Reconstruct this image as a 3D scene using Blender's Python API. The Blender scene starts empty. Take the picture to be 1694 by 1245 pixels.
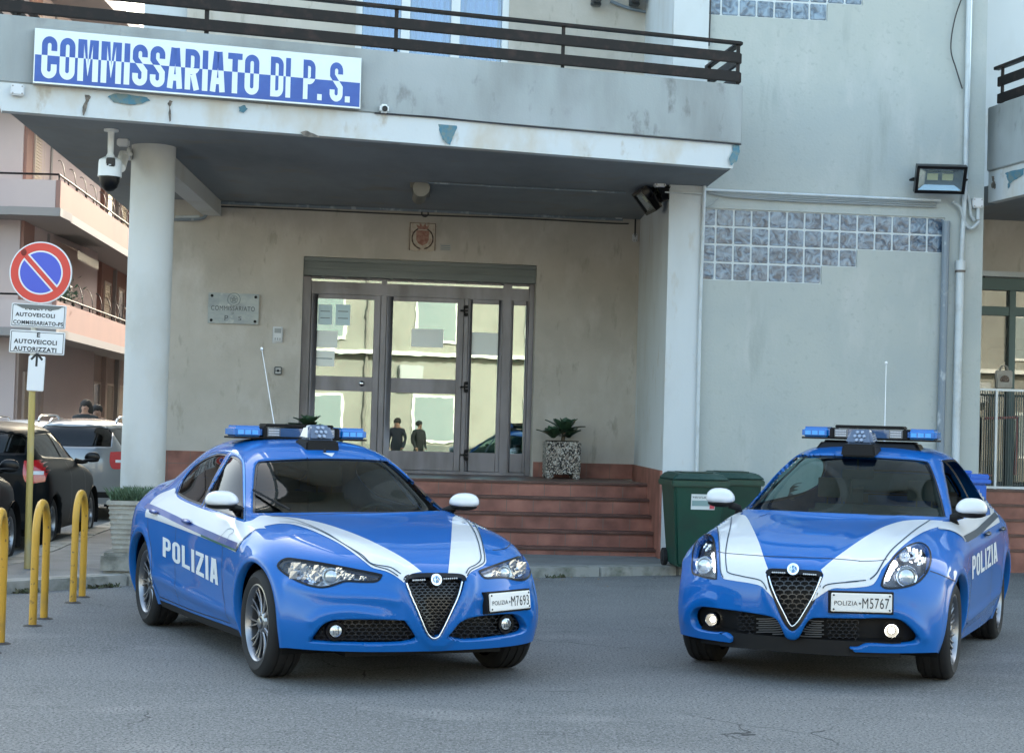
import bpy, bmesh, math, random
from mathutils import Vector, Matrix
from mathutils.bvhtree import BVHTree
from mathutils.geometry import tessellate_polygon
R = math.radians
random.seed(7)
# ---------------------------------------------------------------- camera
FPX = 2850.0; EYE = 1.60; IW, IH = 1694.0, 1245.0
HOR = 707.8
PITCH = math.atan((HOR-IH/2)/FPX); ROLL = R(1.6)
sc = bpy.context.scene
cam_d = bpy.data.cameras.new('camera'); cam = bpy.data.objects.new('camera', cam_d); sc.collection.objects.link(cam)
CM = Matrix.Translation((0, 0, EYE)) @ Matrix.Rotation(R(90)+PITCH, 4, 'X') @ Matrix.Rotation(ROLL, 4, 'Z')
cam.matrix_world = CM
cam_d.sensor_fit = 'HORIZONTAL'; cam_d.sensor_width = 36.0; cam_d.lens = 36.0*FPX/IW
cam_d.clip_start = 0.1; cam_d.clip_end = 2000
sc.camera = cam
# ---------------------------------------------------------------- light
SUN_EL, SUN_AZ = R(35), R(12)      # azimuth from +Y towards +X
w = bpy.data.worlds.new('World'); sc.world = w; w.use_nodes = True
wt = w.node_tree; bg = wt.nodes['Background']
sky = wt.nodes.new('ShaderNodeTexSky'); sky.sky_type = 'NISHITA'; sky.sun_disc = False
sky.sun_elevation = SUN_EL; sky.sun_rotation = SUN_AZ; sky.air_density = 1.0; sky.dust_density = 3.0; sky.ozone_density = .4
tint = wt.nodes.new('ShaderNodeMixRGB'); tint.blend_type = 'MULTIPLY'; tint.inputs[0].default_value = 1; tint.inputs[2].default_value = (1.01, .995, .85, 1)
wt.links.new(sky.outputs[0], tint.inputs[1]); wt.links.new(tint.outputs[0], bg.inputs[0]); bg.inputs[1].default_value = 0.15
sl = bpy.data.lights.new('sun', 'SUN'); sl.energy = 3.0; sl.angle = R(0.5); sl.color = (1.0, .93, .82)
so = bpy.data.objects.new('sun', sl); sc.collection.objects.link(so)
sv = Vector((math.sin(SUN_AZ)*math.cos(SUN_EL), math.cos(SUN_AZ)*math.cos(SUN_EL), math.sin(SUN_EL)))
so.rotation_euler = sv.to_track_quat('Z', 'Y').to_euler(); so.location = (0, 0, 60)
sc.view_settings.view_transform = 'Standard'; sc.view_settings.look = 'None'; sc.view_settings.gamma = 1
sc.view_settings.exposure = 2.62
try:
    sc.cycles.max_bounces = 8; sc.cycles.transparent_max_bounces = 12; sc.cycles.caustics_reflective = False; sc.cycles.caustics_refractive = False
except Exception: pass
# ---------------------------------------------------------------- projection helpers
C0 = Vector((0, 0, EYE)); CR = CM.to_3x3(); CRI = CR.inverted()
def ray(px, py):
    d = CR @ Vector(((px-IW/2)/FPX, (IH/2-py)/FPX, -1.0)); return d/d.y
def proj(p):
    q = CRI @ (Vector(p)-C0); return (IW/2+FPX*q.x/-q.z, IH/2-FPX*q.y/-q.z)
def at(px, py, Y): return C0+ray(px, py)*Y
def onz(px, py, z):
    d = ray(px, py); return C0+d*((z-EYE)/d.z)
class PL:
    """vertical plane: origin o (x,y), direction angle a from +X; s along, z up, d out towards the camera"""
    def __init__(s, x, y, a):
        s.o = Vector((x, y, 0)); s.a = a; s.t = Vector((math.cos(a), math.sin(a), 0)); s.n = Vector((math.sin(a), -math.cos(a), 0))
    def hit(s, px, py, d=0):
        r = ray(px, py); o = s.o+s.n*d-C0
        k = o.dot(s.n)/r.dot(s.n); p = C0+r*k
        return ((p-s.o).dot(s.t), p.z)
    def P(s, a, z, d=0): return s.o+s.t*a+s.n*d+Vector((0, 0, z))
    def px(s, px, py, d=0): a, z = s.hit(px, py, d); return s.P(a, z, d)
def pl_px(px, Y, deg):
    p = at(px, HOR, Y); return PL(p.x, p.y, R(deg))
# ---------------------------------------------------------------- scene helpers
col = sc.collection
def mesh(name, verts, faces, mat, parent=None, smooth=False):
    me = bpy.data.meshes.new(name); me.from_pydata([tuple(v) for v in verts], [], faces); me.update()
    return mobj(name, me, mat, parent, smooth)
def mobj(name, me, mat, parent=None, smooth=False):
    if mat is not None:
        for m in (mat if isinstance(mat, (list, tuple)) else [mat]): me.materials.append(m)
    if smooth:
        for p in me.polygons: p.use_smooth = True
    o = bpy.data.objects.new(name, me); col.objects.link(o)
    if parent: o.parent = parent
    return o
def tag(o, label, cat, group=None):
    if label: o['label'] = label
    if cat: o['category'] = cat
    if group: o['group'] = group
    return o
def empty(name, loc, label, cat, group=None, rz=0):
    o = bpy.data.objects.new(name, None); col.objects.link(o); o.location = loc; o.rotation_euler = (0, 0, rz); o.empty_display_size = .2
    return tag(o, label, cat, group)
def copy_tree(o, parent=None):
    c = o.copy(); col.objects.link(c); c.parent = parent
    for ch in list(o.children): copy_tree(ch, c)
    return c
class MB:
    """collects world- or local-space geometry into one mesh"""
    def __init__(s): s.v = []; s.f = []; s.m = []
    def add(s, vs, fs, mi=0):
        b = len(s.v); s.v += [Vector(v) for v in vs]; s.f += [tuple(b+i for i in f) for f in fs]; s.m += [mi]*len(fs)
    def box8(s, p, mi=0):   # 8 corners: bottom 4 ccw, top 4
        s.add(p, [(3,2,1,0),(4,5,6,7),(0,1,5,4),(1,2,6,5),(2,3,7,6),(3,0,4,7)], mi)
    def box(s, x0, x1, y0, y1, z0, z1, mi=0):
        s.box8([(x0,y0,z0),(x1,y0,z0),(x1,y1,z0),(x0,y1,z0),(x0,y0,z1),(x1,y0,z1),(x1,y1,z1),(x0,y1,z1)], mi)
    def pbox(s, pl, a0, a1, z0, z1, d0, d1, mi=0):   # d0 back, d1 front(out)
        P = pl.P; s.box8([P(a0,z0,d1),P(a1,z0,d1),P(a1,z0,d0),P(a0,z0,d0),P(a0,z1,d1),P(a1,z1,d1),P(a1,z1,d0),P(a0,z1,d0)], mi)
    def prism(s, pts, z0, z1, mi=0):  # xy polygon ccw
        n = len(pts); vs = [(p[0],p[1],z0) for p in pts]+[(p[0],p[1],z1) for p in pts]
        s.add(vs, [tuple(range(n-1,-1,-1)), tuple(range(n,2*n))]+[(i,(i+1)%n,n+(i+1)%n,n+i) for i in range(n)], mi)
    def tube(s, pts, r, n=10, mi=0, cap=True, closed=False):
        pts = [Vector(p) for p in pts]; m = len(pts); rs = r if isinstance(r, (list, tuple)) else [r]*m
        vs = []; ref = None
        for i, p in enumerate(pts):
            if closed: t = pts[(i+1) % m]-pts[i-1]
            else: t = pts[min(i+1, m-1)]-pts[max(i-1, 0)]
            t.normalize()
            if ref is None: ref = Vector((0,0,1)) if abs(t.z) < .9 else Vector((1,0,0))
            a = t.cross(ref)
            if a.length < 1e-4: a = t.cross(Vector((0,1,0)))
            a.normalize(); b = a.cross(t).normalized(); ref = b
            for k in range(n):
                an = 2*math.pi*k/n; vs.append(p+(a*math.cos(an)+b*math.sin(an))*rs[i])
        fs = []
        for i in range(m if closed else m-1):
            j = (i+1) % m
            for k in range(n): fs.append((i*n+k, i*n+(k+1)%n, j*n+(k+1)%n, j*n+k))
        if cap and not closed: fs += [tuple(range(n-1,-1,-1)), tuple(range((m-1)*n, m*n))]
        s.add(vs, fs, mi)
    def lathe(s, prof, M=None, n=32, mi=0, close=False):  # prof [(r,h)] about local Z, M places
        M = M or Matrix(); vs = []; k = len(prof)
        for i in range(n):
            a = 2*math.pi*i/n
            for r, h in prof: vs.append(M @ Vector((r*math.cos(a), r*math.sin(a), h)))
        fs = []
        for i in range(n):
            j = (i+1) % n
            for q in range(k if close else k-1):
                q2 = (q+1) % k; fs.append((i*k+q, j*k+q, j*k+q2, i*k+q2))
        s.add(vs, fs, mi)
    def build(s, name, mat, parent=None, smooth=False, bevel=0, seg=2, angle=35):
        me = bpy.data.meshes.new(name); me.from_pydata([tuple(v) for v in s.v], [], s.f); me.update()
        o = mobj(name, me, mat, parent)
        if isinstance(mat, (list, tuple)):
            for p, m in zip(me.polygons, s.m): p.material_index = m
        bm = bmesh.new(); bm.from_mesh(me); bmesh.ops.remove_doubles(bm, verts=bm.verts, dist=1e-5)
        bmesh.ops.recalc_face_normals(bm, faces=bm.faces)
        if bevel:
            es = [e for e in bm.edges if len(e.link_faces) == 2 and e.calc_face_angle(0) > R(40)]
            try: bmesh.ops.bevel(bm, geom=es, offset=bevel, segments=seg, affect='EDGES', clamp_overlap=True)
            except Exception: pass
        if smooth or bevel:
            for f in bm.faces: f.smooth = True
            for e in bm.edges:
                e.smooth = not (len(e.link_faces) == 2 and e.calc_face_angle(0) > R(angle))
        bm.to_mesh(me); bm.free(); return o
def ell(c, rx, ry, rz, n=16, m=10):
    vs = []; fs = []
    for i in range(m+1):
        ph = math.pi*i/m
        for k in range(n):
            a = 2*math.pi*k/n; vs.append((c[0]+rx*math.sin(ph)*math.cos(a), c[1]+ry*math.sin(ph)*math.sin(a), c[2]+rz*math.cos(ph)))
    for i in range(m):
        for k in range(n): fs.append((i*n+k, i*n+(k+1)%n, (i+1)*n+(k+1)%n, (i+1)*n+k))
    return vs, fs
# ---------------------------------------------------------------- materials
MATS = {}
def pmat(name, color, rough=.6, metal=0, noise=None, bump=None, coat=0, spec=None, emit=None, trans=0, alpha=None, ior=None):
    """noise = list of (scale, detail, lo, hi, darker colour, stretch) ; bump=(scale,strength,dist)"""
    if name in MATS: return MATS[name]
    m = bpy.data.materials.new(name); m.use_nodes = True; nt = m.node_tree; b = nt.nodes['Principled BSDF']
    b.inputs['Base Color'].default_value = (*color, 1); b.inputs['Roughness'].default_value = rough; b.inputs['Metallic'].default_value = metal
    if coat: b.inputs['Coat Weight'].default_value = coat; b.inputs['Coat Roughness'].default_value = .03
    if spec is not None: b.inputs['Specular IOR Level'].default_value = spec
    if trans: b.inputs['Transmission Weight'].default_value = trans
    if ior: b.inputs['IOR'].default_value = ior
    if emit: b.inputs['Emission Color'].default_value = (*emit[0], 1); b.inputs['Emission Strength'].default_value = emit[1]
    geo = None
    if noise or bump: geo = nt.nodes.new('ShaderNodeTexCoord')
    cur = None
    for (scl, det, lo, hi, c2, st) in (noise or []):
        mp = nt.nodes.new('ShaderNodeMapping'); mp.inputs['Scale'].default_value = st; nt.links.new(geo.outputs['Object'], mp.inputs[0])
        nz = nt.nodes.new('ShaderNodeTexNoise'); nz.inputs['Scale'].default_value = scl; nz.inputs['Detail'].default_value = det; nz.inputs['Roughness'].default_value = .6
        nt.links.new(mp.outputs[0], nz.inputs['Vector'])
        rp = nt.nodes.new('ShaderNodeMapRange'); rp.inputs['From Min'].default_value = lo; rp.inputs['From Max'].default_value = hi; rp.clamp = True
        nt.links.new(nz.outputs['Fac'], rp.inputs['Value'])
        mx = nt.nodes.new('ShaderNodeMixRGB'); nt.links.new(rp.outputs[0], mx.inputs[0])
        if cur is None: mx.inputs[1].default_value = (*color, 1)
        else: nt.links.new(cur, mx.inputs[1])
        mx.inputs[2].default_value = (*c2, 1); cur = mx.outputs[0]
    if cur: nt.links.new(cur, b.inputs['Base Color'])
    if bump:
        nz = nt.nodes.new('ShaderNodeTexNoise'); nz.inputs['Scale'].default_value = bump[0]; nz.inputs['Detail'].default_value = 6
        nt.links.new(geo.outputs['Object'], nz.inputs['Vector'])
        bp = nt.nodes.new('ShaderNodeBump'); bp.inputs['Strength'].default_value = bump[1]; bp.inputs['Distance'].default_value = bump[2]
        nt.links.new(nz.outputs['Fac'], bp.inputs['Height']); nt.links.new(bp.outputs[0], b.inputs['Normal'])
    MATS[name] = m; return m
def glassmat(name, tint, refl=.12, rough=.0, through=.6, wavy=0):
    """window glass: tinted see-through + mirror reflection with fresnel"""
    if name in MATS: return MATS[name]
    m = bpy.data.materials.new(name); m.use_nodes = True; nt = m.node_tree; nt.nodes.clear()
    out = nt.nodes.new('ShaderNodeOutputMaterial'); mx = nt.nodes.new('ShaderNodeMixShader')
    tr = nt.nodes.new('ShaderNodeBsdfTransparent'); tr.inputs[0].default_value = tuple(t*through for t in tint)+(1,)
    gl = nt.nodes.new('ShaderNodeBsdfGlossy'); gl.inputs['Roughness'].default_value = rough; gl.inputs['Color'].default_value = (1,1,1,1)
    if wavy:
        tc = nt.nodes.new('ShaderNodeTexCoord'); nz = nt.nodes.new('ShaderNodeTexNoise'); nz.inputs['Scale'].default_value = 1.6; nz.inputs['Detail'].default_value = 3; nt.links.new(tc.outputs['Object'], nz.inputs[0])
        bp = nt.nodes.new('ShaderNodeBump'); bp.inputs['Strength'].default_value = 1; bp.inputs['Distance'].default_value = wavy; nt.links.new(nz.outputs['Fac'], bp.inputs['Height']); nt.links.new(bp.outputs[0], gl.inputs['Normal'])
    lw = nt.nodes.new('ShaderNodeLayerWeight'); lw.inputs[0].default_value = .25
    mr = nt.nodes.new('ShaderNodeMapRange'); mr.inputs['To Min'].default_value = refl; mr.inputs['To Max'].default_value = 1.0
    nt.links.new(lw.outputs['Facing'], mr.inputs['Value'])
    pw = nt.nodes.new('ShaderNodeMath'); pw.operation = 'POWER'; pw.inputs[1].default_value = 3.0; nt.links.new(lw.outputs['Facing'], pw.inputs[0]); nt.links.new(pw.outputs[0], mr.inputs['Value'])
    nt.links.new(mr.outputs[0], mx.inputs[0]); nt.links.new(tr.outputs[0], mx.inputs[1]); nt.links.new(gl.outputs[0], mx.inputs[2]); nt.links.new(mx.outputs[0], out.inputs[0])
    MATS[name] = m; return m
one = (1,1,1)
plastic_black = pmat('black_plastic', (.005,.005,.0055), .6, spec=.25)
gloss_black = pmat('gloss_black', (.004,.004,.005), .28, spec=.3)
rubber = pmat('rubber', (.011,.011,.012), .85, bump=(60,.3,.002))
chrome = pmat('chrome', (.75,.76,.78), .12, 1)
alu = pmat('alloy', (.27,.28,.30), .33, 1)
white_plastic = pmat('white_plastic', (.72,.74,.74), .35)
# ---------------------------------------------------------------- text
def text2d(s, bold=.02, spacing=1.0):
    cu = bpy.data.curves.new('txt', 'FONT'); cu.body = s; cu.size = 1; cu.offset = bold; cu.space_character = spacing; cu.resolution_u = 4
    o = bpy.data.objects.new('txt', cu); col.objects.link(o); dg = bpy.context.evaluated_depsgraph_get(); dg.update()
    me = bpy.data.meshes.new_from_object(o.evaluated_get(dg))
    vs = [Vector((v.co.x, v.co.y)) for v in me.vertices]; fs = [tuple(p.vertices) for p in me.polygons]
    bpy.data.objects.remove(o); bpy.data.curves.remove(cu); bpy.data.meshes.remove(me)
    x0 = min(v.x for v in vs); x1 = max(v.x for v in vs); y0 = min(v.y for v in vs); y1 = max(v.y for v in vs)
    return [((v.x-x0)/(x1-x0), (v.y-y0)/(y1-y0)) for v in vs], fs     # normalised to the unit square
# block letters: stroke paths in a unit-high box (condensed sign lettering)
def _rr(w, r, a, b):   # rounded rectangle path from corner list
    return None
def arcp(cx, cy, rx, ry, a0, a1, n=6): return [(cx+rx*math.cos(R(a0+(a1-a0)*i/n)), cy+ry*math.sin(R(a0+(a1-a0)*i/n))) for i in range(n+1)]
def glyph(c, w=.42, s=.15):
    h = s/2; l, r, b, t = h, w-h, h, 1-h; q = min(.14, (r-l)/2); m = .5
    if c == 'C': return [(0, [(r,.66)]+arcp(r-q, t-q, q, q, 0, 90)+arcp(l+q, t-q, q, q, 90, 180)+arcp(l+q, b+q, q, q, 180, 270)+arcp(r-q, b+q, q, q, 270, 360)+[(r,.34)])]
    if c == 'O': return [(1, arcp(r-q, t-q, q, q, 0, 90)+arcp(l+q, t-q, q, q, 90, 180)+arcp(l+q, b+q, q, q, 180, 270)+arcp(r-q, b+q, q, q, 270, 360))]
    if c == 'D': return [(1, arcp(r-q, t-q, q, q, 0, 90)+[(l,t),(l,b)]+arcp(r-q, b+q, q, q, 270, 360))]
    if c == 'I': return [(0, [(h,0),(h,1)])]
    if c == 'M': return [(0, [(l,0),(l,1)]), (0, [(w*1.35-h,1),(w*1.35-h,0)]), (2, [(s,1),(w*.675,.18),(w*.675,.0),(w*.675,.0)]), ]
    if c == 'S': return [(0, [(r,.70)]+arcp(r-q, t-q, q, q, 0, 90)+arcp(l+q, t-q, q, q, 90, 180)+[(l,.66),(r,.36)]+arcp(r-q, b+q, q, q, 0, -90)+arcp(l+q, b+q, q, q, 270, 180)+[(l,.30)])]
    if c == 'A': return [(0, [(h*.9,0),(w*.40,1)]), (0, [(w-h*.9,0),(w*.60,1)]), (0, [(w*.40,.27),(w*.60,.27)])]
    if c == 'P': return [(0, [(h,0),(h,1)]), (0, [(s,t)]+arcp(r-q, t-q, q, q, 90, 0)+arcp(r-q, .46+q, q, q, 0, -90)+[(s,.46)])]
    if c == 'R': return [(0, [(h,0),(h,1)]), (0, [(s,t)]+arcp(r-q, t-q, q, q, 90, 0)+arcp(r-q, .46+q, q, q, 0, -90)+[(s,.46)]), (0, [(w*.55,.46-h),(r,0)])]
    if c == 'T': return [(0, [(0,t),(w,t)]), (0, [(w/2,0),(w/2,1-s)])]
    if c == 'L': return [(0, [(h,1),(h,0)]), (0, [(s,h),(w,h)])]
    if c == 'Z': return [(0, [(0,t),(w,t)]), (0, [(w-h*1.1,1-s),(h*1.1,s)]), (0, [(0,h),(w,h)])]
    if c == '.': return [(0, [(h,0),(h,s)])]
    return []
def block2d(txt, s=.15, gap=.09, w=.42):
    V = []; F = []; x = 0
    for c in txt:
        if c == ' ': x += .3; continue
        wd = {'I': s, '.': s, 'M': w*1.35}.get(c, w)
        for kind, P in glyph(c, w, s):
            if kind == 2:   # M wedge: two diagonals
                w3 = w*1.35
                for (a, b2) in (((s*.9,1),(w3/2,.12)), ((w3-s*.9,1),(w3/2,.12))):
                    sg_ = 1 if a[0] < b2[0] else -1; b0 = len(V)
                    V += [(x+a[0], 1.), (x+a[0]+sg_*s*.62, 1.), (x+w3/2, .12+s*1.6), (x+w3/2, .12)]; F.append((b0, b0+1, b0+2, b0+3))
                continue
            P = [Vector(p) for i, p in enumerate(P) if i == 0 or (Vector(p)-Vector(P[i-1])).length > .004]; n = len(P); b0 = len(V)
            for i in range(n):
                if kind == 1: e1 = (P[i]-P[i-1]).normalized(); e2 = (P[(i+1) % n]-P[i]).normalized()
                else: e1 = (P[i]-P[i-1]).normalized() if i else (P[1]-P[0]).normalized(); e2 = (P[i+1]-P[i]).normalized() if i < n-1 else e1
                n1 = Vector((-e1.y, e1.x)); n2 = Vector((-e2.y, e2.x)); m = (n1+n2).normalized(); k = s/2/max(.5, m.dot(n1))
                V += [(x+(P[i]+m*k).x, (P[i]+m*k).y), (x+(P[i]-m*k).x, (P[i]-m*k).y)]
            for i in range(n if kind == 1 else n-1):
                j = (i+1) % n; F.append((b0+2*i, b0+2*i+1, b0+2*j+1, b0+2*j))
        x += wd+gap
    x -= gap
    return [(max(0, min(1, a/x)), b) for a, b in V], F
def flat_text(name, s, origin, right, up, w, h, mat, parent, bold=.02, spacing=1.0, off=None, slant=0):
    vs, fs = text2d(s, bold, spacing); n = right.cross(up).normalized()*(.002 if off is None else off)
    o = mesh(name, [origin+right*(w*x+slant*y)+up*(h*y)+n for x, y in vs], fs, mat, parent); return o
def spline(pts, n=8, closed=False):
    """Catmull-Rom through 2D/3D points; a point given twice is a corner"""
    out = []; m = len(pts); pts = [Vector(p) for p in pts]
    rng = range(m if closed else m-1)
    for i in rng:
        p1 = pts[i]; p2 = pts[(i+1) % m]
        if (p2-p1).length < 1e-6: continue
        p0 = pts[i-1] if (i > 0 or closed) else p1; p3 = pts[(i+2) % m] if (i+2 < m or closed) else p2
        if (p0-p1).length < 1e-6: p0 = p1
        if (p3-p2).length < 1e-6: p3 = p2
        for k in range(n):
            t = k/n; out.append(.5*((2*p1)+(p2-p0)*t+(2*p0-5*p1+4*p2-p3)*t*t+(3*p1-p0-3*p2+p3)*t**3))
    if not closed: out.append(pts[-1])
    return out
# ---------------------------------------------------------------- materials of the place
asphalt = pmat('asphalt', (.122,.123,.120), .9, noise=[(.45,5,.42,.62,(.158,.158,.153),(1,1.3,1)), (.9,6,.54,.66,(.215,.21,.20),(1,1.8,1)), (1.7,6,.58,.72,(.065,.067,.068),(1,1.4,1)), (.28,3,.50,.60,(.165,.165,.16),(1,2.2,1)), (28,4,.45,.62,(.185,.187,.185),one), (60,3,.50,.60,(.055,.057,.058),one), (75,2,.62,.66,(.32,.32,.31),one)], bump=(60,.7,.008))
def add_cracks(m, scale, width, dark):
    nt = m.node_tree; b = nt.nodes['Principled BSDF']; src = b.inputs['Base Color'].links[0].from_socket
    tc = nt.nodes.new('ShaderNodeTexCoord'); nz = nt.nodes.new('ShaderNodeTexNoise'); nz.inputs['Scale'].default_value = 2.5; nz.inputs['Detail'].default_value = 6
    vm = nt.nodes.new('ShaderNodeVectorMath'); vm.operation = 'MULTIPLY_ADD'; vm.inputs[1].default_value = (.35,.35,.35); nt.links.new(tc.outputs['Object'], nz.inputs[0]); nt.links.new(nz.outputs['Color'], vm.inputs[0]); nt.links.new(tc.outputs['Object'], vm.inputs[2])
    vo = nt.nodes.new('ShaderNodeTexVoronoi'); vo.feature = 'DISTANCE_TO_EDGE'; vo.inputs['Scale'].default_value = scale; nt.links.new(vm.outputs[0], vo.inputs[0])
    mr = nt.nodes.new('ShaderNodeMapRange'); mr.inputs['From Min'].default_value = width; mr.inputs['From Max'].default_value = width*.3; nt.links.new(vo.outputs['Distance'], mr.inputs[0])
    n2 = nt.nodes.new('ShaderNodeTexNoise'); n2.inputs['Scale'].default_value = .6; nt.links.new(tc.outputs['Object'], n2.inputs[0]); m2 = nt.nodes.new('ShaderNodeMapRange'); m2.inputs['From Min'].default_value = .56; m2.inputs['From Max'].default_value = .66; nt.links.new(n2.outputs[0], m2.inputs[0])
    mu = nt.nodes.new('ShaderNodeMath'); mu.operation = 'MULTIPLY'; nt.links.new(mr.outputs[0], mu.inputs[0]); nt.links.new(m2.outputs[0], mu.inputs[1])
    mx = nt.nodes.new('ShaderNodeMixRGB'); mx.inputs[2].default_value = (*dark, 1); nt.links.new(mu.outputs[0], mx.inputs[0]); nt.links.new(src, mx.inputs[1]); nt.links.new(mx.outputs[0], b.inputs['Base Color'])
add_cracks(asphalt, .8, .007, (.03,.031,.032))
pave = pmat('pavement', (.17,.175,.175), .85, noise=[(3,5,.4,.7,(.11,.115,.115),one), (60,2,.5,.75,(.22,.22,.21),one)], bump=(60,.3,.003))
kerbm = pmat('kerb_stone', (.26,.26,.24), .85, noise=[(6,5,.45,.7,(.12,.125,.10),one), (1.8,4,.5,.6,(.32,.31,.28),one)], bump=(30,.5,.006))
plaster_beige = pmat('plaster_beige', (.50,.465,.415), .9, noise=[(.9,5,.42,.68,(.41,.38,.335),one), (2.6,6,.5,.72,(.56,.53,.49),(1,1,.5)), (7,5,.60,.70,(.38,.35,.30),(1,1,.3))], bump=(30,.5,.005))
plaster_grey = pmat('plaster_grey', (.42,.45,.43), .9, noise=[(.7,5,.42,.7,(.37,.41,.41),one), (2.2,6,.52,.72,(.47,.49,.475),(1,1,.35)), (1.6,6,.60,.72,(.33,.36,.345),(1.4,1,.25)), (14,5,.58,.7,(.37,.40,.385),one)], bump=(32,.5,.005))
plaster_white = pmat('plaster_white', (.56,.60,.62), .9, noise=[(.8,5,.45,.7,(.48,.50,.50),(1,1,.5)), (5,4,.6,.75,(.45,.42,.36),(1,1,.3))], bump=(40,.2,.003))
fascia_w = pmat('fascia_paint', (.62,.66,.68), .85, noise=[(1.5,5,.48,.66,(.55,.52,.46),(1,1,.6)), (4,5,.6,.72,(.44,.39,.32),(1,1,.5))], bump=(30,.3,.003))
concrete = pmat('parapet_concrete', (.34,.37,.37), .92, noise=[(1.3,6,.42,.66,(.25,.265,.26),(1,1,.25)), (5,6,.58,.72,(.18,.185,.18),(1,1,.5)), (.5,3,.45,.65,(.40,.43,.44),one)], bump=(40,.4,.004))
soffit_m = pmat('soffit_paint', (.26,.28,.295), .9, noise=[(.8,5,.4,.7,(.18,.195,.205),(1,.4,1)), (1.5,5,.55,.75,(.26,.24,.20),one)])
column_m = pmat('column_plaster', (.58,.59,.58), .9, noise=[(1.2,5,.45,.7,(.50,.49,.45),(1,1,.6)), (14,4,.6,.75,(.58,.58,.55),one)], bump=(40,.25,.003))
frame_m = pmat('bronze_aluminium', (.20,.195,.215), .38, .2, noise=[(3,3,.4,.7,(.11,.105,.11),(1,1,.3))])
shutter_m = pmat('shutter_box', (.15,.17,.17), .5, .3, noise=[(2,4,.4,.7,(.10,.12,.12),(.3,1,3))])
railm = pmat('rail_brown', (.010,.008,.008), .5, spec=.25, noise=[(8,4,.5,.7,(.03,.018,.016),one)])
blue_peel = pmat('exposed_blue', (.08,.20,.27), .8, noise=[(12,5,.45,.6,(.16,.22,.22),one)])
old_plaster = pmat('broken_plaster', (.22,.19,.16), .95, noise=[(20,5,.4,.6,(.10,.09,.08),one)])
pipe_w = pmat('pipe_white', (.52,.57,.60), .45, noise=[(4,4,.5,.7,(.42,.45,.46),one)])
pipe_g = pmat('pipe_grey', (.20,.24,.28), .55, noise=[(7,5,.55,.66,(.42,.46,.5),(1,1,.5))])
conduit = pmat('conduit_grey', (.40,.44,.46), .5)
cable_m = pmat('cable_black', (.03,.03,.032), .6)
box_w = pmat('box_white', (.62,.64,.66), .4)
doorglass = glassmat('door_glass', (.50,.85,.74), .27, .002, .9, .0005)
gl2 = glassmat('shop_glass', (.45,.75,.78), .12, 0, .5)
sidem = {}
def tile_mat():
    m = bpy.data.materials.new('red_tiles'); m.use_nodes = True; nt = m.node_tree; b = nt.nodes['Principled BSDF']; b.inputs['Roughness'].default_value = .5
    tc = nt.nodes.new('ShaderNodeTexCoord'); mp = nt.nodes.new('ShaderNodeMapping'); mp.inputs['Rotation'].default_value = (0, 0, 0)
    n = nt.nodes.new('ShaderNodeTexNoise'); n.inputs['Scale'].default_value = 3.5; n.inputs['Detail'].default_value = 5
    nt.links.new(tc.outputs['Object'], n.inputs[0])
    r = nt.nodes.new('ShaderNodeValToRGB'); r.color_ramp.elements[0].position = .3; r.color_ramp.elements[0].color = (.15,.055,.04,1); r.color_ramp.elements[1].position = .72; r.color_ramp.elements[1].color = (.36,.15,.11,1)
    nt.links.new(n.outputs['Fac'], r.inputs[0]); nt.links.new(r.outputs[0], b.inputs['Base Color']); return m
tiles = tile_mat(); grout = pmat('grout', (.16,.13,.11), .9)
nosing = pmat('tile_nosing', (.075,.035,.03), .4, noise=[(5,4,.4,.7,(.14,.07,.055),one)])
# ---------------------------------------------------------------- key planes
def pt(px, Y, z=0): p = at(px, HOR, Y); return Vector((p.x, p.y, z))
A6 = 6.0
G = pl_px(1363, 20.80, A6)            # grey wall, pier front
B = pl_px(700, 23.65, A6+1.0)         # recessed entrance wall
_l = at(0, 180, 16.76); _r = at(1210, 277, 19.15)
CAN = PL(_l.x, _l.y, math.atan2(_r.y-_l.y, _r.x-_l.x))     # canopy front line
SOF = 4.56; PAR = 5.47; WALK = .10; LAND = .94; ROOF = 23.0  # ROOF: unseen top, raised to keep bright sky out of the windscreens
ctr = lambda: sc
# ---------------------------------------------------------------- ground
g = MB(); n = 60
xs = [-400+ i*40 for i in range(21)]
g.add([(-400,-300,0),(400,-300,0),(400,600,0),(-400,600,0)], [(0,1,2,3)]); o = g.build('road', asphalt); o['kind'] = 'structure'
sw = [(-3.6,16.45),(1.03,18.98),(6.4,21.85),(14,26),(14,60),(-8.2,60),(-6.75,43),(-5.66,23.9),(-5.2,17.6),(-5.5,15.9),(-5.15,15.15),(-4.6,15.25)]
def inset(pts, d):
    out = []
    for i in range(len(pts)):
        a = Vector(pts[i-1]); b = Vector(pts[i]); c = Vector(pts[(i+1) % len(pts)])
        e1 = (b-a).normalized(); e2 = (c-b).normalized(); n1 = Vector((-e1.y, e1.x)); n2 = Vector((-e2.y, e2.x)); nn = (n1+n2).normalized(); out.append(b+nn*d/max(.4, nn.dot(n1)))
    return [tuple(v) for v in out]
s = MB(); s.prism(inset(sw, .30), -.05, WALK); o = s.build('pavement', pave); o['kind'] = 'structure'
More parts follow.
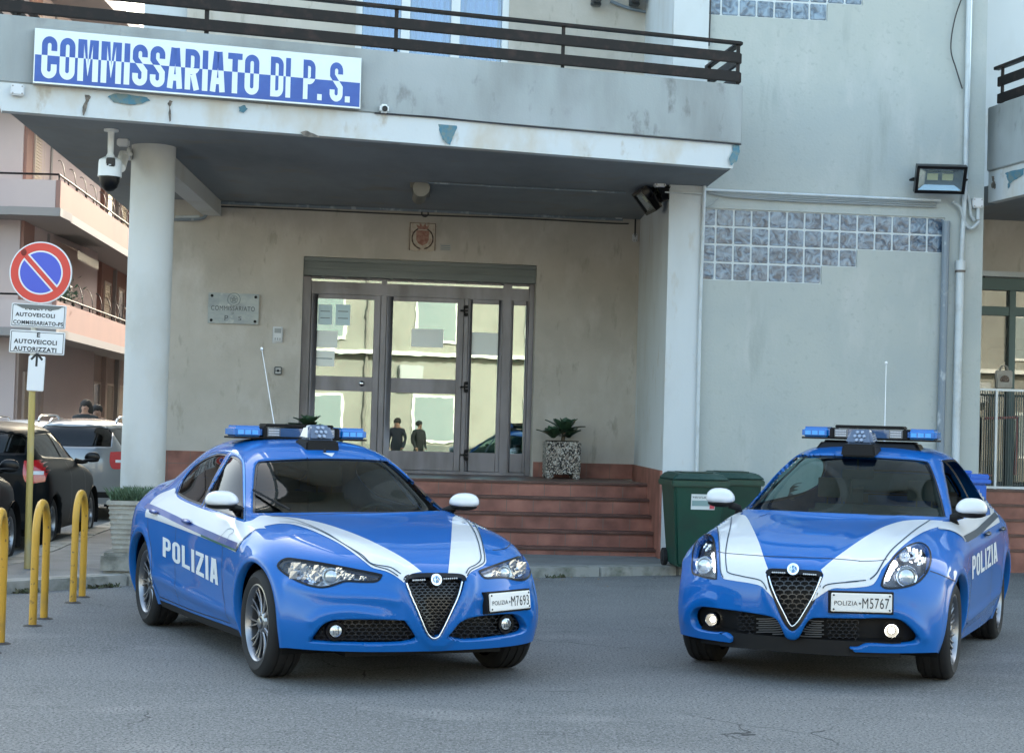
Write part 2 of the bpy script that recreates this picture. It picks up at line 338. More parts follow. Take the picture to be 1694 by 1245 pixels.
# kerb stones along the pavement
k = MB(); ins = inset(sw, .30)
m = len(sw)
for i in list(range(-6, 3)):
    a, b = Vector(sw[i % m]), Vector(sw[(i+1) % m]); ai, bi = Vector(ins[i % m]), Vector(ins[(i+1) % m]); L = (b-a).length; q = max(1, int(L/1.0))
    for j in range(q):
        t0, t1 = j/q+.006/L*(j > 0), (j+1)/q-.006/L
        p = [a.lerp(b, t0), a.lerp(b, t1), ai.lerp(bi, t1), ai.lerp(bi, t0)]; dz = random.uniform(-.004, .006)
        k.box8([(v.x, v.y, -.06) for v in p]+[(v.x, v.y, WALK+.006+dz) for v in p])
o = k.build('kerb', kerbm, bevel=.012); o['kind'] = 'structure'
# weeds and dirt at the kerb foot (counted as ground cover)
wd = MB()
for i in range(900):
    t = random.random()**1.1; a, b = Vector(sw[0]), Vector(sw[1]); c, d = Vector(sw[-2]), Vector(sw[-1])
    if random.random() < .55: p = a.lerp(b, random.random())
    else: p = Vector(sw[-1]).lerp(a, random.random())
    if (math.sin(p.x*5)+math.sin(p.x*13+1)) < .3: continue
    x, y = p.x+random.gauss(.02, .03), p.y-random.random()*.07+ .0; an = random.random()*6.28; r = random.uniform(.01, .04); hh = random.uniform(.01, .05)
    wd.add([(x,y,0),(x+r*math.cos(an),y+r*math.sin(an),.004),(x+r*1.3*math.cos(an+.4),y+r*1.3*math.sin(an+.4),hh),(x+r*.5*math.cos(an+.8),y+r*.5*math.sin(an+.8),hh*.7)], [(0,1,2,3)])
o = wd.build('ground_cover', pmat('weeds', (.05,.07,.03), .9, noise=[(30,2,.4,.6,(.09,.08,.05),one)])); o['kind'] = 'stuff'; o['label'] = 'low weeds and dirt growing along the foot of the kerb'
# ---------------------------------------------------------------- police station building
PS = empty('police_station', (0, 24, 0), 'grey and beige plastered police station with canopy, glass doors and red tiled steps', 'building')
PS.location = (0, 0, 0)
def sB(px, py): return B.hit(px, py)
def sG(px, py, d=0): return G.hit(px, py, d)
# back wall with door opening
a0 = B.hit(270, 600)[0]; a1 = B.hit(1054, 560)[0]; dx0 = B.hit(497, 600)[0]; dx1 = B.hit(884, 600)[0]
dtop = B.hit(690, 431)[1]; 
m = MB(); m.pbox(B, a0, dx0, 0, ROOF, -.35, 0); m.pbox(B, dx1, a1+.35, 0, ROOF, -.35, 0)
wx0 = B.hit(588, 50)[0]; wx1 = B.hit(842, 50)[0]; wz0 = B.hit(700, 110)[1]-.3; wz1 = wz0+2.6
m.pbox(B, dx0, dx1, dtop, wz0, -.35, 0); m.pbox(B, dx0, wx0, wz0, wz1, -.35, 0) if wx0 > dx0 else None
m.pbox(B, wx1, dx1, wz0, wz1, -.35, 0); m.pbox(B, dx0, dx1, wz1, ROOF, -.35, 0)
m.build('entrance_wall', plaster_beige, PS)
m = MB(); m.pbox(B, dx0, dx1, 0, LAND-.01, -.35, -.02); m.build('threshold_block', grout, PS)
# side wall towards the street (behind the column)
pz = B.P(a0, 0, 0); m = MB(); dd = Vector((-.10, 1, 0)).normalized()
q0 = pz+dd*.36; q1 = pz+dd*12; m.box8([(q0.x,q0.y,0),(q0.x+.3,q0.y,0),(q1.x+.3,q1.y,0),(q1.x,q1.y,0),(q0.x,q0.y,ROOF),(q0.x+.3,q0.y,ROOF),(q1.x+.3,q1.y,ROOF),(q1.x,q1.y,ROOF)]); m.build('side_wall', plaster_beige, PS)
q2 = pz+dd*50; m = MB(); m.prism([(q1.x+.02,q1.y),(q1.x+12,q1.y),(q2.x+12,q2.y),(q2.x+.02,q2.y)], 0, 11.5); o = m.build('shade_block', plaster_beige); tag(o, 'unseen beige block added behind the police station to shade the side street', 'building')  # unseen block, added and sized to control sun across the side street
# pier and grey wall
pxl = G.hit(1100, 560)[0]; pxr = G.hit(1158, 560)[0]; gxr = G.hit(1623, 560)[0]
bk = (G.P(0,0,0)-B.P(0,0,0)).dot(G.n)
m = MB()
p_fl = G.P(pxl, 0, .06); p_fr = G.P(pxr, 0, .06); p_bl = B.P(a1, 0, .0)-Vector((0,0,0)); p_br = G.P(pxr, 0, -3.2)
m.box8([(v.x, v.y, 0) for v in (p_fl, p_fr, p_br, p_bl)]+[(v.x, v.y, ROOF) for v in (p_fl, p_fr, p_br, p_bl)])
m.build('pier', plaster_white, PS)
# grey wall with glass block openings cut out
rowz = [G.hit(1363, y)[1] for y in (352, 381, 412, 441, 470)]
pitch = (rowz[0]-rowz[4])/4; gs1 = G.hit(1563, 385)[0]; nb = 15; bp = (gs1-pxr)/13.75
g0 = gs1-14*bp
fields = []   # (s0,s1,ztop,rows)
GZ = rowz[0]
def cnt(r): return {0: 14, 1: 14, 2: 9, 3: 7}[r]
wallb = MB()
wallb.pbox(G, pxr, gxr, 0, GZ-4*pitch, -.3, 0)
wallb.pbox(G, g0+14*bp, gxr, GZ-2*pitch, GZ, -.3, 0); wallb.pbox(G, g0+9*bp, gxr, GZ-3*pitch, GZ-2*pitch, -.3, 0); wallb.pbox(G, g0+7*bp, gxr, GZ-4*pitch, GZ-3*pitch, -.3, 0)
UZ = G.hit(1270, 30)[1]; 
ug0 = G.hit(1174, 20)[0]
wallb.pbox(G, pxr, gxr, GZ, UZ, -.3, 0)
wallb.pbox(G, g0+9*bp, gxr, UZ+pitch, ROOF, -.3, 0); wallb.pbox(G, g0+7*bp, gxr, UZ, UZ+pitch, -.3, 0); wallb.pbox(G, pxr, g0+9*bp, UZ+6*pitch, ROOF, -.3, 0)
wallb.build('grey_wall', plaster_grey, PS)
blockm = bpy.data.materials.new('glass_block'); blockm.use_nodes = True; nt = blockm.node_tree; b_ = nt.nodes['Principled BSDF']
b_.inputs['Base Color'].default_value = (.20,.30,.42,1); b_.inputs['Roughness'].default_value = .12; b_.inputs['Coat Weight'].default_value = .4
tc = nt.nodes.new('ShaderNodeTexCoord'); nz = nt.nodes.new('ShaderNodeTexNoise'); nz.inputs['Scale'].default_value = 11; nz.inputs['Detail'].default_value = 2; nz.inputs['Distortion'].default_value = 1.2
nt.links.new(tc.outputs['Object'], nz.inputs[0]); bp_ = nt.nodes.new('ShaderNodeBump'); bp_.inputs['Strength'].default_value = 1; bp_.inputs['Distance'].default_value = .015; nt.links.new(nz.outputs[0], bp_.inputs['Height']); nt.links.new(bp_.outputs[0], b_.inputs['Normal'])
rp = nt.nodes.new('ShaderNodeValToRGB'); rp.color_ramp.elements[0].position = .35; rp.color_ramp.elements[0].color = (.035,.06,.10,1); rp.color_ramp.elements[1].position = .65; rp.color_ramp.elements[1].color = (.20,.28,.37,1)
nt.links.new(nz.outputs[0], rp.inputs[0]); nt.links.new(rp.outputs[0], b_.inputs['Base Color'])
def blockfield(s0, ztop, counts, name):
    jm = MB()
    for r, c in enumerate(counts): jm.pbox(G, max(s0, pxr), s0+c*bp, ztop-(r+1)*pitch, ztop-r*pitch, -.14, -.022)
    fo = jm.build(name, pmat('block_joint', (.58,.63,.65), .7), PS)
    for r, c in enumerate(counts):
        for i in range(c):
            sa = s0+i*bp+.011; sb = s0+(i+1)*bp-.011
            if sb < pxr+.02: continue
            q = MB(); q.pbox(G, max(sa, pxr+.01), sb, ztop-(r+1)*pitch+.011, ztop-r*pitch-.011, -.08, -.012); q.build('glass_block', blockm, fo, bevel=.007, seg=2)
blockfield(g0, GZ, [14, 14, 9, 7], 'glass_block_panel')
blockfield(g0, UZ+2*pitch, [9, 7], 'glass_block_panel')
# red tiled base on the back wall, on the pier side
m = MB(); zt = B.hit(600, 745)[1]; zt2 = B.hit(980, 766)[1]
m.pbox(B, a0, dx0-.02, 0, B.hit(300, 745)[1], 0, .025); m.build('tile_base', tiles, PS); m = MB(); m.pbox(B, dx1+.02, a1, LAND, zt2, 0, .025)
sv_ = (p_fl-p_bl); sl_ = sv_.length; PS_side = PL(p_bl.x, p_bl.y, math.atan2(sv_.y, sv_.x))
m.build('tile_base', tiles, PS)
m = MB(); m.pbox(PS_side, 0.02, sl_-.0, 0, zt2, -.0, .025); m.build('tile_base', tiles, PS)
gl = MB(); 
for i in range(12):
    s_ = a0+.3*i+.1
    if s_ < dx0-.05: gl.pbox(B, s_, s_+.006, 0, B.hit(300,745)[1]-.01, .0255, .0265)
gl.pbox(B, a0, dx0-.02, 1.0, 1.006, .0255, .0265); gl.pbox(B, a0, dx0-.02, .6, .606, .0255, .0265)
for i in range(6): gl.pbox(B, dx1+.1+.33*i, dx1+.106+.33*i, LAND, zt2-.01, .0255, .0265)
gl.build('tile_joint', grout, PS)
# steps
sp = at(985, 917, 20.75); ST = PL(sp.x, sp.y, R(A6))
s_l = ST.hit(380, 860)[0]; s_r = ST.hit(1088, 860)[0]
zs = [WALK, .19, .375, .565, .755, LAND]; tread = .285
stp = empty('entrance_steps', (0,0,0), None, None); stp.parent = PS
for i in range(1, 6):
    d1 = -(i-1)*tread; m = MB()
    zlo = zs[i-1]
    m.pbox(ST, s_l, s_r+.1, 0 if i == 1 else zlo-.03, zs[i]-.035, d1-tread-.04 if i < 5 else -3.4, d1)
    rb_ = m.build('riser', tiles, stp)
    m = MB(); m.pbox(ST, s_l, s_r+.1, zs[i]-.035, zs[i], d1-tread-.04 if i < 5 else -3.35, d1+.03); m.build('tread', nosing, rb_, bevel=.012)
    m = MB(); off = (.17 if i % 2 else 0)
    s_ = s_l+off
    while s_ < s_r: m.pbox(ST, s_, s_+.008, zlo+.003, zs[i]-.037, d1+.0005, d1+.002); s_ += .335
    m.build('tile_joint', grout, rb_)
# canopy: soffit slab, fascia, parapet
cl = at(-60, 183, 16.6); 
F0 = CAN.hit(12, 185)[0]; F1 = CAN.hit(1210, 277)[0]
c0 = CAN.P(F0, 0, 0); c1 = CAN.P(F1, 0, 0)
kl = onz(15, 185, SOF); kr = onz(212, 347, SOF); dl_ = (kr-kl).normalized(); back_l = kl+dl_*9.5
back_r = G.P(G.hit(1170, 300)[0], 0, -.1)
m = MB(); poly = [(c0.x, c0.y), (c1.x, c1.y), (back_r.x, back_r.y), (back_r.x, back_r.y+4), (back_l.x, back_l.y)]
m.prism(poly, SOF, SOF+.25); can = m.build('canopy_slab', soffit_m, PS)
m = MB(); m.prism([(c0.x-.0, c0.y+.35), (c1.x, c1.y+.35), (back_r.x, back_r.y), (back_r.x, back_r.y+4), (back_l.x, back_l.y)], SOF+.251, SOF+.265); m.build('balcony_floor', concrete, can)
zf = SOF+.268
m = MB()
pf = [CAN.P(F0, SOF-.003, .012), CAN.P(F1, SOF-.003, .012)]
m.box8([CAN.P(F0-.05, SOF-.004, .03), CAN.P(F1, SOF-.004, .03), CAN.P(F1, SOF-.004, -.12), CAN.P(F0-.05, SOF-.004, -.12), CAN.P(F0-.15, zf, .06), CAN.P(F1+.06, zf, .06), CAN.P(F1+.06, zf, -.12), CAN.P(F0-.15, zf, -.12)])
m.build('fascia', fascia_w, can)
P0 = F0-1.4; P1 = CAN.hit(1228, 200, .075)[0]
zl = CAN.hit(0, 28)[1]; zr = CAN.hit(1228, 141)[1]; PAR = (zl+zr)/2
m = MB(); m.pbox(CAN, F0-.32, P1, zf+.001, PAR, -.06, .075)
# returns of the parapet
rp_ = CAN.P(P1, 0, .075); rb = G.P(G.hit(1176,200)[0], 0, .0)
m.box8([(rp_.x-.12, rp_.y+.13, zf+.001), (rp_.x, rp_.y+.01, zf+.001), (rb.x, rb.y, zf+.001), (rb.x-.14, rb.y, zf+.001), (rp_.x-.12, rp_.y+.13, PAR), (rp_.x, rp_.y+.01, PAR), (rb.x, rb.y, PAR), (rb.x-.14, rb.y, PAR)])
lp = CAN.P(F0-.32, 0, .05); lq = Vector((back_l.x-.25, back_l.y, 0))
m.box8([(lp.x, lp.y, zf+.001), (lp.x+.14, lp.y+.05, zf+.001), (lq.x+.14, lq.y, zf+.001), (lq.x, lq.y, zf+.001), (lp.x, lp.y, PAR), (lp.x+.14, lp.y+.05, PAR), (lq.x+.14, lq.y, PAR), (lq.x, lq.y, PAR)])
m.build('parapet', concrete, can, bevel=.012)
# column and beam
cc = at(253, 300, 18.75); cb = Vector((cc.x, cc.y, 0))
m = MB(); m.lathe([(.238, 0), (.238, 1.5), (.24, 3), (.238, SOF+.02)], Matrix.Translation(cb), 48); m.build('column', column_m, PS, True)
up = at(264, 40, 18.75); m = MB(); m.lathe([(.235, SOF+.4), (.235, ROOF)], Matrix.Translation(Vector((up.x, up.y+.3, 0))), 40); m.build('upper_column', plaster_white, PS, True)
m = MB(); b1 = B.P(B.hit(352, 330)[0], 0, 0); bs = Vector((cb.x, cb.y, 0)); dv = (b1-bs).normalized(); nv = Vector((-dv.y, dv.x, 0))*.12
m.box8([(bs+nv*-1+dv*.1)+Vector((0,0,SOF-.2)), (b1-nv)+Vector((0,0,SOF-.2)), (b1+nv)+Vector((0,0,SOF-.2)), (bs+nv+dv*.1)+Vector((0,0,SOF-.2)), (bs-nv+dv*.1)+Vector((0,0,SOF-.001)), (b1-nv)+Vector((0,0,SOF-.001)), (b1+nv)+Vector((0,0,SOF-.001)), (bs+nv+dv*.1)+Vector((0,0,SOF-.001))])
m.build('beam', column_m, PS)
# unseen rear and right walls, added to stop sun leaking through; roof
bw0 = Vector((q1.x, q1.y, 0)); bw1 = G.P(gxr+9, 0, -14); bw2 = G.P(gxr+9, 0, .4); m = MB()
for a_, b_ in ((bw0, bw1), (bw1, bw2)):
    e_ = (b_-a_).normalized(); n_ = Vector((-e_.y, e_.x, 0))*.3; m.box8([a_, b_, b_+n_, a_+n_]+[v+Vector((0,0,ROOF)) for v in (a_, b_, b_+n_, a_+n_)])
m.build('rear_wall', plaster_beige, PS)
m = MB(); q = [B.P(a0-.4,0,.5), G.P(pxl,0,.5), G.P(gxr+9,0,.5), G.P(gxr+9,0,-14), Vector((q1.x-.3,q1.y,0))]
m.prism([(v.x, v.y) for v in q], ROOF, ROOF+.35); m.build('roof', concrete, PS)
# interior behind the doors
im = pmat('hall_wall', (.24,.27,.25), .8); m = MB()
m.pbox(B, dx0-1, dx1+1, LAND-.02, LAND, -5.5, -.36); m.pbox(B, dx0-1, dx1+1, LAND, 4.6, -5.5, -5.4); m.pbox(B, dx0-1.1, dx0-1, LAND, 4.6, -5.4, -.36); m.pbox(B, dx1+1, dx1+1.1, LAND, 4.6, -5.4, -.36); m.pbox(B, dx0-1, dx1+1, 4.3, 4.4, -5.4, -.36)
m.build('entrance_hall', im, PS)
# ---- door set traced from the photograph on plane B, set back 12 cm
DI = -.16
def rect(px0, py0, px1, py1, d=DI):
    s0, z1 = B.hit(px0, py0, d); s1, z0 = B.hit(px1, py1, d); return s0, s1, min(z0, z1), max(z0, z1)
ds = empty('entrance_door', (0,0,0), None, None); ds.parent = PS
s0, s1 = dx0, dx1; z1 = dtop; zb = LAND
zbox = B.hit(690, 463, DI)[1]
m = MB(); m.pbox(B, s0+.005, s1-.005, zbox, z1-.005, -.30, -.05); m.pbox(B, s0+.005, s1-.005, zbox+.10, zbox+.13, -.05, -.035); m.pbox(B, s0+.005, s1-.005, z1-.06, z1-.005, -.05, -.02)
for i in range(9): m.pbox(B, s0+.25+i*(s1-s0-.4)/9, s0+.29+i*(s1-s0-.4)/9, zbox-.02, zbox, -.10, -.06)
m.build('shutter_box', shutter_m, ds)
def sx(px, py=620): return B.hit(px, py, DI)[0]
def zz(py, px=690): return B.hit(px, py, DI)[1]
ztr = zz(479); zt0 = zz(471); zh = zz(489)
posts = [(sx(497), sx(509)), (sx(628), sx(640)), (sx(770,690), sx(772,690))]
fr = MB(); d0, d1 = -.22, DI
L0, L1, L2, L3, L4 = s0+.0, sx(497,620)+.09, 0, 0, 0
xA0, xA1 = sx(500), sx(511)        # left jamb
xB0, xB1 = sx(627), sx(636)        # post between leaf 1 and 2
xC0, xC1 = sx(765), sx(772)        # hinge post
xD0, xD1 = sx(829), sx(843)        # mullion
xE0, xE1 = sx(872), sx(884)        # right jamb
fr.pbox(B, s0+.002, xA1, zb, zbox, d0, d1); fr.pbox(B, xE0, s1-.002, zb, zbox, d0, d1)
fr.pbox(B, xA1, xE0, zh-.02, zt0-.0, d0, d1); fr.pbox(B, xA1, xE0, zbox-.03, zbox, d0, d1); 
fr.pbox(B, xB0-.0, xB1, zt0, zbox-.03, d0, d1+.002); fr.pbox(B, xD0, xD1, zt0, zbox-.03, d0, d1+.002)
fr.pbox(B, xB0, xB1, zb, zh-.02, d0, d1+.01); fr.pbox(B, xC0, xC1, zb, zh-.02, d0, d1+.01); fr.pbox(B, xD0, xD1, zb, zh-.02, d0, d1)
fr.pbox(B, xA1, xE0, zb, zb+.04, d0, d1+.02)
fr.build('door_frame', frame_m, ds, bevel=.004)
gm_ = MB(); gm_.pbox(B, xA1, xE0, zt0, zbox-.03, -.20, -.195); gm_.build('transom_glass', doorglass, ds)
def leaf(x0, x1, name, mid=True, w=.085, knob=False):
    o = None; f = MB(); za = zb+.045; zt = zh-.022; zk0, zk1 = zz(650), zz(626)
    f.pbox(B, x0, x0+w, za, zt, -.215, -.165+.008); f.pbox(B, x1-w, x1, za, zt, -.215, -.157); f.pbox(B, x0+w, x1-w, zt-.06, zt, -.215, -.157); f.pbox(B, x0+w, x1-w, za, zz(746), -.215, -.157)
    if mid: f.pbox(B, x0+w, x1-w, zk0, zk1, -.215, -.157)
    o = f.build(name, frame_m, ds, bevel=.004)
    q = MB(); q.pbox(B, x0+w-.01, x1-w+.01, zz(746)-.01, zt-.05, -.19, -.184); q.build('pane', doorglass, o)
    if knob:
        k_ = MB(); kp = B.P(x1-w-.14, zz(637), -.157); k_.lathe([(.035, 0), (.04, .012), (.03, .03), (0, .045)], frameM_(kp, B.n), 20); k_.build('door_knob', chrome, o, True)
    return o
def frameM_(c, n):
    z = n.normalized(); x = Vector((0,0,1)).cross(z).normalized(); y = z.cross(x); M = Matrix((x, y, z)).transposed().to_4x4(); M.translation = c; return M
l1 = leaf(xA1+.008, xB0-.008, 'door_leaf', knob=True); l2 = leaf(xB1+.008, xC0-.008, 'door_leaf'); l3 = leaf(xC1+.008, xD0-.004, 'side_light', False, .05); l4 = leaf(xD1+.004, xE0-.006, 'side_light', False, .03)
for py in (514, 640, 752):
    h_ = MB(); c_ = sx(768, py); z_ = zz(py, 768)
    h_.pbox(B, c_-.06, c_+.05, z_-.012, z_+.012, -.155, -.10); h_.pbox(B, c_-.0, c_+.05, z_+.03, z_+.075, -.155, -.10); h_.pbox(B, c_-.0, c_+.05, z_-.075, z_-.03, -.155, -.10); h_.pbox(B, c_-.008, c_+.012, z_-.07, z_+.07, -.155, -.12)
    h_.build('hinge', plastic_black, ds, bevel=.006)
# notices taped inside the left leaf
paper_b = pmat('notice_blue', (.58,.74,.80), .7); paper_w = pmat('notice_white', (.86,.90,.86), .7)
def notice(q, mt, label, lines=3):
    s0_, s1_, z0_, z1_ = rect(*q); o = MB(); o.pbox(B, s0_, s1_, z0_, z1_, -.1835, -.1815); ob = o.build('notice', mt); tag(ob, label, 'notice', 'notices on the glass door')
    for i in range(lines):
        t = MB(); zc = z1_-(i+1)*(z1_-z0_)/(lines+1); t.pbox(B, s0_+.03, s1_-.03, zc-.006, zc+.006, -.1815, -.181); t.build('print_line', pmat('print_grey', (.18,.24,.27), .7), ob)
notice((527, 503, 549, 537), paper_b, 'pale blue notice high on the left glass door, left one of the pair', 2)
notice((556, 503, 579, 538), paper_b, 'pale blue notice high on the left glass door, right one of the pair', 2)
notice((520, 546, 558, 575), paper_w, 'white notice in the middle of the left glass door', 0)
notice((516, 579, 553, 606), paper_w, 'white notice low on the left glass door, under the middle one', 1)
notice((681, 543, 733, 575), paper_w, 'white sheet on the glass of the middle door', 0)
notice((778, 549, 831, 588), paper_w, 'white sheet on the glass of the side light by the hinges', 0)
# upper floor window with blue curtains
uw = empty('upper_window', (0,0,0), None, None); uw.parent = PS
wm = pmat('window_frame_white', (.66,.70,.72), .4)
f = MB(); f.pbox(B, wx0, wx1, wz0, wz0+.06, -.2, -.05); f.pbox(B, wx0, wx0+.09, wz0+.06, wz1, -.2, -.05); f.pbox(B, wx1-.09, wx1, wz0+.06, wz1, -.2, -.05); f.pbox(B, wx0+.09, wx1-.09, wz1-.07, wz1, -.2, -.05)
for px in (671, 754): 
    s_ = B.hit(px, 50)[0]; f.pbox(B, s_-.06, s_+.06, wz0+.06, wz1-.07, -.19, -.06)
f.build('window_frame', wm, uw, bevel=.006)
cu = MB(); nS = 160; vs = []; 
for i in range(nS+1):
    s_ = wx0+.09+(wx1-wx0-.18)*i/nS; d_ = -.26+.03*math.sin(i*.9)+.015*math.sin(i*.37); vs += [B.P(s_, wz0, d_), B.P(s_, wz1, d_)]
cu.add(vs, [(2*i, 2*i+2, 2*i+3, 2*i+1) for i in range(nS)]); cu.build('curtain', pmat('curtain_blue', (.22,.40,.62), .8), uw, True)
f = MB(); f.pbox(B, wx0+.08, wx1-.08, wz0+.05, wz1-.06, -.135, -.13); f.build('window_glass', glassmat('upper_glass', (.8,.9,1), .08, 0, .92), uw)
# ---- balcony railing
def railing(pts_bottom, posts, top, name, parent, label=None):
    """pts: list of plane-space points (x,y), rails follow them; z from parapet top"""
    for (za, zb_, th) in ((.035, .155, .035), (.25, .37, .035)):
        m = MB()
        for a, b in zip(pts_bottom, pts_bottom[1:]):
            a = Vector((a[0], a[1], 0)); b = Vector((b[0], b[1], 0)); d = (b-a).normalized(); nn = Vector((d.y, -d.x, 0))*.02
            m.box8([a+nn*2+Vector((0,0,top+za)), b+nn*2+Vector((0,0,top+za)), b+nn*.2+Vector((0,0,top+za)), a+nn*.2+Vector((0,0,top+za)), a+nn*2+Vector((0,0,top+zb_)), b+nn*2+Vector((0,0,top+zb_)), b+nn*.2+Vector((0,0,top+zb_)), a+nn*.2+Vector((0,0,top+zb_))])
        m.build('rail_board', railm, parent, bevel=.008)
    m = MB()
    for a, b in zip(pts_bottom, pts_bottom[1:]):
        a = Vector((a[0], a[1], 0)); b = Vector((b[0], b[1], 0)); d = (b-a).normalized(); nn = Vector((d.y, -d.x, 0))*.03
        m.box8([a+nn*1.5-d*.02+Vector((0,0,top+.46)), b+nn*1.5+d*.02+Vector((0,0,top+.46)), b-nn+d*.02+Vector((0,0,top+.46)), a-nn-d*.02+Vector((0,0,top+.46)), a+nn*1.5-d*.02+Vector((0,0,top+.495)), b+nn*1.5+d*.02+Vector((0,0,top+.495)), b-nn+d*.02+Vector((0,0,top+.495)), a-nn-d*.02+Vector((0,0,top+.495))])
    m.build('handrail', railm, parent, bevel=.005)
    for p in posts:
        q = MB(); q.box(p[0]-.02, p[0]+.02, p[1]-.01, p[1]+.03, top-.02, top+.46); q.build('rail_post', railm, parent)
rl = empty('balcony_railing', (0,0,0), None, None); rl.parent = PS
pa = CAN.P(F0-.25, 0, .0); pb = CAN.P(P1-.03, 0, 0); pc = Vector((rb.x-.08, rb.y-.2, 0))
zt = (PAR)
posts = [CAN.P(CAN.hit(px, 60)[0], 0, 0) for px in (30, 341, 655, 932, 1222)]+[pb.lerp(pc, .93)]
railing([(pa.x, pa.y), (pb.x, pb.y)], [(p.x, p.y) for p in posts], PAR, 'railing', rl)
railing([(pb.x, pb.y), (pc.x, pc.y)], [], PAR, 'railing', rl)
railing([(pa.x-.3+.3, pa.y), (back_l.x-.1, back_l.y)], [], PAR, 'railing', rl)
# flaking patches on the fascia and parapet (part of the building)
def blob(pl, pxs, d, name, mat, parent, th=.004):
    P = spline([Vector((*pl.hit(x, y, d), 0)) for x, y in pxs], 5, True); t = tessellate_polygon([P]); vs = [pl.P(p.x, p.y, d+th) for p in P]
    mesh(name, vs, [tuple(i) for i in t], mat, parent)
def jag(pts, a=.8):
    out = []
    for i in range(len(pts)):
        x0, y0 = pts[i]; x1, y1 = pts[(i+1) % len(pts)]
        for k_ in range(4): t = k_/4; out.append((x0+(x1-x0)*t+random.uniform(-a, a), y0+(y1-y0)*t+random.uniform(-a, a)))
    return out
Z7 = lambda *p: [(a/2.647, b/2.647) for a, b in p]
blob(CAN, jag(Z7((470,425),(500,410),(560,415),(640,425),(655,440),(620,455),(560,460),(500,448))), .06, 'flaked_patch', blue_peel, can)
blob(CAN, jag(Z7((1045,468),(1070,460),(1085,478),(1065,495),(1048,488)), .5), .06, 'flaked_patch', blue_peel, can)
blob(CAN, jag([(x+600, y) for x, y in Z7((330,530),(410,532),(412,560),(395,600),(380,635),(350,610),(335,570))]), .05, 'flaked_patch', blue_peel, can)
blob(CAN, jag(Z7((362,505),(360,470),(375,440),(370,415),(385,408),(397,425),(385,450),(378,480),(366,506)), .5), .05, 'crack', old_plaster, can)
blob(CAN, jag(Z7((742,535),(738,500),(742,470),(733,455),(742,440),(755,445),(745,470),(750,500),(748,530)), .4), .055, 'crack', old_plaster, can)
blob(CAN, jag(Z7((1315,580),(1340,572),(1370,585),(1405,600),(1380,602),(1330,596)), .4), .04, 'crack', old_plaster, can)
blob(CAN, jag([(1206,262),(1212,250),(1212,240),(1222,238),(1224,250),(1218,268),(1209,274)], .5), .066, 'broken_corner', blue_peel, can)
# the thin cable under the parapet
m = MB(); m.tube([CAN.px(px, py, .085) for px, py in ((620,187),(720,194),(850,207),(1000,220),(1120,230),(1226,239))], .009, 6); o = m.build('cable', cable_m, None, True); tag(o, 'thin dark cable running along the bottom edge of the parapet', 'cable')
# ---------------------------------------------------------------- big sign
def SP(px, py, d=.16): return CAN.px(px, py, d)
sg = empty('station_sign', SP(55, 140), 'long white and blue sign reading COMMISSARIATO DI P. S. on the parapet', 'sign')
def hang(o, root):
    o.parent = root; o.matrix_parent_inverse = Matrix.Translation(root.location).inverted()
    return o
q = [SP(54.5, 137), SP(596, 180), SP(598, 96.5), SP(58, 46.5)]
bl, br, tr, tl = q
blue_s = pmat('sign_blue', (.02,.075,.34), .35, noise=[(5,3,.4,.7,(.03,.10,.40),one)]); white_s = pmat('sign_white', (.70,.78,.80), .35)
def sq(a, b, d=0): return bl*(1-a)*(1-b)+br*a*(1-b)+tr*a*b+tl*(1-a)*b+CAN.n*d
m = MB(); m.box8([sq(0,0,-.09), sq(1,0,-.09), sq(1,0,0), sq(0,0,0), sq(0,1,-.09), sq(1,1,-.09), sq(1,1,0), sq(0,1,0)]); hang(m.build('sign_box', pmat('sign_frame', (.45,.48,.5), .3, .8), None), sg)
splL, splR = .52, .505
e = .012
hang(mesh('sign_panel', [sq(.003,splL,.002), sq(.997,splR,.002), sq(.997,.985,.002), sq(.003,.985,.002)], [(0,1,2,3)], white_s), sg)
hang(mesh('sign_panel', [sq(.003,.03,.002), sq(.997,.03,.002), sq(.997,splR,.002), sq(.003,splL,.002)], [(0,1,2,3)], blue_s), sg)
def sigtext(word, x0, x1, y0, y1, bold=.02):
    vs, fs = block2d(word, .155, .075, .41)
    for up_ in (True, False):
        bm = bmesh.new(); vv = [bm.verts.new((x0+(x1-x0)*x, y0+(y1-y0)*y, 0)) for x, y in vs]
        for f_ in fs:
            try: bm.faces.new([vv[i] for i in f_])
            except Exception: pass
        nrm = Vector((splR-splL, -1, 0)) if up_ else Vector((-(splR-splL), 1, 0))
        bmesh.ops.bisect_plane(bm, geom=bm.verts[:]+bm.edges[:]+bm.faces[:], plane_co=(0, splL, 0), plane_no=nrm, clear_outer=True)
        for v in bm.verts: v.co = sq(v.co.x, v.co.y, .004)
        me = bpy.data.meshes.new('sign_letters'); bm.to_mesh(me); bm.free(); hang(mobj('sign_letters', me, blue_s if up_ else white_s), sg)
def sl_(px, py):
    p = CAN.hit(px, py, .16); s_ = (p[0]-CAN.hit(56, 90, .16)[0])/(CAN.hit(597, 140, .16)[0]-CAN.hit(56, 90, .16)[0]); return s_
sigtext('COMMISSARIATO', .022, .676, .10, .87); sigtext('DI', .712, .775, .10, .87); sigtext('P.', .815, .875, .10, .87); sigtext('S.', .90, .965, .10, .87)
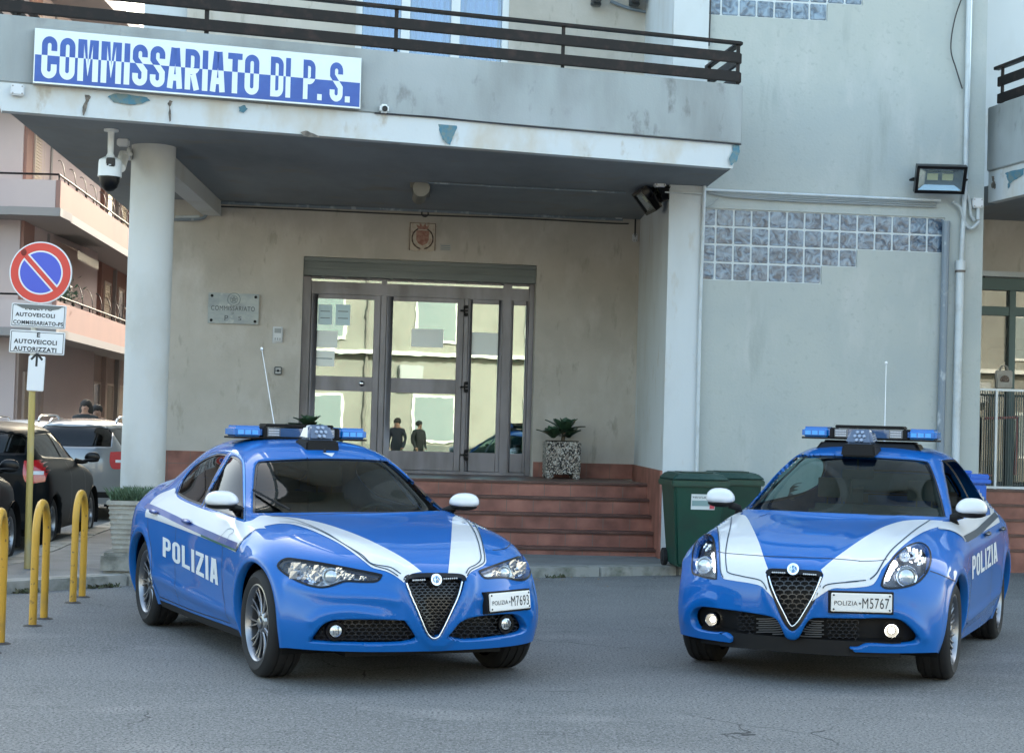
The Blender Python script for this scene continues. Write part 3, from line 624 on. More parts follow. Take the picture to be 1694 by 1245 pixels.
# ---------------------------------------------------------------- marble plaque, crest, intercom
def onB(px0, py0, px1, py1, d): s0_, z1_ = B.hit(px0, py0, d); s1_, z0_ = B.hit(px1, py1, d); return s0_, s1_, z0_, z1_
marble = pmat('marble', (.36,.40,.40), .3, noise=[(3,6,.42,.62,(.26,.30,.32),(1,1,2)), (9,4,.6,.7,(.45,.48,.47),one)])
s0_, s1_, z0_, z1_ = onB(345, 483.5, 427.5, 537, .03)
m = MB(); m.pbox(B, s0_, s1_, z0_, z1_, 0, .03); pq = m.build('marble_plaque', marble, None, bevel=.004); tag(pq, 'grey marble plaque engraved COMMISSARIATO P. S. left of the glass doors', 'plaque')
eng = pmat('engraving', (.06,.075,.085), .7); W_, H_ = s1_-s0_, z1_-z0_; up = Vector((0,0,1))
flat_text('engraved_text', 'COMMISSARIATO', B.P(s0_+W_*.06, z0_+H_*.43, .032), B.t, up, W_*.86, H_*.15, eng, pq, 0, 1.1, .0)
flat_text('engraved_text', 'P', B.P(s0_+W_*.33, z0_+H_*.10, .032), B.t, up, W_*.07, H_*.17, eng, pq, 0, 1, 0); flat_text('engraved_text', 'S', B.P(s0_+W_*.60, z0_+H_*.12, .032), B.t, up, W_*.06, H_*.13, eng, pq, 0, 1, 0)
flat_text('engraved_text', 'DI', B.P(s0_+W_*.47, z0_+H_*.32, .032), B.t, up, W_*.04, H_*.06, eng, pq, 0, 1, 0)
m = MB(); c_ = B.P(s0_+W_*.5, z0_+H_*.80, .033)
for rr in (.085, .05): m.tube([c_+B.t*rr*math.cos(a)+up*rr*math.sin(a) for a in [2*math.pi*i/24 for i in range(24)]], .004, 6, closed=True)
for i in range(5): a = R(90+144*i); b2 = R(90+144*(i+1)); m.tube([c_+B.t*.04*math.cos(a)+up*.04*math.sin(a), c_+B.t*.04*math.cos(b2)+up*.04*math.sin(b2)], .004, 4)
m.build('engraved_emblem', pmat('engraving_light', (.22,.26,.27), .7), pq)
m = MB()
for x in (.07, .93):
    for y in (.1, .9): m.lathe([(0, .008), (.018, .006), (.02, 0)], frameM_(B.P(s0_+W_*x, z0_+H_*y, .032), B.n), 12)
m.build('plaque_stud', plastic_black, pq, True)
s0_, s1_, z0_, z1_ = onB(677, 367, 721, 417, .03); W_, H_ = s1_-s0_, z1_-z0_
m = MB(); pts_ = [(0,0.06),(.25,.0),(.5,.03),(.75,.0),(1,.07),(1,1),(0,1)]
vs = [B.P(s0_+x*W_, z0_+y*H_, .0) for x, y in pts_]+[B.P(s0_+x*W_, z0_+y*H_, .03) for x, y in pts_]
m.add(vs, [tuple(range(7)), tuple(range(13, 6, -1))]+[(i, (i+1)%7, 7+(i+1)%7, 7+i) for i in range(7)]); cr = m.build('crest_plaque', pmat('crest_ceramic', (.48,.42,.34), .4, noise=[(20,4,.5,.7,(.36,.26,.20),one)])); tag(cr, 'small square ceramic crest with a crown and red shield above the doors', 'crest')
red = pmat('crest_red', (.25,.10,.07), .5, noise=[(18,3,.4,.6,(.36,.20,.15),one)])
def P2(x, y, d=.034): return B.P(s0_+x*W_, z0_+y*H_, d)
m = MB(); m.tube([P2(x, y) for x, y in [(.04,.03),(.04,.97),(.96,.97),(.96,.04)]], .006, 6); m.build('crest_border', pmat('crest_brown', (.08,.05,.04), .5), cr)
sh = [(.27,.72),(.73,.72),(.73,.4),(.66,.28),(.5,.2),(.34,.28),(.27,.4)]; mesh('crest_shield', [P2(x, y, .036) for x, y in sh], [tuple(range(7))[::-1]], red, cr)
m = MB(); cw = [(.33,.76),(.67,.76),(.74,.92),(.62,.84),(.6,.98),(.5,.86),(.4,.98),(.38,.84),(.26,.92)]; vs = [P2(x, y, .036) for x, y in cw]; m.add(vs+[P2(.5,.80,.036)], [(i, (i+1) % 9, 9) for i in range(9)]); m.build('crest_crown', red, cr)
m = MB()
for sgn in (-1, 1): m.tube([P2(.5+sgn*(.38*math.sin(t)), .45-.36*math.cos(t), .034) for t in [R(10+i*13) for i in range(12)]], [.008+.004*(i % 2) for i in range(12)], 6)
m.build('crest_wreath', pmat('crest_brown', (.08,.05,.04), .5), cr)
s0_, s1_, z0_, z1_ = onB(728, 403, 746, 415, .01); m = MB(); m.pbox(B, s0_, s1_, z0_, z1_, 0, .01); o = m.build('small_label_plate', pmat('plate_grey', (.42,.41,.39), .6)); tag(o, 'tiny grey label plate on the wall beside the crest', 'label')
for i in range(3):
    t = MB(); t.pbox(B, s0_+.015, s1_-.015, z1_-.03-i*.025, z1_-.022-i*.025, .01, .0108); t.build('print_line', pmat('print_grey', (.18,.24,.27), .7), o)
s0_, s1_, z0_, z1_ = onB(452.5, 541, 466.5, 565, .04); m = MB(); m.pbox(B, s0_-.01, s1_+.01, z0_-.02, z1_+.01, 0, .01); m.pbox(B, s0_, s1_, z0_, z1_, .01, .045); o = m.build('intercom', box_w, None, bevel=.006); tag(o, 'white wall intercom with grey speaker, between plaque and doors', 'intercom')
m = MB(); m.pbox(B, s0_+.015, s1_-.015, z0_+(z1_-z0_)*.6, z1_-.015, .045, .047); m.build('speaker_panel', pmat('plate_grey2', (.3,.32,.33), .5), o)
for i in range(3):
    m = MB(); m.pbox(B, s0_+.02+i*.032, s0_+.035+i*.032, z0_+.02, z0_+.05, .045, .05); m.build('call_button', pmat('plate_grey2', (.3,.32,.33), .5), o)
s0_, s1_, z0_, z1_ = onB(454, 606, 466, 620, .03); m = MB(); m.pbox(B, s0_, s1_, z0_, z1_, 0, .03); o = m.build('wall_switch', pmat('switch_dark', (.05,.06,.065), .5), None, bevel=.008); tag(o, 'small square black edged key switch under the intercom', 'switch')
m = MB(); m.pbox(B, s0_+.015, s1_-.015, z0_+.015, z1_-.015, .03, .034); m.build('switch_plate', pmat('plate_grey', (.42,.41,.39), .6), o)
m = MB(); m.lathe([(0,.008),(.015,.006),(.017,0)], frameM_(B.P((s0_+s1_)/2, (z0_+z1_)/2, .034), B.n), 12); m.pbox(B, (s0_+s1_)/2-.035, (s0_+s1_)/2+.035, (z0_+z1_)/2-.004, (z0_+z1_)/2+.004, .034, .038); m.build('key_slot', plastic_black, o)
# ---------------------------------------------------------------- car toolkit
from mathutils.interpolate import poly_3d_calc as interp_w
def cc_body(TOP, SIDEZ, FRONT, REAR, levels=3):
    """box-topology cage (half car, mirrored) -> smooth dense bmesh. TOP rows: list of stations, each 5 points (x,y,z) centre->edge.
    SIDEZ: per station list of (dy, z) below the edge; FRONT/REAR: rows of 5 (x,y,z) below first/last station."""
    V = []; idx = {}; F = []
    def vid(p, sgn):
        p = (p[0], p[1]*sgn, p[2]); k = (round(p[0], 4), round(p[1], 4), round(p[2], 4))
        if k not in idx: idx[k] = len(V); V.append(p)
        return idx[k]
    n = len(TOP); K = len(SIDEZ[0])
    side = [[TOP[i][4]]+[(TOP[i][4][0], SIDEZ[i][k][0], SIDEZ[i][k][1]) for k in range(K)] for i in range(n)]
    for k in range(K): side[0][k+1] = FRONT[k][4]; side[-1][k+1] = REAR[k][4]
    fr = [TOP[0]]+FRONT; rr = [TOP[-1]]+REAR
    for sgn in (1, -1):
        def q(a, b, c, d):
            ids = [vid(a, sgn), vid(b, sgn), vid(c, sgn), vid(d, sgn)]
            if sgn < 0: ids.reverse()
            if len(set(ids)) == 4: F.append(tuple(ids))
        for i in range(n-1):
            for j in range(4): q(TOP[i][j], TOP[i][j+1], TOP[i+1][j+1], TOP[i+1][j])
            for k in range(K): q(side[i][k], side[i][k+1], side[i+1][k+1], side[i+1][k])
        for k in range(K):
            for j in range(4):
                q(fr[k][j], fr[k+1][j], fr[k+1][j+1], fr[k][j+1]); q(rr[k][j], rr[k][j+1], rr[k+1][j+1], rr[k+1][j])
    me = bpy.data.meshes.new('cage'); me.from_pydata(V, [], F); me.update()
    o = bpy.data.objects.new('cage', me); col.objects.link(o)
    md = o.modifiers.new('s', 'SUBSURF'); md.levels = levels; md.render_levels = levels
    dg = bpy.context.evaluated_depsgraph_get(); dg.update()
    m2 = bpy.data.meshes.new_from_object(o.evaluated_get(dg)); bpy.data.objects.remove(o)
    bm = bmesh.new(); bm.from_mesh(m2); bpy.data.meshes.remove(m2); bpy.data.meshes.remove(me)
    bmesh.ops.recalc_face_normals(bm, faces=bm.faces)
    top = max(bm.faces, key=lambda f: f.calc_center_median().z); top.normal_update()
    if top.normal.z < 0: bmesh.ops.reverse_faces(bm, faces=bm.faces)
    bm.normal_update(); return bm
def in_poly(x, y, P):
    c = False; j = len(P)-1
    for i in range(len(P)):
        xi, yi = P[i][0], P[i][1]; xj, yj = P[j][0], P[j][1]
        if (yi > y) != (yj > y) and x < (xj-xi)*(y-yi)/(yj-yi)+xi: c = not c
        j = i
    return c
def near_poly(x, y, P):
    best = None; bd = 1e18
    for i in range(len(P)):
        ax, ay = P[i][0], P[i][1]; bx, by = P[(i+1) % len(P)][0], P[(i+1) % len(P)][1]
        dx, dy = bx-ax, by-ay; L = dx*dx+dy*dy
        t = 0 if L < 1e-12 else max(0, min(1, ((x-ax)*dx+(y-ay)*dy)/L))
        qx, qy = ax+dx*t, ay+dy*t; d = (qx-x)**2+(qy-y)**2
        if d < bd: bd = d; best = (qx, qy)
    return best, math.sqrt(bd)
PARTNER = {}
def crease(car, bm, lines):
    """raise soft ridges on the shell along traced lines; both halves alike. lines: (pixel points, height, sigma px, view)"""
    SL = [([Vector((p[0], p[1])) for p in spline(pts, 4)], h, sg, vw) for pts, h, sg, vw in lines]
    bm.normal_update(); out = []
    SL = [(P, h, sg, vw, min(p.x for p in P)-3*sg, max(p.x for p in P)+3*sg, min(p.y for p in P)-3*sg, max(p.y for p in P)+3*sg) for P, h, sg, vw in SL]
    for v in bm.verts:
        d = 0
        for mir in (1, -1):
            c = Vector((v.co.x, v.co.y*mir, v.co.z)); n = Vector((v.normal.x, v.normal.y*mir, v.normal.z))
            qp = None
            for P, h, sg, vw, bx0, bx1, by0, by1 in SL:
                if vw == 'px':
                    if n.dot(car.cl-c) < .0: continue
                    if qp is None: qp = car.to_px(c)
                    q = qp
                elif vw == 'side':
                    if c.y < .3: continue
                    q = (c.x, c.z)
                if not (bx0 < q[0] < bx1 and by0 < q[1] < by1): continue
                q = Vector(q); bd = 1e9
                for a, b in zip(P, P[1:]):
                    e = b-a; t = max(0, min(1, (q-a).dot(e)/max(e.length_squared, 1e-12))); bd = min(bd, (a+e*t-q).length_squared)
                    if bd < 1e-9: break
                if bd < (3*sg)**2: d = max(d, h*math.exp(-bd/(2*sg*sg)), key=abs)
        if d: out.append((v, d))
    for v, d in out: v.co += v.normal*d
    bm.normal_update()
class Car:
    def __init__(s, name, centre, fwd, label, cat='car', group=None):
        u = Vector((fwd[0], fwd[1], 0)).normalized(); s.rz = math.atan2(u.y, u.x)
        s.M = Matrix.Translation((centre[0], centre[1], 0)) @ Matrix.Rotation(s.rz, 4, 'Z'); s.I = s.M.inverted()
        s.root = empty(name, (centre[0], centre[1], 0), label, cat, group, s.rz)
        s.cl = s.I @ C0
    def set_body(s, bm):
        s.bm = bm; s.bvh = BVHTree.FromBMesh(bm); bm.faces.ensure_lookup_table()
        s.fco = [[v.co.copy() for v in f.verts] for f in bm.faces]; s.fno = [[v.normal.copy() for v in f.verts] for f in bm.faces]
    def snorm(s, p):
        h, n, i, t = s.bvh.find_nearest(p); w = interp_w(s.fco[i], h); return sum((a*b for a, b in zip(s.fno[i], w)), Vector()).normalized()
    def smooth_normals(s, me):
        me.normals_split_custom_set_from_vertices([s.snorm(v.co) for v in me.vertices])
    def loc(s, p): return s.I @ Vector(p)
    # --- camera-pixel views
    def px2(s, px, py, inset=0.0):
        d = (s.I.to_3x3() @ ray(px, py)).normalized()
        h, n, i, t = s.bvh.ray_cast(s.cl, d)
        if h is None:
            return None, None
        if n.dot(d) > 0: n = -n
        return h+n*inset, n
    def to_px(s, p): return proj(s.M @ Vector(p))
    # --- orthographic views: 'side' (x,z) from +y/-y ; 'top' (x,y); 'front' (y,z); 'rear'
    def ortho(s, view, a, b, inset=0.0, sg=1):
        if view == 'side': o = Vector((a, 3*sg, b)); d = Vector((0, -sg, 0))
        elif view == 'top': o = Vector((a, b, 3)); d = Vector((0, 0, -1))
        elif view == 'front': o = Vector((4, a, b)); d = Vector((-1, 0, 0))
        else: o = Vector((-7, a, b)); d = Vector((1, 0, 0))
        h, n, i, t = s.bvh.ray_cast(o, d)
        if h is None: return None, None
        if n.dot(d) > 0: n = -n
        return h+n*inset, n
    def maps(s, view, sg=1):
        if view == 'px': return (lambda p: s.to_px(p)), (lambda a, b, ins=0: s.px2(a, b, ins)), (lambda p, n: n.dot(s.cl-p) > 0)
        if view == 'side': return (lambda p: (p[0], p[2])), (lambda a, b, ins=0: s.ortho('side', a, b, ins, sg)), (lambda p, n: n.y*sg > (.42 if p[2] > .8 else 0.) and p[1]*sg > 0)
        if view == 'top': return (lambda p: (p[0], p[1])), (lambda a, b, ins=0: s.ortho('top', a, b, ins)), (lambda p, n: n.z > 0)
        if view == 'front': return (lambda p: (p[1], p[2])), (lambda a, b, ins=0: s.ortho('front', a, b, ins)), (lambda p, n: n.x > 0)
        return (lambda p: (p[1], p[2])), (lambda a, b, ins=0: s.ortho('rear', a, b, ins)), (lambda p, n: n.x < 0 and p[0] < -1.5)
    def cut(s, poly, view='px', sg=1, mirror=False, cell=4.0, lip=.03, xr=None):
        """remove the body faces inside poly, snap the rim to it, turn the rim inwards"""
        t2, fr, vis = s.maps(view, sg); bm = s.bm; P = [(p[0], p[1]) for p in poly]
        for mir in ((False, True) if mirror else (False,)):
            f_ = (lambda p: Vector((p[0], -p[1], p[2]))) if mir else (lambda p: Vector(p))
            bx = [min(p[0] for p in P), max(p[0] for p in P), min(p[1] for p in P), max(p[1] for p in P)]
            dl = []
            for f in bm.faces:
                c = f_(f.calc_center_median()); n = f_(f.normal)
                if xr and not (xr[0] <= c.x <= xr[1]): continue
                if not vis(c, n): continue
                q = t2(c)
                if bx[0] <= q[0] <= bx[1] and bx[2] <= q[1] <= bx[3] and in_poly(q[0], q[1], P): dl.append(f)
            if not dl: continue
            vs = set(v for f in dl for v in f.verts)
            bmesh.ops.delete(bm, geom=dl, context='FACES')
            vs = [v for v in vs if v.is_valid and any(len(e.link_faces) == 1 for e in v.link_edges)]
            for v in vs:
                q = t2(f_(v.co)); b, d = near_poly(q[0], q[1], P)
                if d < cell*2.2:
                    h, n = fr(b[0], b[1])
                    if h is not None:
                        h = f_(h)
                        if (h-v.co).length < .12: v.co = h
            if lip:
                vset = set(vs); es = [e for v in vs for e in v.link_edges if len(e.link_faces) == 1 and e.verts[0] in vset and e.verts[1] in vset]
                es = list(set(es))
                ret = bmesh.ops.extrude_edge_only(bm, edges=es)
                nv = [g for g in ret['geom'] if isinstance(g, bmesh.types.BMVert)]
                for v in nv:
                    if view == 'side': v.co.y -= math.copysign(lip, v.co.y)
                    else:
                        h = s.bvh.find_nearest(v.co); n = h[1]
                        if n.dot(v.co-Vector((-1.2, 0, .6))) < 0: n = -n
                        v.co -= n*lip
            bm.normal_update()
    def patch(s, name, poly, mat, view='px', sg=1, off=.003, cell=4.0, mirror=False, parent=None, xr=None, thick=0):
        """a surface piece lying on (or under) the body inside the 2D outline"""
        t2, fr, vis = s.maps(view, sg); bm = bmesh.new()
        pp = []
        for p in poly:
            if not pp or (Vector((p[0], p[1]))-pp[-1]).length > cell*.05: pp.append(Vector((p[0], p[1])))
        vv = [bm.verts.new((p[0], p[1], 0)) for p in pp]
        for t in tessellate_polygon([[Vector((p[0], p[1], 0)) for p in pp]]):
            a, b, c = [pp[i] for i in t]
            if abs((b-a).cross(c-a)) > 1e-9: bm.faces.new([vv[i] for i in (t if (b-a).cross(c-a) > 0 else t[::-1])])
        for ax in (0, 1):
            lo = min(p[ax] for p in poly); hi = max(p[ax] for p in poly); k = lo+cell
            nn = Vector((1, 0, 0)) if ax == 0 else Vector((0, 1, 0))
            while k < hi-1e-6:
                bmesh.ops.bisect_plane(bm, geom=bm.verts[:]+bm.edges[:]+bm.faces[:], plane_co=nn*k, plane_no=nn, dist=cell*.01); k += cell
        bmesh.ops.remove_doubles(bm, verts=bm.verts, dist=cell*.05)
        bad = []
        for v in bm.verts:
            h, n = fr(v.co.x, v.co.y, off)
            if h is None or (xr and not (xr[0] <= h.x <= xr[1])): bad.append(v)
            else: v.co = h
        if bad: bmesh.ops.delete(bm, geom=bad, context='VERTS')
        if not bm.faces: bm.free(); return None
        bm.normal_update()
        # face outwards
        sgn = 0
        for f in bm.faces:
            h = s.bvh.find_nearest(f.calc_center_median()); sgn += f.normal.dot(h[1])*f.calc_area()
        if sgn < 0: bmesh.ops.reverse_faces(bm, faces=bm.faces)
        me = bpy.data.meshes.new(name); bm.to_mesh(me)
        o = mobj(name, me, mat, parent or s.root, True); s.smooth_normals(me)
        if mirror:
            for v in bm.verts: v.co.y *= -1
            bmesh.ops.reverse_faces(bm, faces=bm.faces); me2 = bpy.data.meshes.new(name); bm.to_mesh(me2)
            PARTNER[o.name] = mobj(name, me2, mat, parent or s.root, True); s.smooth_normals(me2)
        bm.free(); return o
    def ribbon(s, name, pts, width, mat, view='px', sg=1, off=.004, closed=False, n=8, parent=None, mirror=False, mb=None, tube=False, side=0):
        t2, fr, vis = s.maps(view, sg); P = spline(pts, n, closed) if n > 1 else [Vector(p) for p in pts]
        H = []
        for p in P:
            h, nn = fr(p[0], p[1], off)
            if h is not None: H.append((h, nn))
        if len(H) < 2: return None
        own = mb is None; mb = mb or MB()
        if mirror and own:
            a = s.ribbon(name, pts, width, mat, view, sg, off, closed, n, parent, False, None, tube, side)
            if a is None: return None
            me2 = a.data.copy(); me2.transform(Matrix.Diagonal((1, -1, 1, 1))); me2.flip_normals(); b = mobj(name, me2, None, PARTNER.get(parent.name, parent) if parent else s.root); PARTNER[a.name] = b
            return a
        for mir in ((1, -1) if mirror else (1,)):
            HH = [(Vector((h.x, h.y*mir, h.z)), Vector((q.x, q.y*mir, q.z))) for h, q in H]
            if tube: mb.tube([h for h, q in HH], width, 8, closed=closed)
            else:
                vs = []; m = len(HH)
                for i, (h, q) in enumerate(HH):
                    t = HH[(i+1) % m][0]-HH[i-1][0] if closed else HH[min(i+1, m-1)][0]-HH[max(i-1, 0)][0]
                    b = q.cross(t).normalized(); vs += [h+b*width*(.5+side), h-b*width*(.5-side)]
                mb.add(vs, [(2*i, 2*i+1, (2*i+3) % (2*m), (2*i+2) % (2*m)) for i in range(m if closed else m-1)])
        if own: return mb.build(name, mat, parent or s.root, True, angle=60)
    def text(s, name, txt, quad, mat, bold=.03, off=.003, cell=.08, spacing=1.0, view='px', parent=None, sg=1):
        """quad: bl, br, tr, tl in the view's 2D"""
        vs, fs = block2d(txt, .17, .09, .46) if bold < 0 else text2d(txt, bold, spacing); bm = bmesh.new()
        v = [bm.verts.new((x, y, 0)) for x, y in vs]
        for f in fs:
            try: bm.faces.new([v[i] for i in f])
            except Exception: pass
        bmesh.ops.triangulate(bm, faces=bm.faces)
        for ax, st in ((0, cell*.4), (1, cell)):
            k = st; nn = Vector((1, 0, 0)) if ax == 0 else Vector((0, 1, 0))
            while k < 1: bmesh.ops.bisect_plane(bm, geom=bm.verts[:]+bm.edges[:]+bm.faces[:], plane_co=nn*k, plane_no=nn); k += st
        t2, fr, vis = s.maps(view, sg); bl, br, tr, tl = [Vector(q) for q in quad]; bad = []
        for q in bm.verts:
            a, b = q.co.x, q.co.y; p = bl*(1-a)*(1-b)+br*a*(1-b)+tr*a*b+tl*(1-a)*b
            h, n = fr(p.x, p.y, off)
            if h is None: bad.append(q)
            else: q.co = h
        if bad: bmesh.ops.delete(bm, geom=bad, context='VERTS')
        me = bpy.data.meshes.new(name); bm.to_mesh(me); bm.free(); return mobj(name, me, mat, parent or s.root)
    def fix_body(s, mat, name='body'):
        me = bpy.data.meshes.new(name); s.bm.to_mesh(me)
        o = mobj(name, me, mat, s.root, True)
        for e in me.edges: pass
        return o
    def frame(s, c_px, inset=0, view='px'):
        h, n = s.px2(c_px[0], c_px[1], inset)
        z = n; x = Vector((0, 0, 1)).cross(z).normalized(); y = z.cross(x)
        return h, x, y, z
    def hexmesh(s, name, poly, size, width, mat, off, parent=None, view='px', sq=.75, rows_only=False):
        """honeycomb laid at depth off inside the outline"""
        t2, fr, vis = s.maps(view); P = [(p[0], p[1]) for p in poly]
        x0 = min(p[0] for p in P); x1 = max(p[0] for p in P); y0 = min(p[1] for p in P); y1 = max(p[1] for p in P)
        mb = MB(); a = size; hgt = size*sq; segs = []
        r = 0; y = y0
        while y < y1+hgt:
            x = x0+(a*.5 if r % 2 else 0)
            while x < x1+a:
                pts = [(x-a*.5, y-hgt*.25), (x-a*.25, y-hgt*.5), (x+a*.25, y-hgt*.5), (x+a*.5, y-hgt*.25)] if not rows_only else [(x-a*.45, y), (x+a*.45, y)]
                for p, q in zip(pts, pts[1:]): segs.append((p, q))
                if not rows_only: segs.append(((x+a*.5, y-hgt*.25), (x+a*.5, y+hgt*.25)))
                x += a
            y += hgt*.75 if not rows_only else hgt; r += 1
        for p, q in segs:
            if in_poly(*p, P) and in_poly(*q, P):
                h1, n1 = fr(p[0], p[1], off); h2, n2 = fr(q[0], q[1], off)
                if h1 is None or h2 is None or (h2-h1).length > .2: continue
                d = (h2-h1).normalized(); b = n1.cross(d).normalized()*width*.5; e = d*width*.3
                dn = n1*width
                mb.add([h1-e+b, h1-e-b, h2+e-b, h2+e+b, h1-e+b-dn, h1-e-b-dn, h2+e-b-dn, h2+e+b-dn], [(0,1,2,3),(0,4,5,1),(2,6,7,3),(1,5,6,2),(3,7,4,0)])
        return mb.build(name, mat, parent or s.root)
def make_wheel(car, x, sg, r, rw, track, rimr, style=0, face=None):
    """wheel > tyre, rim ; sg=+1 left side"""
    M = Matrix.Translation((x, sg*track, r)) @ Matrix.Rotation(R(-90*sg), 4, 'X')   # local z points outwards
    hub = MB(); hub.lathe([(0, -.02), (.15, -.02), (.155, -.03), (.155, -.05), (0, -.05)], M, 40)
    hub.lathe([(0, -rw*.42), (rimr*.9, -rw*.42)], M, 24)
    w = hub.build('wheel', pmat('brake_steel', (.12,.12,.125), .4, .8), car.root, True)
    t = MB(); hw = rw/2; s = .0
    prof = [(rimr+.004, hw-.012), (rimr+.02, hw-.002), ((rimr+r)/2, hw+.006), (r-.035, hw-.002), (r-.015, hw-.012), (r-.004, hw-.03), (r, hw*.55), (r, -hw*.55), (r-.004, -hw+.03), (r-.03, -hw+.004), (rimr+.01, -hw)]
    for g in (hw*.45, 0.012, -hw*.4):   # tread grooves
        pass
    prof = [p for p in prof]
    pr = prof[:6]+[(r, hw*.6), (r, hw*.5), (r-.007, hw*.49), (r-.007, hw*.42), (r, hw*.41), (r, .012), (r-.007, .011), (r-.007, -.011), (r, -.012), (r, -hw*.41), (r-.007, -hw*.42), (r-.007, -hw*.49), (r, -hw*.5)]+prof[8:]
    t.lathe(pr, M, 56); t.build('tyre', rubber, w, True)
    ri = MB(); ri.lathe([(rimr+.005, hw-.01), (rimr-.004, hw-.008), (rimr-.016, hw-.02), (rimr-.02, hw-.05), (rimr-.025, -hw+.02)], M, 48)
    zf = hw-.025
    n = 10 if style == 0 else 14
    ri.lathe([(0, zf+.004), (.02, zf+.006), (.032, zf+.002), (.034, zf-.006)], M, 20)
    ri.lathe([(.034, zf-.01), (.06, zf-.014), (.075, zf-.03), (.07, zf-.05)], M, 24)
    def spoke(a0, a1, w0, w1):
        vs = []
        for k in range(5):
            tt = k/4; rr = .055+(rimr-.018-.055)*tt; a = a0+(a1-a0)*tt; ww = w0+(w1-w0)*tt; z = zf-.014-.012*math.sin(tt*math.pi)+.008*tt
            er = Vector((math.cos(a), math.sin(a), 0)); et = Vector((-math.sin(a), math.cos(a), 0))
            vs += [M @ (er*rr+et*ww+Vector((0,0,z-.006))), M @ (er*rr+et*ww*.5+Vector((0,0,z))), M @ (er*rr-et*ww*.5+Vector((0,0,z))), M @ (er*rr-et*ww+Vector((0,0,z-.006))), M @ (er*rr+Vector((0,0,z-.03)))]
        fs = []
        for k in range(4):
            for j in range(5): fs.append((k*5+j, k*5+(j+1)%5, (k+1)*5+(j+1)%5, (k+1)*5+j))
        ri.add(vs, fs)
    for k in range(n):
        a = 2*math.pi*k/n+.1
        if style == 0: spoke(a-.03, a-.11, .009, .006); spoke(a+.03, a+.11, .009, .006)
        else: spoke(a, a+.10, .010, .009); 
        if style == 1: spoke(a+.18, a+.30, .006, .005)
    for k in range(5):
        a = 2*math.pi*k/5+.3; ri.lathe([(0, .004), (.007, .004), (.008, -.01)], M @ Matrix.Translation((.048*math.cos(a), .048*math.sin(a), zf-.012)), 6)
    ri.build('rim', alu, w, True, angle=50)
    return w
def interior(car, xd, xs, zb, ztop, hw, dark, seatm, steer_sg=1):
    """dash, seats, steering wheel, mirror inside the glasshouse"""
    r = car.root
    d = MB(); d.box(xd-.55, xd-.05, -hw+.06, hw-.06, .55, zb-.07); d.box(xd-.42, xd-.32, -.25, .25, zb-.07, zb-.02)
    d.build('dashboard', dark, r, bevel=.03)
    fl = MB(); fl.box(xs-1.75, xd-.3, -hw+.05, hw-.05, .22, .26); fl.box(xs-1.8, xs-1.7, -hw+.05, hw-.05, .22, zb-.05); fl.box(xd-.62, xd-.56, -hw+.05, hw-.05, .22, .7)
    fl.build('cabin_floor', dark, r)
    for sg in (1, -1):
        s = MB(); y = .36*sg
        s.box(xs-.28, xs+.22, y-.25, y+.25, .40, .56)
        s.box8([(xs-.42, y-.25, .5), (xs-.28, y-.25, .5), (xs-.28, y+.25, .5), (xs-.42, y+.25, .5), (xs-.60, y-.2, 1.06), (xs-.50, y-.2, 1.06), (xs-.50, y+.2, 1.06), (xs-.60, y+.2, 1.06)])
        o = s.build('seat', seatm, r, bevel=.05)
        h = MB(); h.box(xs-.62, xs-.53, y-.13, y+.13, 1.11, 1.27); h.tube([(xs-.57, y-.06, 1.0), (xs-.57, y-.06, 1.14)], .008, 6); h.tube([(xs-.57, y+.06, 1.0), (xs-.57, y+.06, 1.14)], .008, 6)
        h.build('headrest', seatm, o, bevel=.03)
    b = MB(); b.box(xs-1.5, xs-1.0, -hw+.12, hw-.12, .4, .56); b.box(xs-1.7, xs-1.5, -hw+.14, hw-.14, .5, 1.02)
    for y in (-.4, .4): b.box(xs-1.66, xs-1.58, y-.12, y+.12, 1.0, 1.16)
    b.build('rear_bench', seatm, r, bevel=.04)
    st = MB(); Ms = Matrix.Translation((xd-.78, .36*steer_sg, zb-.12)) @ Matrix.Rotation(R(-68), 4, 'Y')
    st.tube([Ms @ Vector((.185*math.cos(a), .185*math.sin(a), 0)) for a in [2*math.pi*k/32 for k in range(32)]], .015, 8, closed=True)
    for a in (0, 2.2, 4.1): st.tube([Ms @ Vector((0,0,-.02)), Ms @ Vector((.18*math.cos(a), .18*math.sin(a), 0))], .014, 6)
    st.tube([Ms @ Vector((0,0,-.03)), Ms @ Vector((0,0,-.3))], .04, 8); st.build('steering_wheel', dark, r, True)
    m = MB(); m.box(xd-.92, xd-.89, -.12, .12, ztop-.16, ztop-.09); m.tube([(xd-.9, 0, ztop-.1), (xd-.88, 0, ztop-.01)], .012, 6); m.build('interior_mirror', dark, r, bevel=.015)
# ---------------------------------------------------------------- police cars
paint = pmat('blue_paint', (.0,.108,.40), .5, .0, coat=.8, spec=.15)
paint_white = pmat('white_livery', (.66,.68,.70), .3, coat=.6)
stripe_dark = pmat('livery_line', (.012,.035,.06), .35)
cab_dark = pmat('cabin_trim', (.02,.021,.023), .6)
seat_m = pmat('seat_fabric', (.09,.095,.10), .8)
wglass = glassmat('windscreen_glass', (.42,.72,.74), .03, 0, .48)
sglass = glassmat('side_glass', (.40,.5,.5), .04, 0, .16)
lensglass = glassmat('lamp_lens', (.95,.97,1), .04, 0, .96)
lamp_dark = pmat('lamp_housing', (.05,.052,.056), .25, .6)
reflector = pmat('lamp_reflector', (.8,.82,.85), .14, 1)
lamp_white = pmat('lamp_white', (.7,.75,.8), .2)
blue_lens = pmat('blue_lens', (.0,.15,.48), .2, spec=.3, coat=.5)
clear_mod = pmat('clear_module', (.16,.19,.23), .2, .3)
led_m = pmat('led', (.48,.50,.52), .3)
drl = pmat('drl_lit', (.8,.85,.9), .2, emit=((.9,.95,1.0), 2.2))
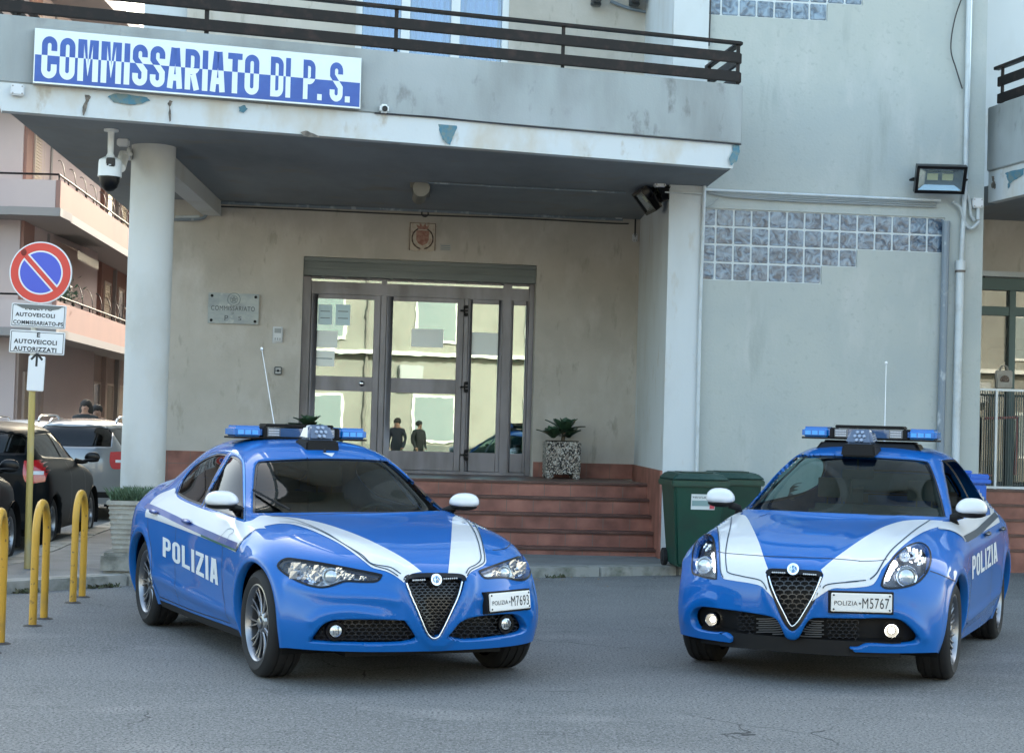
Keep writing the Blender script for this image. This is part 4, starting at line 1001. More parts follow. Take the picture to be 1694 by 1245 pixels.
halo = pmat('fog_lit', (.9,.9,.8), .2, emit=((1.0,.95,.8), 3.0))
badge_b = pmat('badge_blue', (.12,.22,.36), .3, .6)
plate_w = pmat('number_plate', (.78,.77,.74), .4)
ink = pmat('black_ink', (.012,.012,.014), .5)
disp = pmat('hood_number', (.01,.16,.7), .4)
def Z(x0, y0, s):
    return lambda *p: [(x0+a/s, y0+b/s) for a, b in p]
ZA, ZB, ZC, ZD = Z(400,840,4.79), Z(680,840,4.445), Z(340,690,5.647), Z(1120,840,4.61)
ZE, ZF, ZG, ZH = Z(1400,690,4.612), Z(1400,880,4.98), Z(220,720,5.659), Z(1190,690,5.647)
Z1, Z2, Z3, Z4 = Z(220,670,2.706), Z(540,670,2.7056), Z(1100,670,2.707), Z(1390,670,2.707)
def rows(*r): return list(r)
def st(xs, ys, zs):
    if not isinstance(xs, (list, tuple)): xs = [xs]*5
    return [(xs[i], ys[i], zs[i]) for i in range(5)]
def ring(c, z, r, mb, rad, n=28, ax=None):
    x = ax[0]; y = ax[1]
    mb.tube([c+x*(r*math.cos(2*math.pi*k/n))+y*(r*math.sin(2*math.pi*k/n)) for k in range(n)], rad, 8, closed=True)
def frameM(c, n):
    z = n.normalized(); x = Vector((0,0,1)).cross(z).normalized(); y = z.cross(x)
    M = Matrix((x, y, z)).transposed().to_4x4(); M.translation = c; return M
def badge(car, px, r):
    h, n = car.px2(*px, .004); n = (n+Vector((1.5,0,0))).normalized(); M = frameM(h+n*.012, n)
    b = MB(); b.lathe([(0, .004), (r*.8, .003), (r*.82, .006), (r*.95, .006), (r, .0), (r, -.02)], M, 40); o = b.build('badge', chrome, car.root, True)
    d = MB(); d.lathe([(0, .0055), (r*.62, .005)], M, 32); d.build('badge_disc', badge_b, o)
    c = MB()
    def bx(x0, x1, y0, y1): c.box8([M @ Vector(p) for p in [(x0,y0,.005),(x1,y0,.005),(x1,y1,.005),(x0,y1,.005),(x0,y0,.008),(x1,y0,.008),(x1,y1,.008),(x0,y1,.008)]])
    bx(-r*.36, -r*.24, -r*.5, r*.5); bx(-r*.55, -r*.05, -r*.06, r*.06)
    c.tube([M @ Vector((r*(.28+.14*math.sin(t*7)), r*(-.5+t), .007)) for t in [k/14 for k in range(15)]], r*.07, 6)
    c.build('badge_emblem', chrome, o)
def number_plate(car, quad, word, num):
    P = [car.px2(*q, .0) for q in quad]; pts = [p[0] for p in P]; n = sum((p[1] for p in P), Vector())/4; n.z *= .3; n.normalize()
    c = sum(pts, Vector())/4; right = Vector((0,0,1)).cross(n).normalized(); up = n.cross(right)
    w = ((pts[1]-pts[0]).length+(pts[2]-pts[3]).length)/2; h = ((pts[3]-pts[0]).length+(pts[2]-pts[1]).length)/2
    bl, br, tr, tl = [Vector(q) for q in quad]; mx = -9
    for i in range(7):
        for j in range(3):
            a = i/6; b = j/2; q = bl*(1-a)*(1-b)+br*a*(1-b)+tr*a*b+tl*(1-a)*b; hq = car.px2(q.x, q.y)[0]
            if hq is not None: mx = max(mx, (hq-c).dot(n))
    c = c+n*(mx+.014)
    mb = MB(); o = c-right*w/2-up*h/2
    mb.box8([o-n*.012, o+right*w-n*.012, o+right*w+up*h-n*.012, o+up*h-n*.012, o, o+right*w, o+right*w+up*h, o+up*h])
    pl = mb.build('number_plate', plate_w, car.root, bevel=.004)
    bk = MB(); a = o-right*.012-up*.012-n*.014
    bk.box8([a-n*.04, a+right*(w+.024)-n*.04, a+right*(w+.024)+up*(h+.024)-n*.04, a+up*(h+.024)-n*.04, a, a+right*(w+.024), a+right*(w+.024)+up*(h+.024), a+up*(h+.024)]); bk.build('plate_holder', plastic_black, pl)
    flat_text('plate_word', word, o+right*w*.05+up*h*.34, right, up, w*.38, h*.24, ink, pl, .0, 1.05)
    flat_text('plate_number', num, o+right*w*.51+up*h*.2, right, up, w*.44, h*.56, ink, pl, .0, 1.1)
    s = MB()
    for k in range(5):
        an = R(90+72*k); s.add([o+right*(w*.47+.01*math.cos(an+d)*q)+up*(h*.46+.01*math.sin(an+d)*q)+n*.002 for d, q in ((0,1),(R(36),.4),(R(180),0.01),(R(-36),.4))], [(0,1,2,3)])
    for x in (.04,.96):
        for y in (.12,.88): s.tube([o+right*w*x+up*h*y, o+right*w*x+up*h*y+n*.003], .006, 8)
    s.build('plate_marks', ink, pl)
def side_mirror(car, c, dims, sg, stalk):
    """shell: rounded housing, widest outboard"""
    a, b, d = dims; vs = []; n, m = 24, 14
    for i in range(m+1):
        ph = math.pi*i/m
        for k in range(n):
            t = 2*math.pi*k/n; x = math.cos(ph); y = math.sin(ph)*math.cos(t); z = math.sin(ph)*math.sin(t)
            X = a*(x if x > 0 else x*.35); zz = d*(z if z > 0 else z*.72)
            if x < 0: pass
            zz *= 1-.25*max(0, -y*sg)**2*0
            yy = b*math.copysign(abs(y)**.72, y); zz = d*math.copysign(abs(z)**.85, z)*(1 if z > 0 else .45); zz *= (1-.25*max(0, -y*sg)**2)
            vs.append((c[0]+X, c[1]+yy, c[2]+zz))
    fs = [(i*n+k, i*n+(k+1)%n, (i+1)*n+(k+1)%n, (i+1)*n+k) for i in range(m) for k in range(n)]
    mb = MB(); mb.add(vs, fs); o = mb.build('side_mirror', paint_white, car.root, True, angle=80)
    g = MB(); v2, f2 = ell((c[0]-a*.1, c[1], c[2]-d*.40), a*.92, b*.92, d*.36, 20, 10); g.add(v2, f2)
    g.tube([(c[0]-.01, c[1]-sg*b*.6, c[2]-d*.5), (c[0]-.02, c[1]-sg*(b+.02), c[2]-d*.75), (stalk[0], stalk[1], stalk[2])], [.03, .028, .035], 10)
    g.build('mirror_base', plastic_black, o, True, angle=80)
def light_bar(car, x, z, hw, beacon_x, bz):
    r = car.root; b = MB(); zz = z
    b.box(x-.13, x+.13, -hw*.99, hw*.99, zz-.006, zz+.008); b.box(x-.10, x+.135, -hw*.56, -hw*.50, zz, zz+.085); b.box(x-.10, x+.135, hw*.50, hw*.56, zz, zz+.085)
    b.box(x-.09, x+.09, -hw*.5, hw*.5, zz+.082, zz+.108); b.box(x-.13, x-.10, -hw*.5, hw*.5, zz, zz+.08)
    base = b.build('light_bar', plastic_black, r, bevel=.008)
    f = MB(); f.box8([(x-.2,-hw*.83,zz-.14),(x+.18,-hw*.83,zz-.14),(x+.18,hw*.83,zz-.14),(x-.2,hw*.83,zz-.14),(x-.12,-hw*.68,zz-.012),(x+.1,-hw*.68,zz-.012),(x+.1,hw*.68,zz-.012),(x-.12,hw*.68,zz-.012)])
    f.build('bar_mount', gloss_black, base, bevel=.02)
    for sg in (1, -1):
        l = MB(); y0, y1 = hw*.56*sg, hw*.98*sg
        ya, yb = min(y0, y1), max(y0, y1); l.box(x-.12, x+.13, ya, yb+(.0), zz-.004, zz+.090)
        o = l.build('blue_lens', blue_lens, base, bevel=.025, seg=3)
        k = MB()
        for q in range(3): k.box(x+.1305, x+.133, ya+.03+q*(yb-ya-.06)/3, ya+.03+(q+.8)*(yb-ya-.06)/3, zz+.026, zz+.058)
        k.build('led_module', pmat('blue_led', (.01,.34,.80), .2, coat=.5), o)
        c = MB(); y0, y1 = hw*.50*sg, hw*.30*sg; c.box(x-.1, x+.12, min(y0,y1), max(y0,y1), zz+.012, zz+.078); o2 = c.build('clear_lens', clear_mod, base, bevel=.005)
        k = MB()
        for q in range(7):
            for p in range(3):
                yy = min(y0,y1)+.012+q*(abs(y1-y0)-.024)/7; k.box(x+.121, x+.124, yy, yy+.010, zz+.02+p*.018, zz+.031+p*.018)
        k.build('led_module', led_m, o2)
    c = MB(); c.box(x-.1, x+.105, -hw*.30, hw*.30, zz+.012, zz+.076); c.build('centre_panel', pmat('bar_centre', (.05,.10,.2), .1, coat=1), base)
    # siren unit / searchlight in front
    s = MB(); bx = beacon_x
    s.box8([(bx-.16,-.14,bz-.06),(bx+.08,-.13,bz-.085),(bx+.08,.13,bz-.085),(bx-.16,.14,bz-.06),(bx-.16,-.125,bz+.02),(bx+.07,-.12,bz+.01),(bx+.07,.12,bz+.01),(bx-.16,.125,bz+.02)])
    o = s.build('searchlight', plastic_black, r, bevel=.012)
    h = MB(); h.box8([(bx-.14,-.115,bz+.02),(bx+.055,-.105,bz+.012),(bx+.055,.105,bz+.012),(bx-.14,.115,bz+.02),(bx-.10,-.095,bz+.115),(bx-.01,-.08,bz+.125),(bx-.01,.08,bz+.125),(bx-.10,.095,bz+.115)])
    h.build('lamp_head', pmat('lamp_head_glass', (.07,.10,.16), .08, coat=1), o, bevel=.018)
    k = MB(); fn = Vector((.11,0,.065)).normalized()
    for yy, zq in [(0,.07),(.035,.07),(-.035,.07),(.018,.1),(-.018,.1),(.018,.04),(-.018,.04)]:
        c0 = Vector((bx+.055-.065*(zq-.012)/.11, yy, bz+zq))
        k.lathe([(0, .012), (.012, .010), (.015, .003)], frameM(c0, fn), 14)
    k.build('lamp_led', pmat('lamp_bulb', (.35,.4,.48), .15, .6), o, True)
lamp_silver = pmat('lamp_silver', (.42,.43,.45), .22, .8)
def lamp(car, poly, depth, items, name='headlight', hm=None):
    """recessed lamp: cut made by caller; bowl, reflectors and clear lens"""
    bowl = car.patch(name, poly, hm or lamp_dark, off=-depth, cell=4)
    rim = car.ribbon('lamp_rim', poly, .014, gloss_black, closed=True, n=1, off=.0035, parent=bowl)
    lens = car.patch('lens', poly, lensglass, off=.001, cell=4, parent=bowl)
    for (px, r, kind) in items:
        h, n = car.px2(*px, -depth*.35)
        if h is None: continue
        fw = (n*.5+(car.cl-h).normalized()*.8+Vector((.6,0,0))).normalized(); M = frameM(h, fw); mb = MB()
        if kind == 'proj':
            mb.lathe([(r, -.05), (r, .0), (r*.93, .012), (r*.78, .004), (r*.72, -.01)], M, 28); o = mb.build('projector', reflector, bowl, True)
            g = MB(); g.lathe([(r*.72, -.008), (r*.6, .012), (r*.3, .022), (0, .025)], M, 24); g.build('projector_lens', pmat('lens_ball', (.55,.6,.62), .06, .5, coat=1), o, True)
        elif kind == 'bowl':
            mb.lathe([(r, .005), (r*.8, -.012), (r*.45, -.03), (0, -.035)], M, 14); mb.lathe([(r*.2, -.03), (r*.2, .0), (0, .006)], M, 12); mb.build('reflector', reflector, bowl)
        elif kind == 'drl':
            mb.lathe([(r, -.01), (r*.9, .004), (0, .008)], M, 14); mb.build('running_light', drl, bowl, True)
        elif kind == 'chip':
            for q in range(9):
                a = q*2.4; rr = r*(.3+.7*((q*37) % 10)/10); c = Vector((rr*math.cos(a), rr*math.sin(a), random.uniform(-.01, .012))); s = r*.34
                mb.add([M @ (c+Vector(t)*s) for t in ((-1,-1,-.5),(1,-.8,.2),(.9,1,.6),(-.8,.9,-.2))], [(0,1,2,3)])
            mb.build('reflector', reflector, bowl)
    return bowl
def wheel_arches(car, r, wb, rad, zc=None, tyr=None):
    for xx in (0, -wb):
        poly = [(xx+rad*math.cos(a), r+.01+rad*math.sin(a)) for a in [2*math.pi*k/60 for k in range(60)]]
        for sg in (1, -1): car.cut(poly, 'side', sg, cell=.02, lip=.05)
        for sg in (1, -1):
            mb = MB(); M = Matrix.Translation((xx, 0, r+.01)) @ Matrix.Rotation(R(-90*sg), 4, 'X')
            vs = []; fs = []
            nn = 28
            for i in range(nn+1):
                a = R(-25)+R(230)*i/nn
                for y in (.84, .5): vs.append((xx+(rad+.012)*math.cos(a), y*sg, r+.01+(rad+.012)*math.sin(a)))
            for i in range(nn): fs.append((2*i, 2*i+1, 2*i+3, 2*i+2))
            mb.add(vs, fs)
            mb.box(xx-rad, xx+rad, min(.5*sg, .46*sg), max(.5*sg, .46*sg), .2, r+rad)
            mb.build('wheel_well', plastic_black, car.root, True)
def underbody(car, x0, x1, hw, z=.19, wb=2.7):
    m = MB(); m.box(x0, x1, -.52, .52, z, z+.05); m.box(-wb+.42, -.42, -hw+.08, hw-.08, z, z+.05)
    for xx in (0, -wb): m.tube([(xx, -.62, .32), (xx, .62, .32)], .04, 8)
    m.build('underbody', plastic_black, car.root)
# ======================================================== saloon
def build_saloon():
    car = Car('police_car', GC, GU, 'blue and white police saloon on the left, number plate M7693', 'police car')
    T = [
     st([.775,.755,.66,.48,.27], [0,.26,.52,.73,.845], [.71,.71,.70,.68,.665]),
     st([.66,.645,.57,.42,.20], [0,.27,.54,.76,.88], [.795,.80,.79,.76,.72]),
     st([.40,.39,.34,.24,.08], [0,.29,.57,.78,.905], [.865,.875,.868,.84,.77]),
     st([.10,.10,.07,.02,-.06], [0,.30,.58,.79,.915], [.905,.92,.915,.90,.80]),
     st([-.22,-.23,-.25,-.29,-.33], [0,.31,.59,.79,.915], [.945,.958,.952,.935,.83]),
     st([-.50,-.52,-.58,-.66,-.66], [0,.31,.60,.775,.91], [.965,.975,.97,.955,.845]),
     st([-.62,-.65,-.75,-.90,-.90], [0,.31,.61,.775,.915], [1.005,1.005,.995,.96,.85]),
     st([-.95,-.97,-1.04,-1.15,-1.15], [0,.30,.59,.775,.92], [1.19,1.185,1.155,.965,.86]),
     st([-1.27,-1.29,-1.35,-1.40,-1.40], [0,.29,.545,.775,.925], [1.345,1.34,1.305,.97,.865]),
     st([-1.55,-1.56,-1.60,-1.65,-1.65], [0,.28,.53,.775,.93], [1.425,1.42,1.375,.975,.87]),
     st([-1.95]*5, [0,.28,.525,.77,.93], [1.445,1.44,1.395,.985,.88]),
     st([-2.35]*5, [0,.27,.51,.76,.93], [1.42,1.415,1.365,1.0,.895]),
     st([-2.70]*5, [0,.26,.49,.735,.935], [1.35,1.345,1.29,1.02,.91]),
     st([-3.05]*5, [0,.26,.50,.70,.935], [1.215,1.21,1.16,1.045,.92]),
     st([-3.35,-3.34,-3.32,-3.3,-3.28], [0,.28,.52,.70,.91], [1.12,1.12,1.10,1.055,.92]),
     st([-3.80,-3.79,-3.74,-3.64,-3.50], [0,.28,.50,.68,.82], [1.10,1.10,1.085,1.04,.92]),
    ]
    S = [None]
    for i in range(1, 15):
        x = T[i][4][0]; y = T[i][4][1]; fl = .018 if (abs(x) < .5 or abs(x+2.82) < .5) else -.004
        S.append([(y+.012+fl*.4, .72), (y+.008+fl, .55), (y-.004+fl, .36), (y-.05, .205)])
    S[0] = [(0,0)]*4; S.append([(0,0)]*4)
    F = [st([.825,.80,.70,.50,.28], [0,.26,.52,.74,.865], [.60,.60,.60,.59,.58]),
         st([.835,.815,.725,.54,.31], [0,.26,.53,.755,.88], [.49,.49,.49,.49,.49]),
         st([.835,.82,.74,.56,.33], [0,.26,.53,.76,.885], [.36,.36,.36,.36,.36]),
         st([.80,.785,.71,.54,.33], [0,.26,.52,.74,.86], [.235,.235,.235,.235,.235])]
    B = [st([-3.86,-3.85,-3.80,-3.70,-3.52], [0,.28,.52,.72,.86], [.80]*5), st([-3.88,-3.87,-3.82,-3.72,-3.54], [0,.28,.52,.72,.87], [.60]*5),
         st([-3.88,-3.87,-3.82,-3.72,-3.54], [0,.28,.52,.72,.87], [.40]*5), st([-3.80,-3.80,-3.76,-3.66,-3.50], [0,.28,.52,.70,.84], [.24]*5)]
    def grow(p, dz, dy):
        k = max(0, min(1, (p[2]-1.0)/.3)); return (p[0], p[1]*(1+dy*k), p[2]+dz*k)
    T = [[grow(p, .035+(.03 if p[0] < -2.2 else 0), .10+(.03 if p[0] < -2.2 else 0)) for p in r] for r in T]
    T = [[(p[0], p[1]*(1.055 if j == 3 else 1.03 if j == 2 and 4 < i < 9 else 1), p[2]+(.035 if j == 3 else .012 if j == 2 and 4 < i < 7 else 0)) if 4 < i < 13 else p for j, p in enumerate(r)] for i, r in enumerate(T)]
    T[-1] = [(p[0], p[1]*.95, p[2]) for p in T[-1]]; B = [[(p[0], p[1]*.95, p[2]) for p in r] for r in B]
    F = [[(p[0]+(0, 0, .01, .04, .06)[j], p[1]*(1, 1, 1, 1.01, 1.02)[j], p[2]) for j, p in enumerate(r)] for r in F]
    shell = cc_body(T, S, F, B, 4)
    ring_ = lambda x, r0: [(x+r0*math.cos(R(t)), .345+r0*math.sin(R(t))) for t in range(-20, 201, 10)]
    crease(car, shell, [(ZA((1300,500),(1180,420),(1000,330),(800,255),(600,195),(400,150)), .010, 7, 'px'),
        (ZA((1210,730),(1100,712),(900,700),(700,690),(520,650),(380,600)), .014, 7, 'px'),
        (ZA((560,900),(640,850),(760,825),(900,822),(1080,850)), .012, 6, 'px'),
        ([(663,955),(675,995),(692,1030),(706,1055),(718,1066),(732,1055),(748,1030),(764,995),(776,955)], .014, 6, 'px'),
        (ring_(0, .40), .010, .022, 'side'), (ring_(-2.82, .40), .010, .022, 'side'),
        ([(-.45,.33),(-1.4,.36),(-2.4,.42)], .012, .03, 'side'), ([(-.3,.80),(-1.5,.83),(-3.2,.90)], .008, .03, 'side')])
    car.set_body(shell)
    # openings
    ws = spline(ZC((440,892),(440,892),(440,700),(455,500),(480,415),(560,395),(900,377),(1180,374),(1500,382),(1694,396))+[(645,764),(655,770),(688,799),(717,825),(737,844),(737,844),(640,846),(540,847)], 4, True)
    car.cut(ws, cell=4, lip=.03)
    rg = spline(ZG((410,545),(410,545),(430,490),(470,400),(560,290),(680,205),(800,162),(878,170),(878,170),(790,330),(700,510),(640,655),(640,655),(500,600)), 4, True)
    fg = spline(ZG((908,182),(908,182),(960,192),(1005,230),(1022,300),(1030,600),(1035,785),(1035,785),(800,710),(665,665),(665,665),(720,510),(820,330)), 4, True)
    car.cut(rg, cell=4, mirror=True, lip=.02); car.cut(fg, cell=4, mirror=True, lip=.02)
    rw = spline([(-.50,1.13),(-.50,1.13),(-.42,1.32),(-.38,1.345),(0,1.35),(.38,1.345),(.42,1.32),(.50,1.13),(.50,1.13),(0,1.14)], 4, True)
    car.cut(rw, 'rear', cell=.02, lip=.02)
    hl = spline(ZA((285,455),(340,404),(440,408),(700,450),(1000,508),(1108,530),(1108,530),(1070,578),(960,583),(830,578),(760,598),(700,618),(620,628),(520,608),(420,565),(340,515)), 3, True)
    hr = spline(ZB((500,465),(500,465),(620,420),(760,370),(845,347),(868,400),(876,470),(860,508),(820,528),(770,528),(690,510),(620,510),(540,512)), 3, True)
    V = spline([(672,966),(671,958),(678,951.5),(700,949.5),(740,949),(760,950),(768,955),(769,961),(762,985),(745,1018),(730,1046),(724,1054),(718,1057),(711,1054),(705,1046),(690,1010)], 3, True)
    il = spline(ZA((525,1058),(525,1058),(560,1010),(620,940),(690,897),(780,882),(1000,882),(1265,887),(1310,912),(1385,1030),(1380,1050),(1260,1078),(1000,1083),(700,1073)), 3, True)
    ir = spline(ZB((260,958),(260,958),(310,900),(370,833),(480,797),(700,777),(790,787),(830,830),(848,880),(820,918),(700,948),(520,973),(380,978)), 3, True)
    for p in (hl, hr, V, il, ir): car.cut(p, cell=3, lip=.05)
    wheel_arches(car, .335, 2.82, .372)
    body = car.fix_body(paint)
    # glass + frames
    for nm, p, m, mir, ins in (('windscreen', ws, wglass, False, -.012), ('side_window', rg, sglass, True, -.01), ('side_window', fg, sglass, True, -.01)):
        g = car.patch(nm, p, m, off=ins, cell=6, mirror=mir)
        car.ribbon('window_seal', p, .035, gloss_black, closed=True, n=1, off=ins+.003, parent=g, mirror=mir, side=0)
    g = car.patch('rear_window', rw, sglass, 'rear', off=-.01, cell=.03); car.ribbon('window_seal', rw, .05, gloss_black, 'rear', closed=True, n=1, off=-.006, parent=g)
    car.ribbon('window_trim', ZG((400,545),(400,545),(420,470),(480,370),(570,275),(690,190),(800,150),(900,150),(980,175),(1030,240),(1042,320),(1046,600),(1048,800)), .012, pmat('trim_blue', (.05,.2,.5), .2, .5), off=.005, mirror=True)
    car.ribbon('window_pillar', ZG((895,168),(800,330),(710,510),(652,665)), .05, gloss_black, off=.0, mirror=True)
    # lamps, grille
    lamp(car, hl, .05, [(ZA((480,510))[0], .075, 'chip'), (ZA((700,530))[0], .055, 'proj'), (ZA((560,520))[0], .05, 'bowl'), (ZA((430,480))[0], .05, 'chip'), (ZA((850,540))[0], .03, 'chip'), (ZA((960,550))[0], .02, 'chip'), (ZA((620,500))[0], .05, 'chip'), (ZA((780,500))[0], .035, 'chip')], hm=lamp_silver)
    car.ribbon('lamp_brow', ZA((300,460),(345,412),(440,414),(700,456),(1000,514),(1095,532)), .03, gloss_black, off=-.004)
    lamp(car, hr, .05, [(ZB((800,430))[0], .06, 'chip'), (ZB((700,470))[0], .05, 'proj'), (ZB((800,440))[0], .05, 'bowl'), (ZB((640,480))[0], .03, 'chip')], hm=lamp_silver)
    gb = car.patch('grille', V, plastic_black, off=-.06, cell=4)
    car.hexmesh('grille_mesh', V, 9, .006, pmat('grille_gloss', (.02,.02,.022), .25), -.03, gb)
    car.ribbon('grille_surround', [(672.5,964),(680,985),(690,1008),(703,1040),(710,1051),(718,1055),(726,1051),(733,1040),(748,1008),(758,985),(764,962)], .006, chrome, off=.004, tube=True)
    car.ribbon('grille_top', [(671,961),(675,954),(700,951),(740,951),(764,953),(768,960)], .03, gloss_black, off=.003)
    for a, b in (((683,960),(702,959)), ((734,957.5),(755,956.5))):
        mb = MB()
        for k in range(7):
            t = k/6; h, n = car.px2(a[0]+(b[0]-a[0])*t, a[1]+(b[1]-a[1])*t, .004); v, f = ell(h, .007, .006, .006, 8, 6); mb.add(v, f)
        mb.build('strobe_leds', led_m, car.root, True)
    badge(car, (720, 959), .037)
    for p, fpx, r in ((il, (554.5,1044.6), .037), (ir, (841.5,1032.3), .037)):
        o = car.patch('lower_grille', p, plastic_black, off=-.07, cell=4)
        car.hexmesh('grille_mesh', p, 12, .006, pmat('grille_gloss', (.02,.02,.022), .25), -.045, o)
        h, n = car.px2(*fpx, -.02); n = (n+Vector((1.6,0,0))).normalized(); M = frameM(h, n)
        q = MB(); q.lathe([(r*1.7,-.05),(r*1.55,.0),(r*1.15,.0),(r*1.1,-.02)], M, 28); fo = q.build('fog_lamp', gloss_black, car.root, True)
        q = MB(); q.lathe([(r*1.08,-.02),(r*.95,-.002),(r*.6,.006),(0,.01)], M, 24); q.build('fog_lens', pmat('fog_glass', (.72,.76,.78), .12, .6, coat=1), fo, True)
        q = MB()
        for k in range(4): q.box8([M @ Vector(t) for t in [(-r*.5+k*r*.3,-r*.55,.003),(-r*.44+k*r*.3,-r*.55,.003),(-r*.40+k*r*.3,r*.2+.01*k,.003),(-r*.48+k*r*.3,r*.2,.003),(-r*.5+k*r*.3,-r*.55,.012),(-r*.44+k*r*.3,-r*.55,.012),(-r*.40+k*r*.3,r*.2+.01*k,.012),(-r*.48+k*r*.3,r*.2,.012)]])
        q.build('fog_pattern', lamp_dark, fo)
    number_plate(car, [(801,1013.5),(870,1003),(869,975.5),(800.5,983)], 'POLIZIA', 'M7693')
    # livery
    lb = spline(ZA((30,120),(90,95),(150,62),(250,66),(420,80),(600,112),(800,172),(1000,252),(1200,352),(1330,432),(1425,505),(1425,505),(1350,520),(1310,545),(1285,590),(1285,590),(1220,540),(1140,500),(1040,475),(990,440),(900,370),(750,270),(560,180),(420,135),(320,125),(240,133),(150,150),(80,140)), 3, True)
    car.patch('hood_stripe', lb, paint_white, cell=4, off=.003)
    rb = spline(ZB((305,70),(305,70),(345,52),(410,62),(460,100),(500,170),(530,270),(550,370),(545,410),(500,440),(440,470),(400,525),(400,525),(370,492),(272,478),(272,478),(290,300)), 3, True)
    car.patch('hood_stripe', rb, paint_white, cell=4, off=.002)
    for z, p in ((ZA, [(230,68),(420,97),(650,190),(800,282),(950,372),(1030,442),(1180,472),(1260,525)]), (ZA, [(300,112),(430,120),(600,175),(760,258),(910,355),(1000,430),(1060,462),(1160,490),(1240,540)]),
                 (ZB, [(370,65),(430,120),(480,210),(508,320),(510,380),(478,415),(425,442),(402,480)]), (ZB, [(420,68),(465,120),(505,200),(530,300),(538,390),(500,425),(440,455),(412,500)])):
        car.ribbon('livery_line', z(*p), .0075, stripe_dark, off=.005)
    dw = ZG((118,762),(118,762),(118,720),(150,650),(200,590),(260,545),(350,510),(395,495),(405,550),(405,550),(440,595),(620,675),(800,735),(1040,812),(1040,812),(1120,800),(1200,830),(1245,870),(1245,870),(1150,878),(1065,945),(1005,1015),(962,1090),(962,1090),(800,1015),(540,910),(240,798))
    car.patch('door_livery', spline(dw, 3, True), paint_white, cell=5, off=.002, mirror=True)
    car.ribbon('livery_line', ZG((125,655),(270,718),(540,848),(800,962),(975,1035)), .045, pmat('livery_blue', (.01,.06,.28), .3, coat=.6), off=.004, mirror=True)
    car.ribbon('livery_line', ZG((640,930),(800,1000),(965,1068)), .02, pmat('livery_green', (.02,.12,.09), .3), off=.0045, mirror=True)
    car.ribbon('livery_line', ZG((962,1080),(962,1080),(1000,1015),(1060,948),(1150,880)), .009, stripe_dark, off=.005, mirror=True)
    car.text('side_lettering', 'POLIZIA', Z1((135,674),(383,806),(381,692),(135,588)), pmat('lettering_white', (.62,.66,.70), .4), -1, .003)
    # panther outline badge on the door -> simple line emblem
    car.ribbon('door_emblem', ZG((805,970),(850,920),(890,880),(935,875),(945,905),(910,930),(895,960),(870,1000)), .006, pmat('emblem_grey', (.2,.24,.3), .5), off=.005)
    mm = car.patch('roof_mark', ZC((1095,335),(1205,338),(1180,372)), paint_white, off=.004, cell=2)
    # shut lines
    gap = pmat('shut_line', (.004,.006,.012), .6)
    for pts in ([(-.66,.93),(-.70,.80),(-.70,.50),(-.62,.32),(-.60,.27)], [(-1.78,.97),(-1.83,.85),(-1.84,.5),(-1.82,.27)], [(-2.72,1.0),(-2.70,.93),(-2.60,.75),(-2.45,.60),(-2.40,.35),(-2.36,.27)], [(-.60,.265),(-1.5,.255),(-2.36,.265)]):
        car.ribbon('shut_line', pts, .007, gap, 'side', 1, off=.001, mirror=True)
    car.ribbon('bonnet_gap', ZB((500,120),(500,120),(640,165),(715,225),(728,262),(690,298),(600,310)), .006, gap, off=.0015)
    car.ribbon('bonnet_gap', ZA((150,66),(330,60),(600,50),(900,40),(1437,25)), .012, gap, off=.001)
    car.ribbon('side_skirt', [(-.42,.215),(-1.4,.21),(-2.38,.215)], .05, plastic_black, 'side', 1, off=.002, mirror=True)
    for x in (-1.58, -2.48):
        for sg in (1, -1):
            h, n = car.ortho('side', x, .865 if x > -2 else .885, .022, sg); mb = MB(); v, f = ell(h, .105, .022, .018, 16, 8); mb.add(v, f)
            mb.build('door_handle', pmat('handle_blue', (.01,.05,.25), .3, coat=.5), car.root, True)
    for sg in (1, -1):
        car.patch('tail_light', [(.42*sg,.84),(.80*sg,.84),(.80*sg,.95),(.42*sg,.93)], pmat('tail_red', (.25,.01,.012), .2, coat=1), 'rear', off=.004, cell=.03)
        side_mirror(car, (-.83, sg*(.885 if sg > 0 else .90), 1.055), (.075, .115, .072), sg, (-.86, sg*.80, .97))
        for x in (0, -2.82): make_wheel(car, x, sg, .335, .225, .79, .24)
    light_bar(car, -1.98, 1.475, .535, -1.45, 1.46)
    interior(car, -.45, -1.75, .97, 1.42, .80, cab_dark, seat_m)
    underbody(car, -3.6, .6, .9, .19, 2.82)
    wp = MB()
    for a, b in ((ZC((790,880))[0], ZC((450,690))[0]),):
        p = [car.px2(a[0]+(b[0]-a[0])*k/8, a[1]+(b[1]-a[1])*k/8, .012)[0] for k in range(9)]; wp.tube([q for q in p if q], .008, 6)
    wp.build('wiper', plastic_black, car.root)
    return car
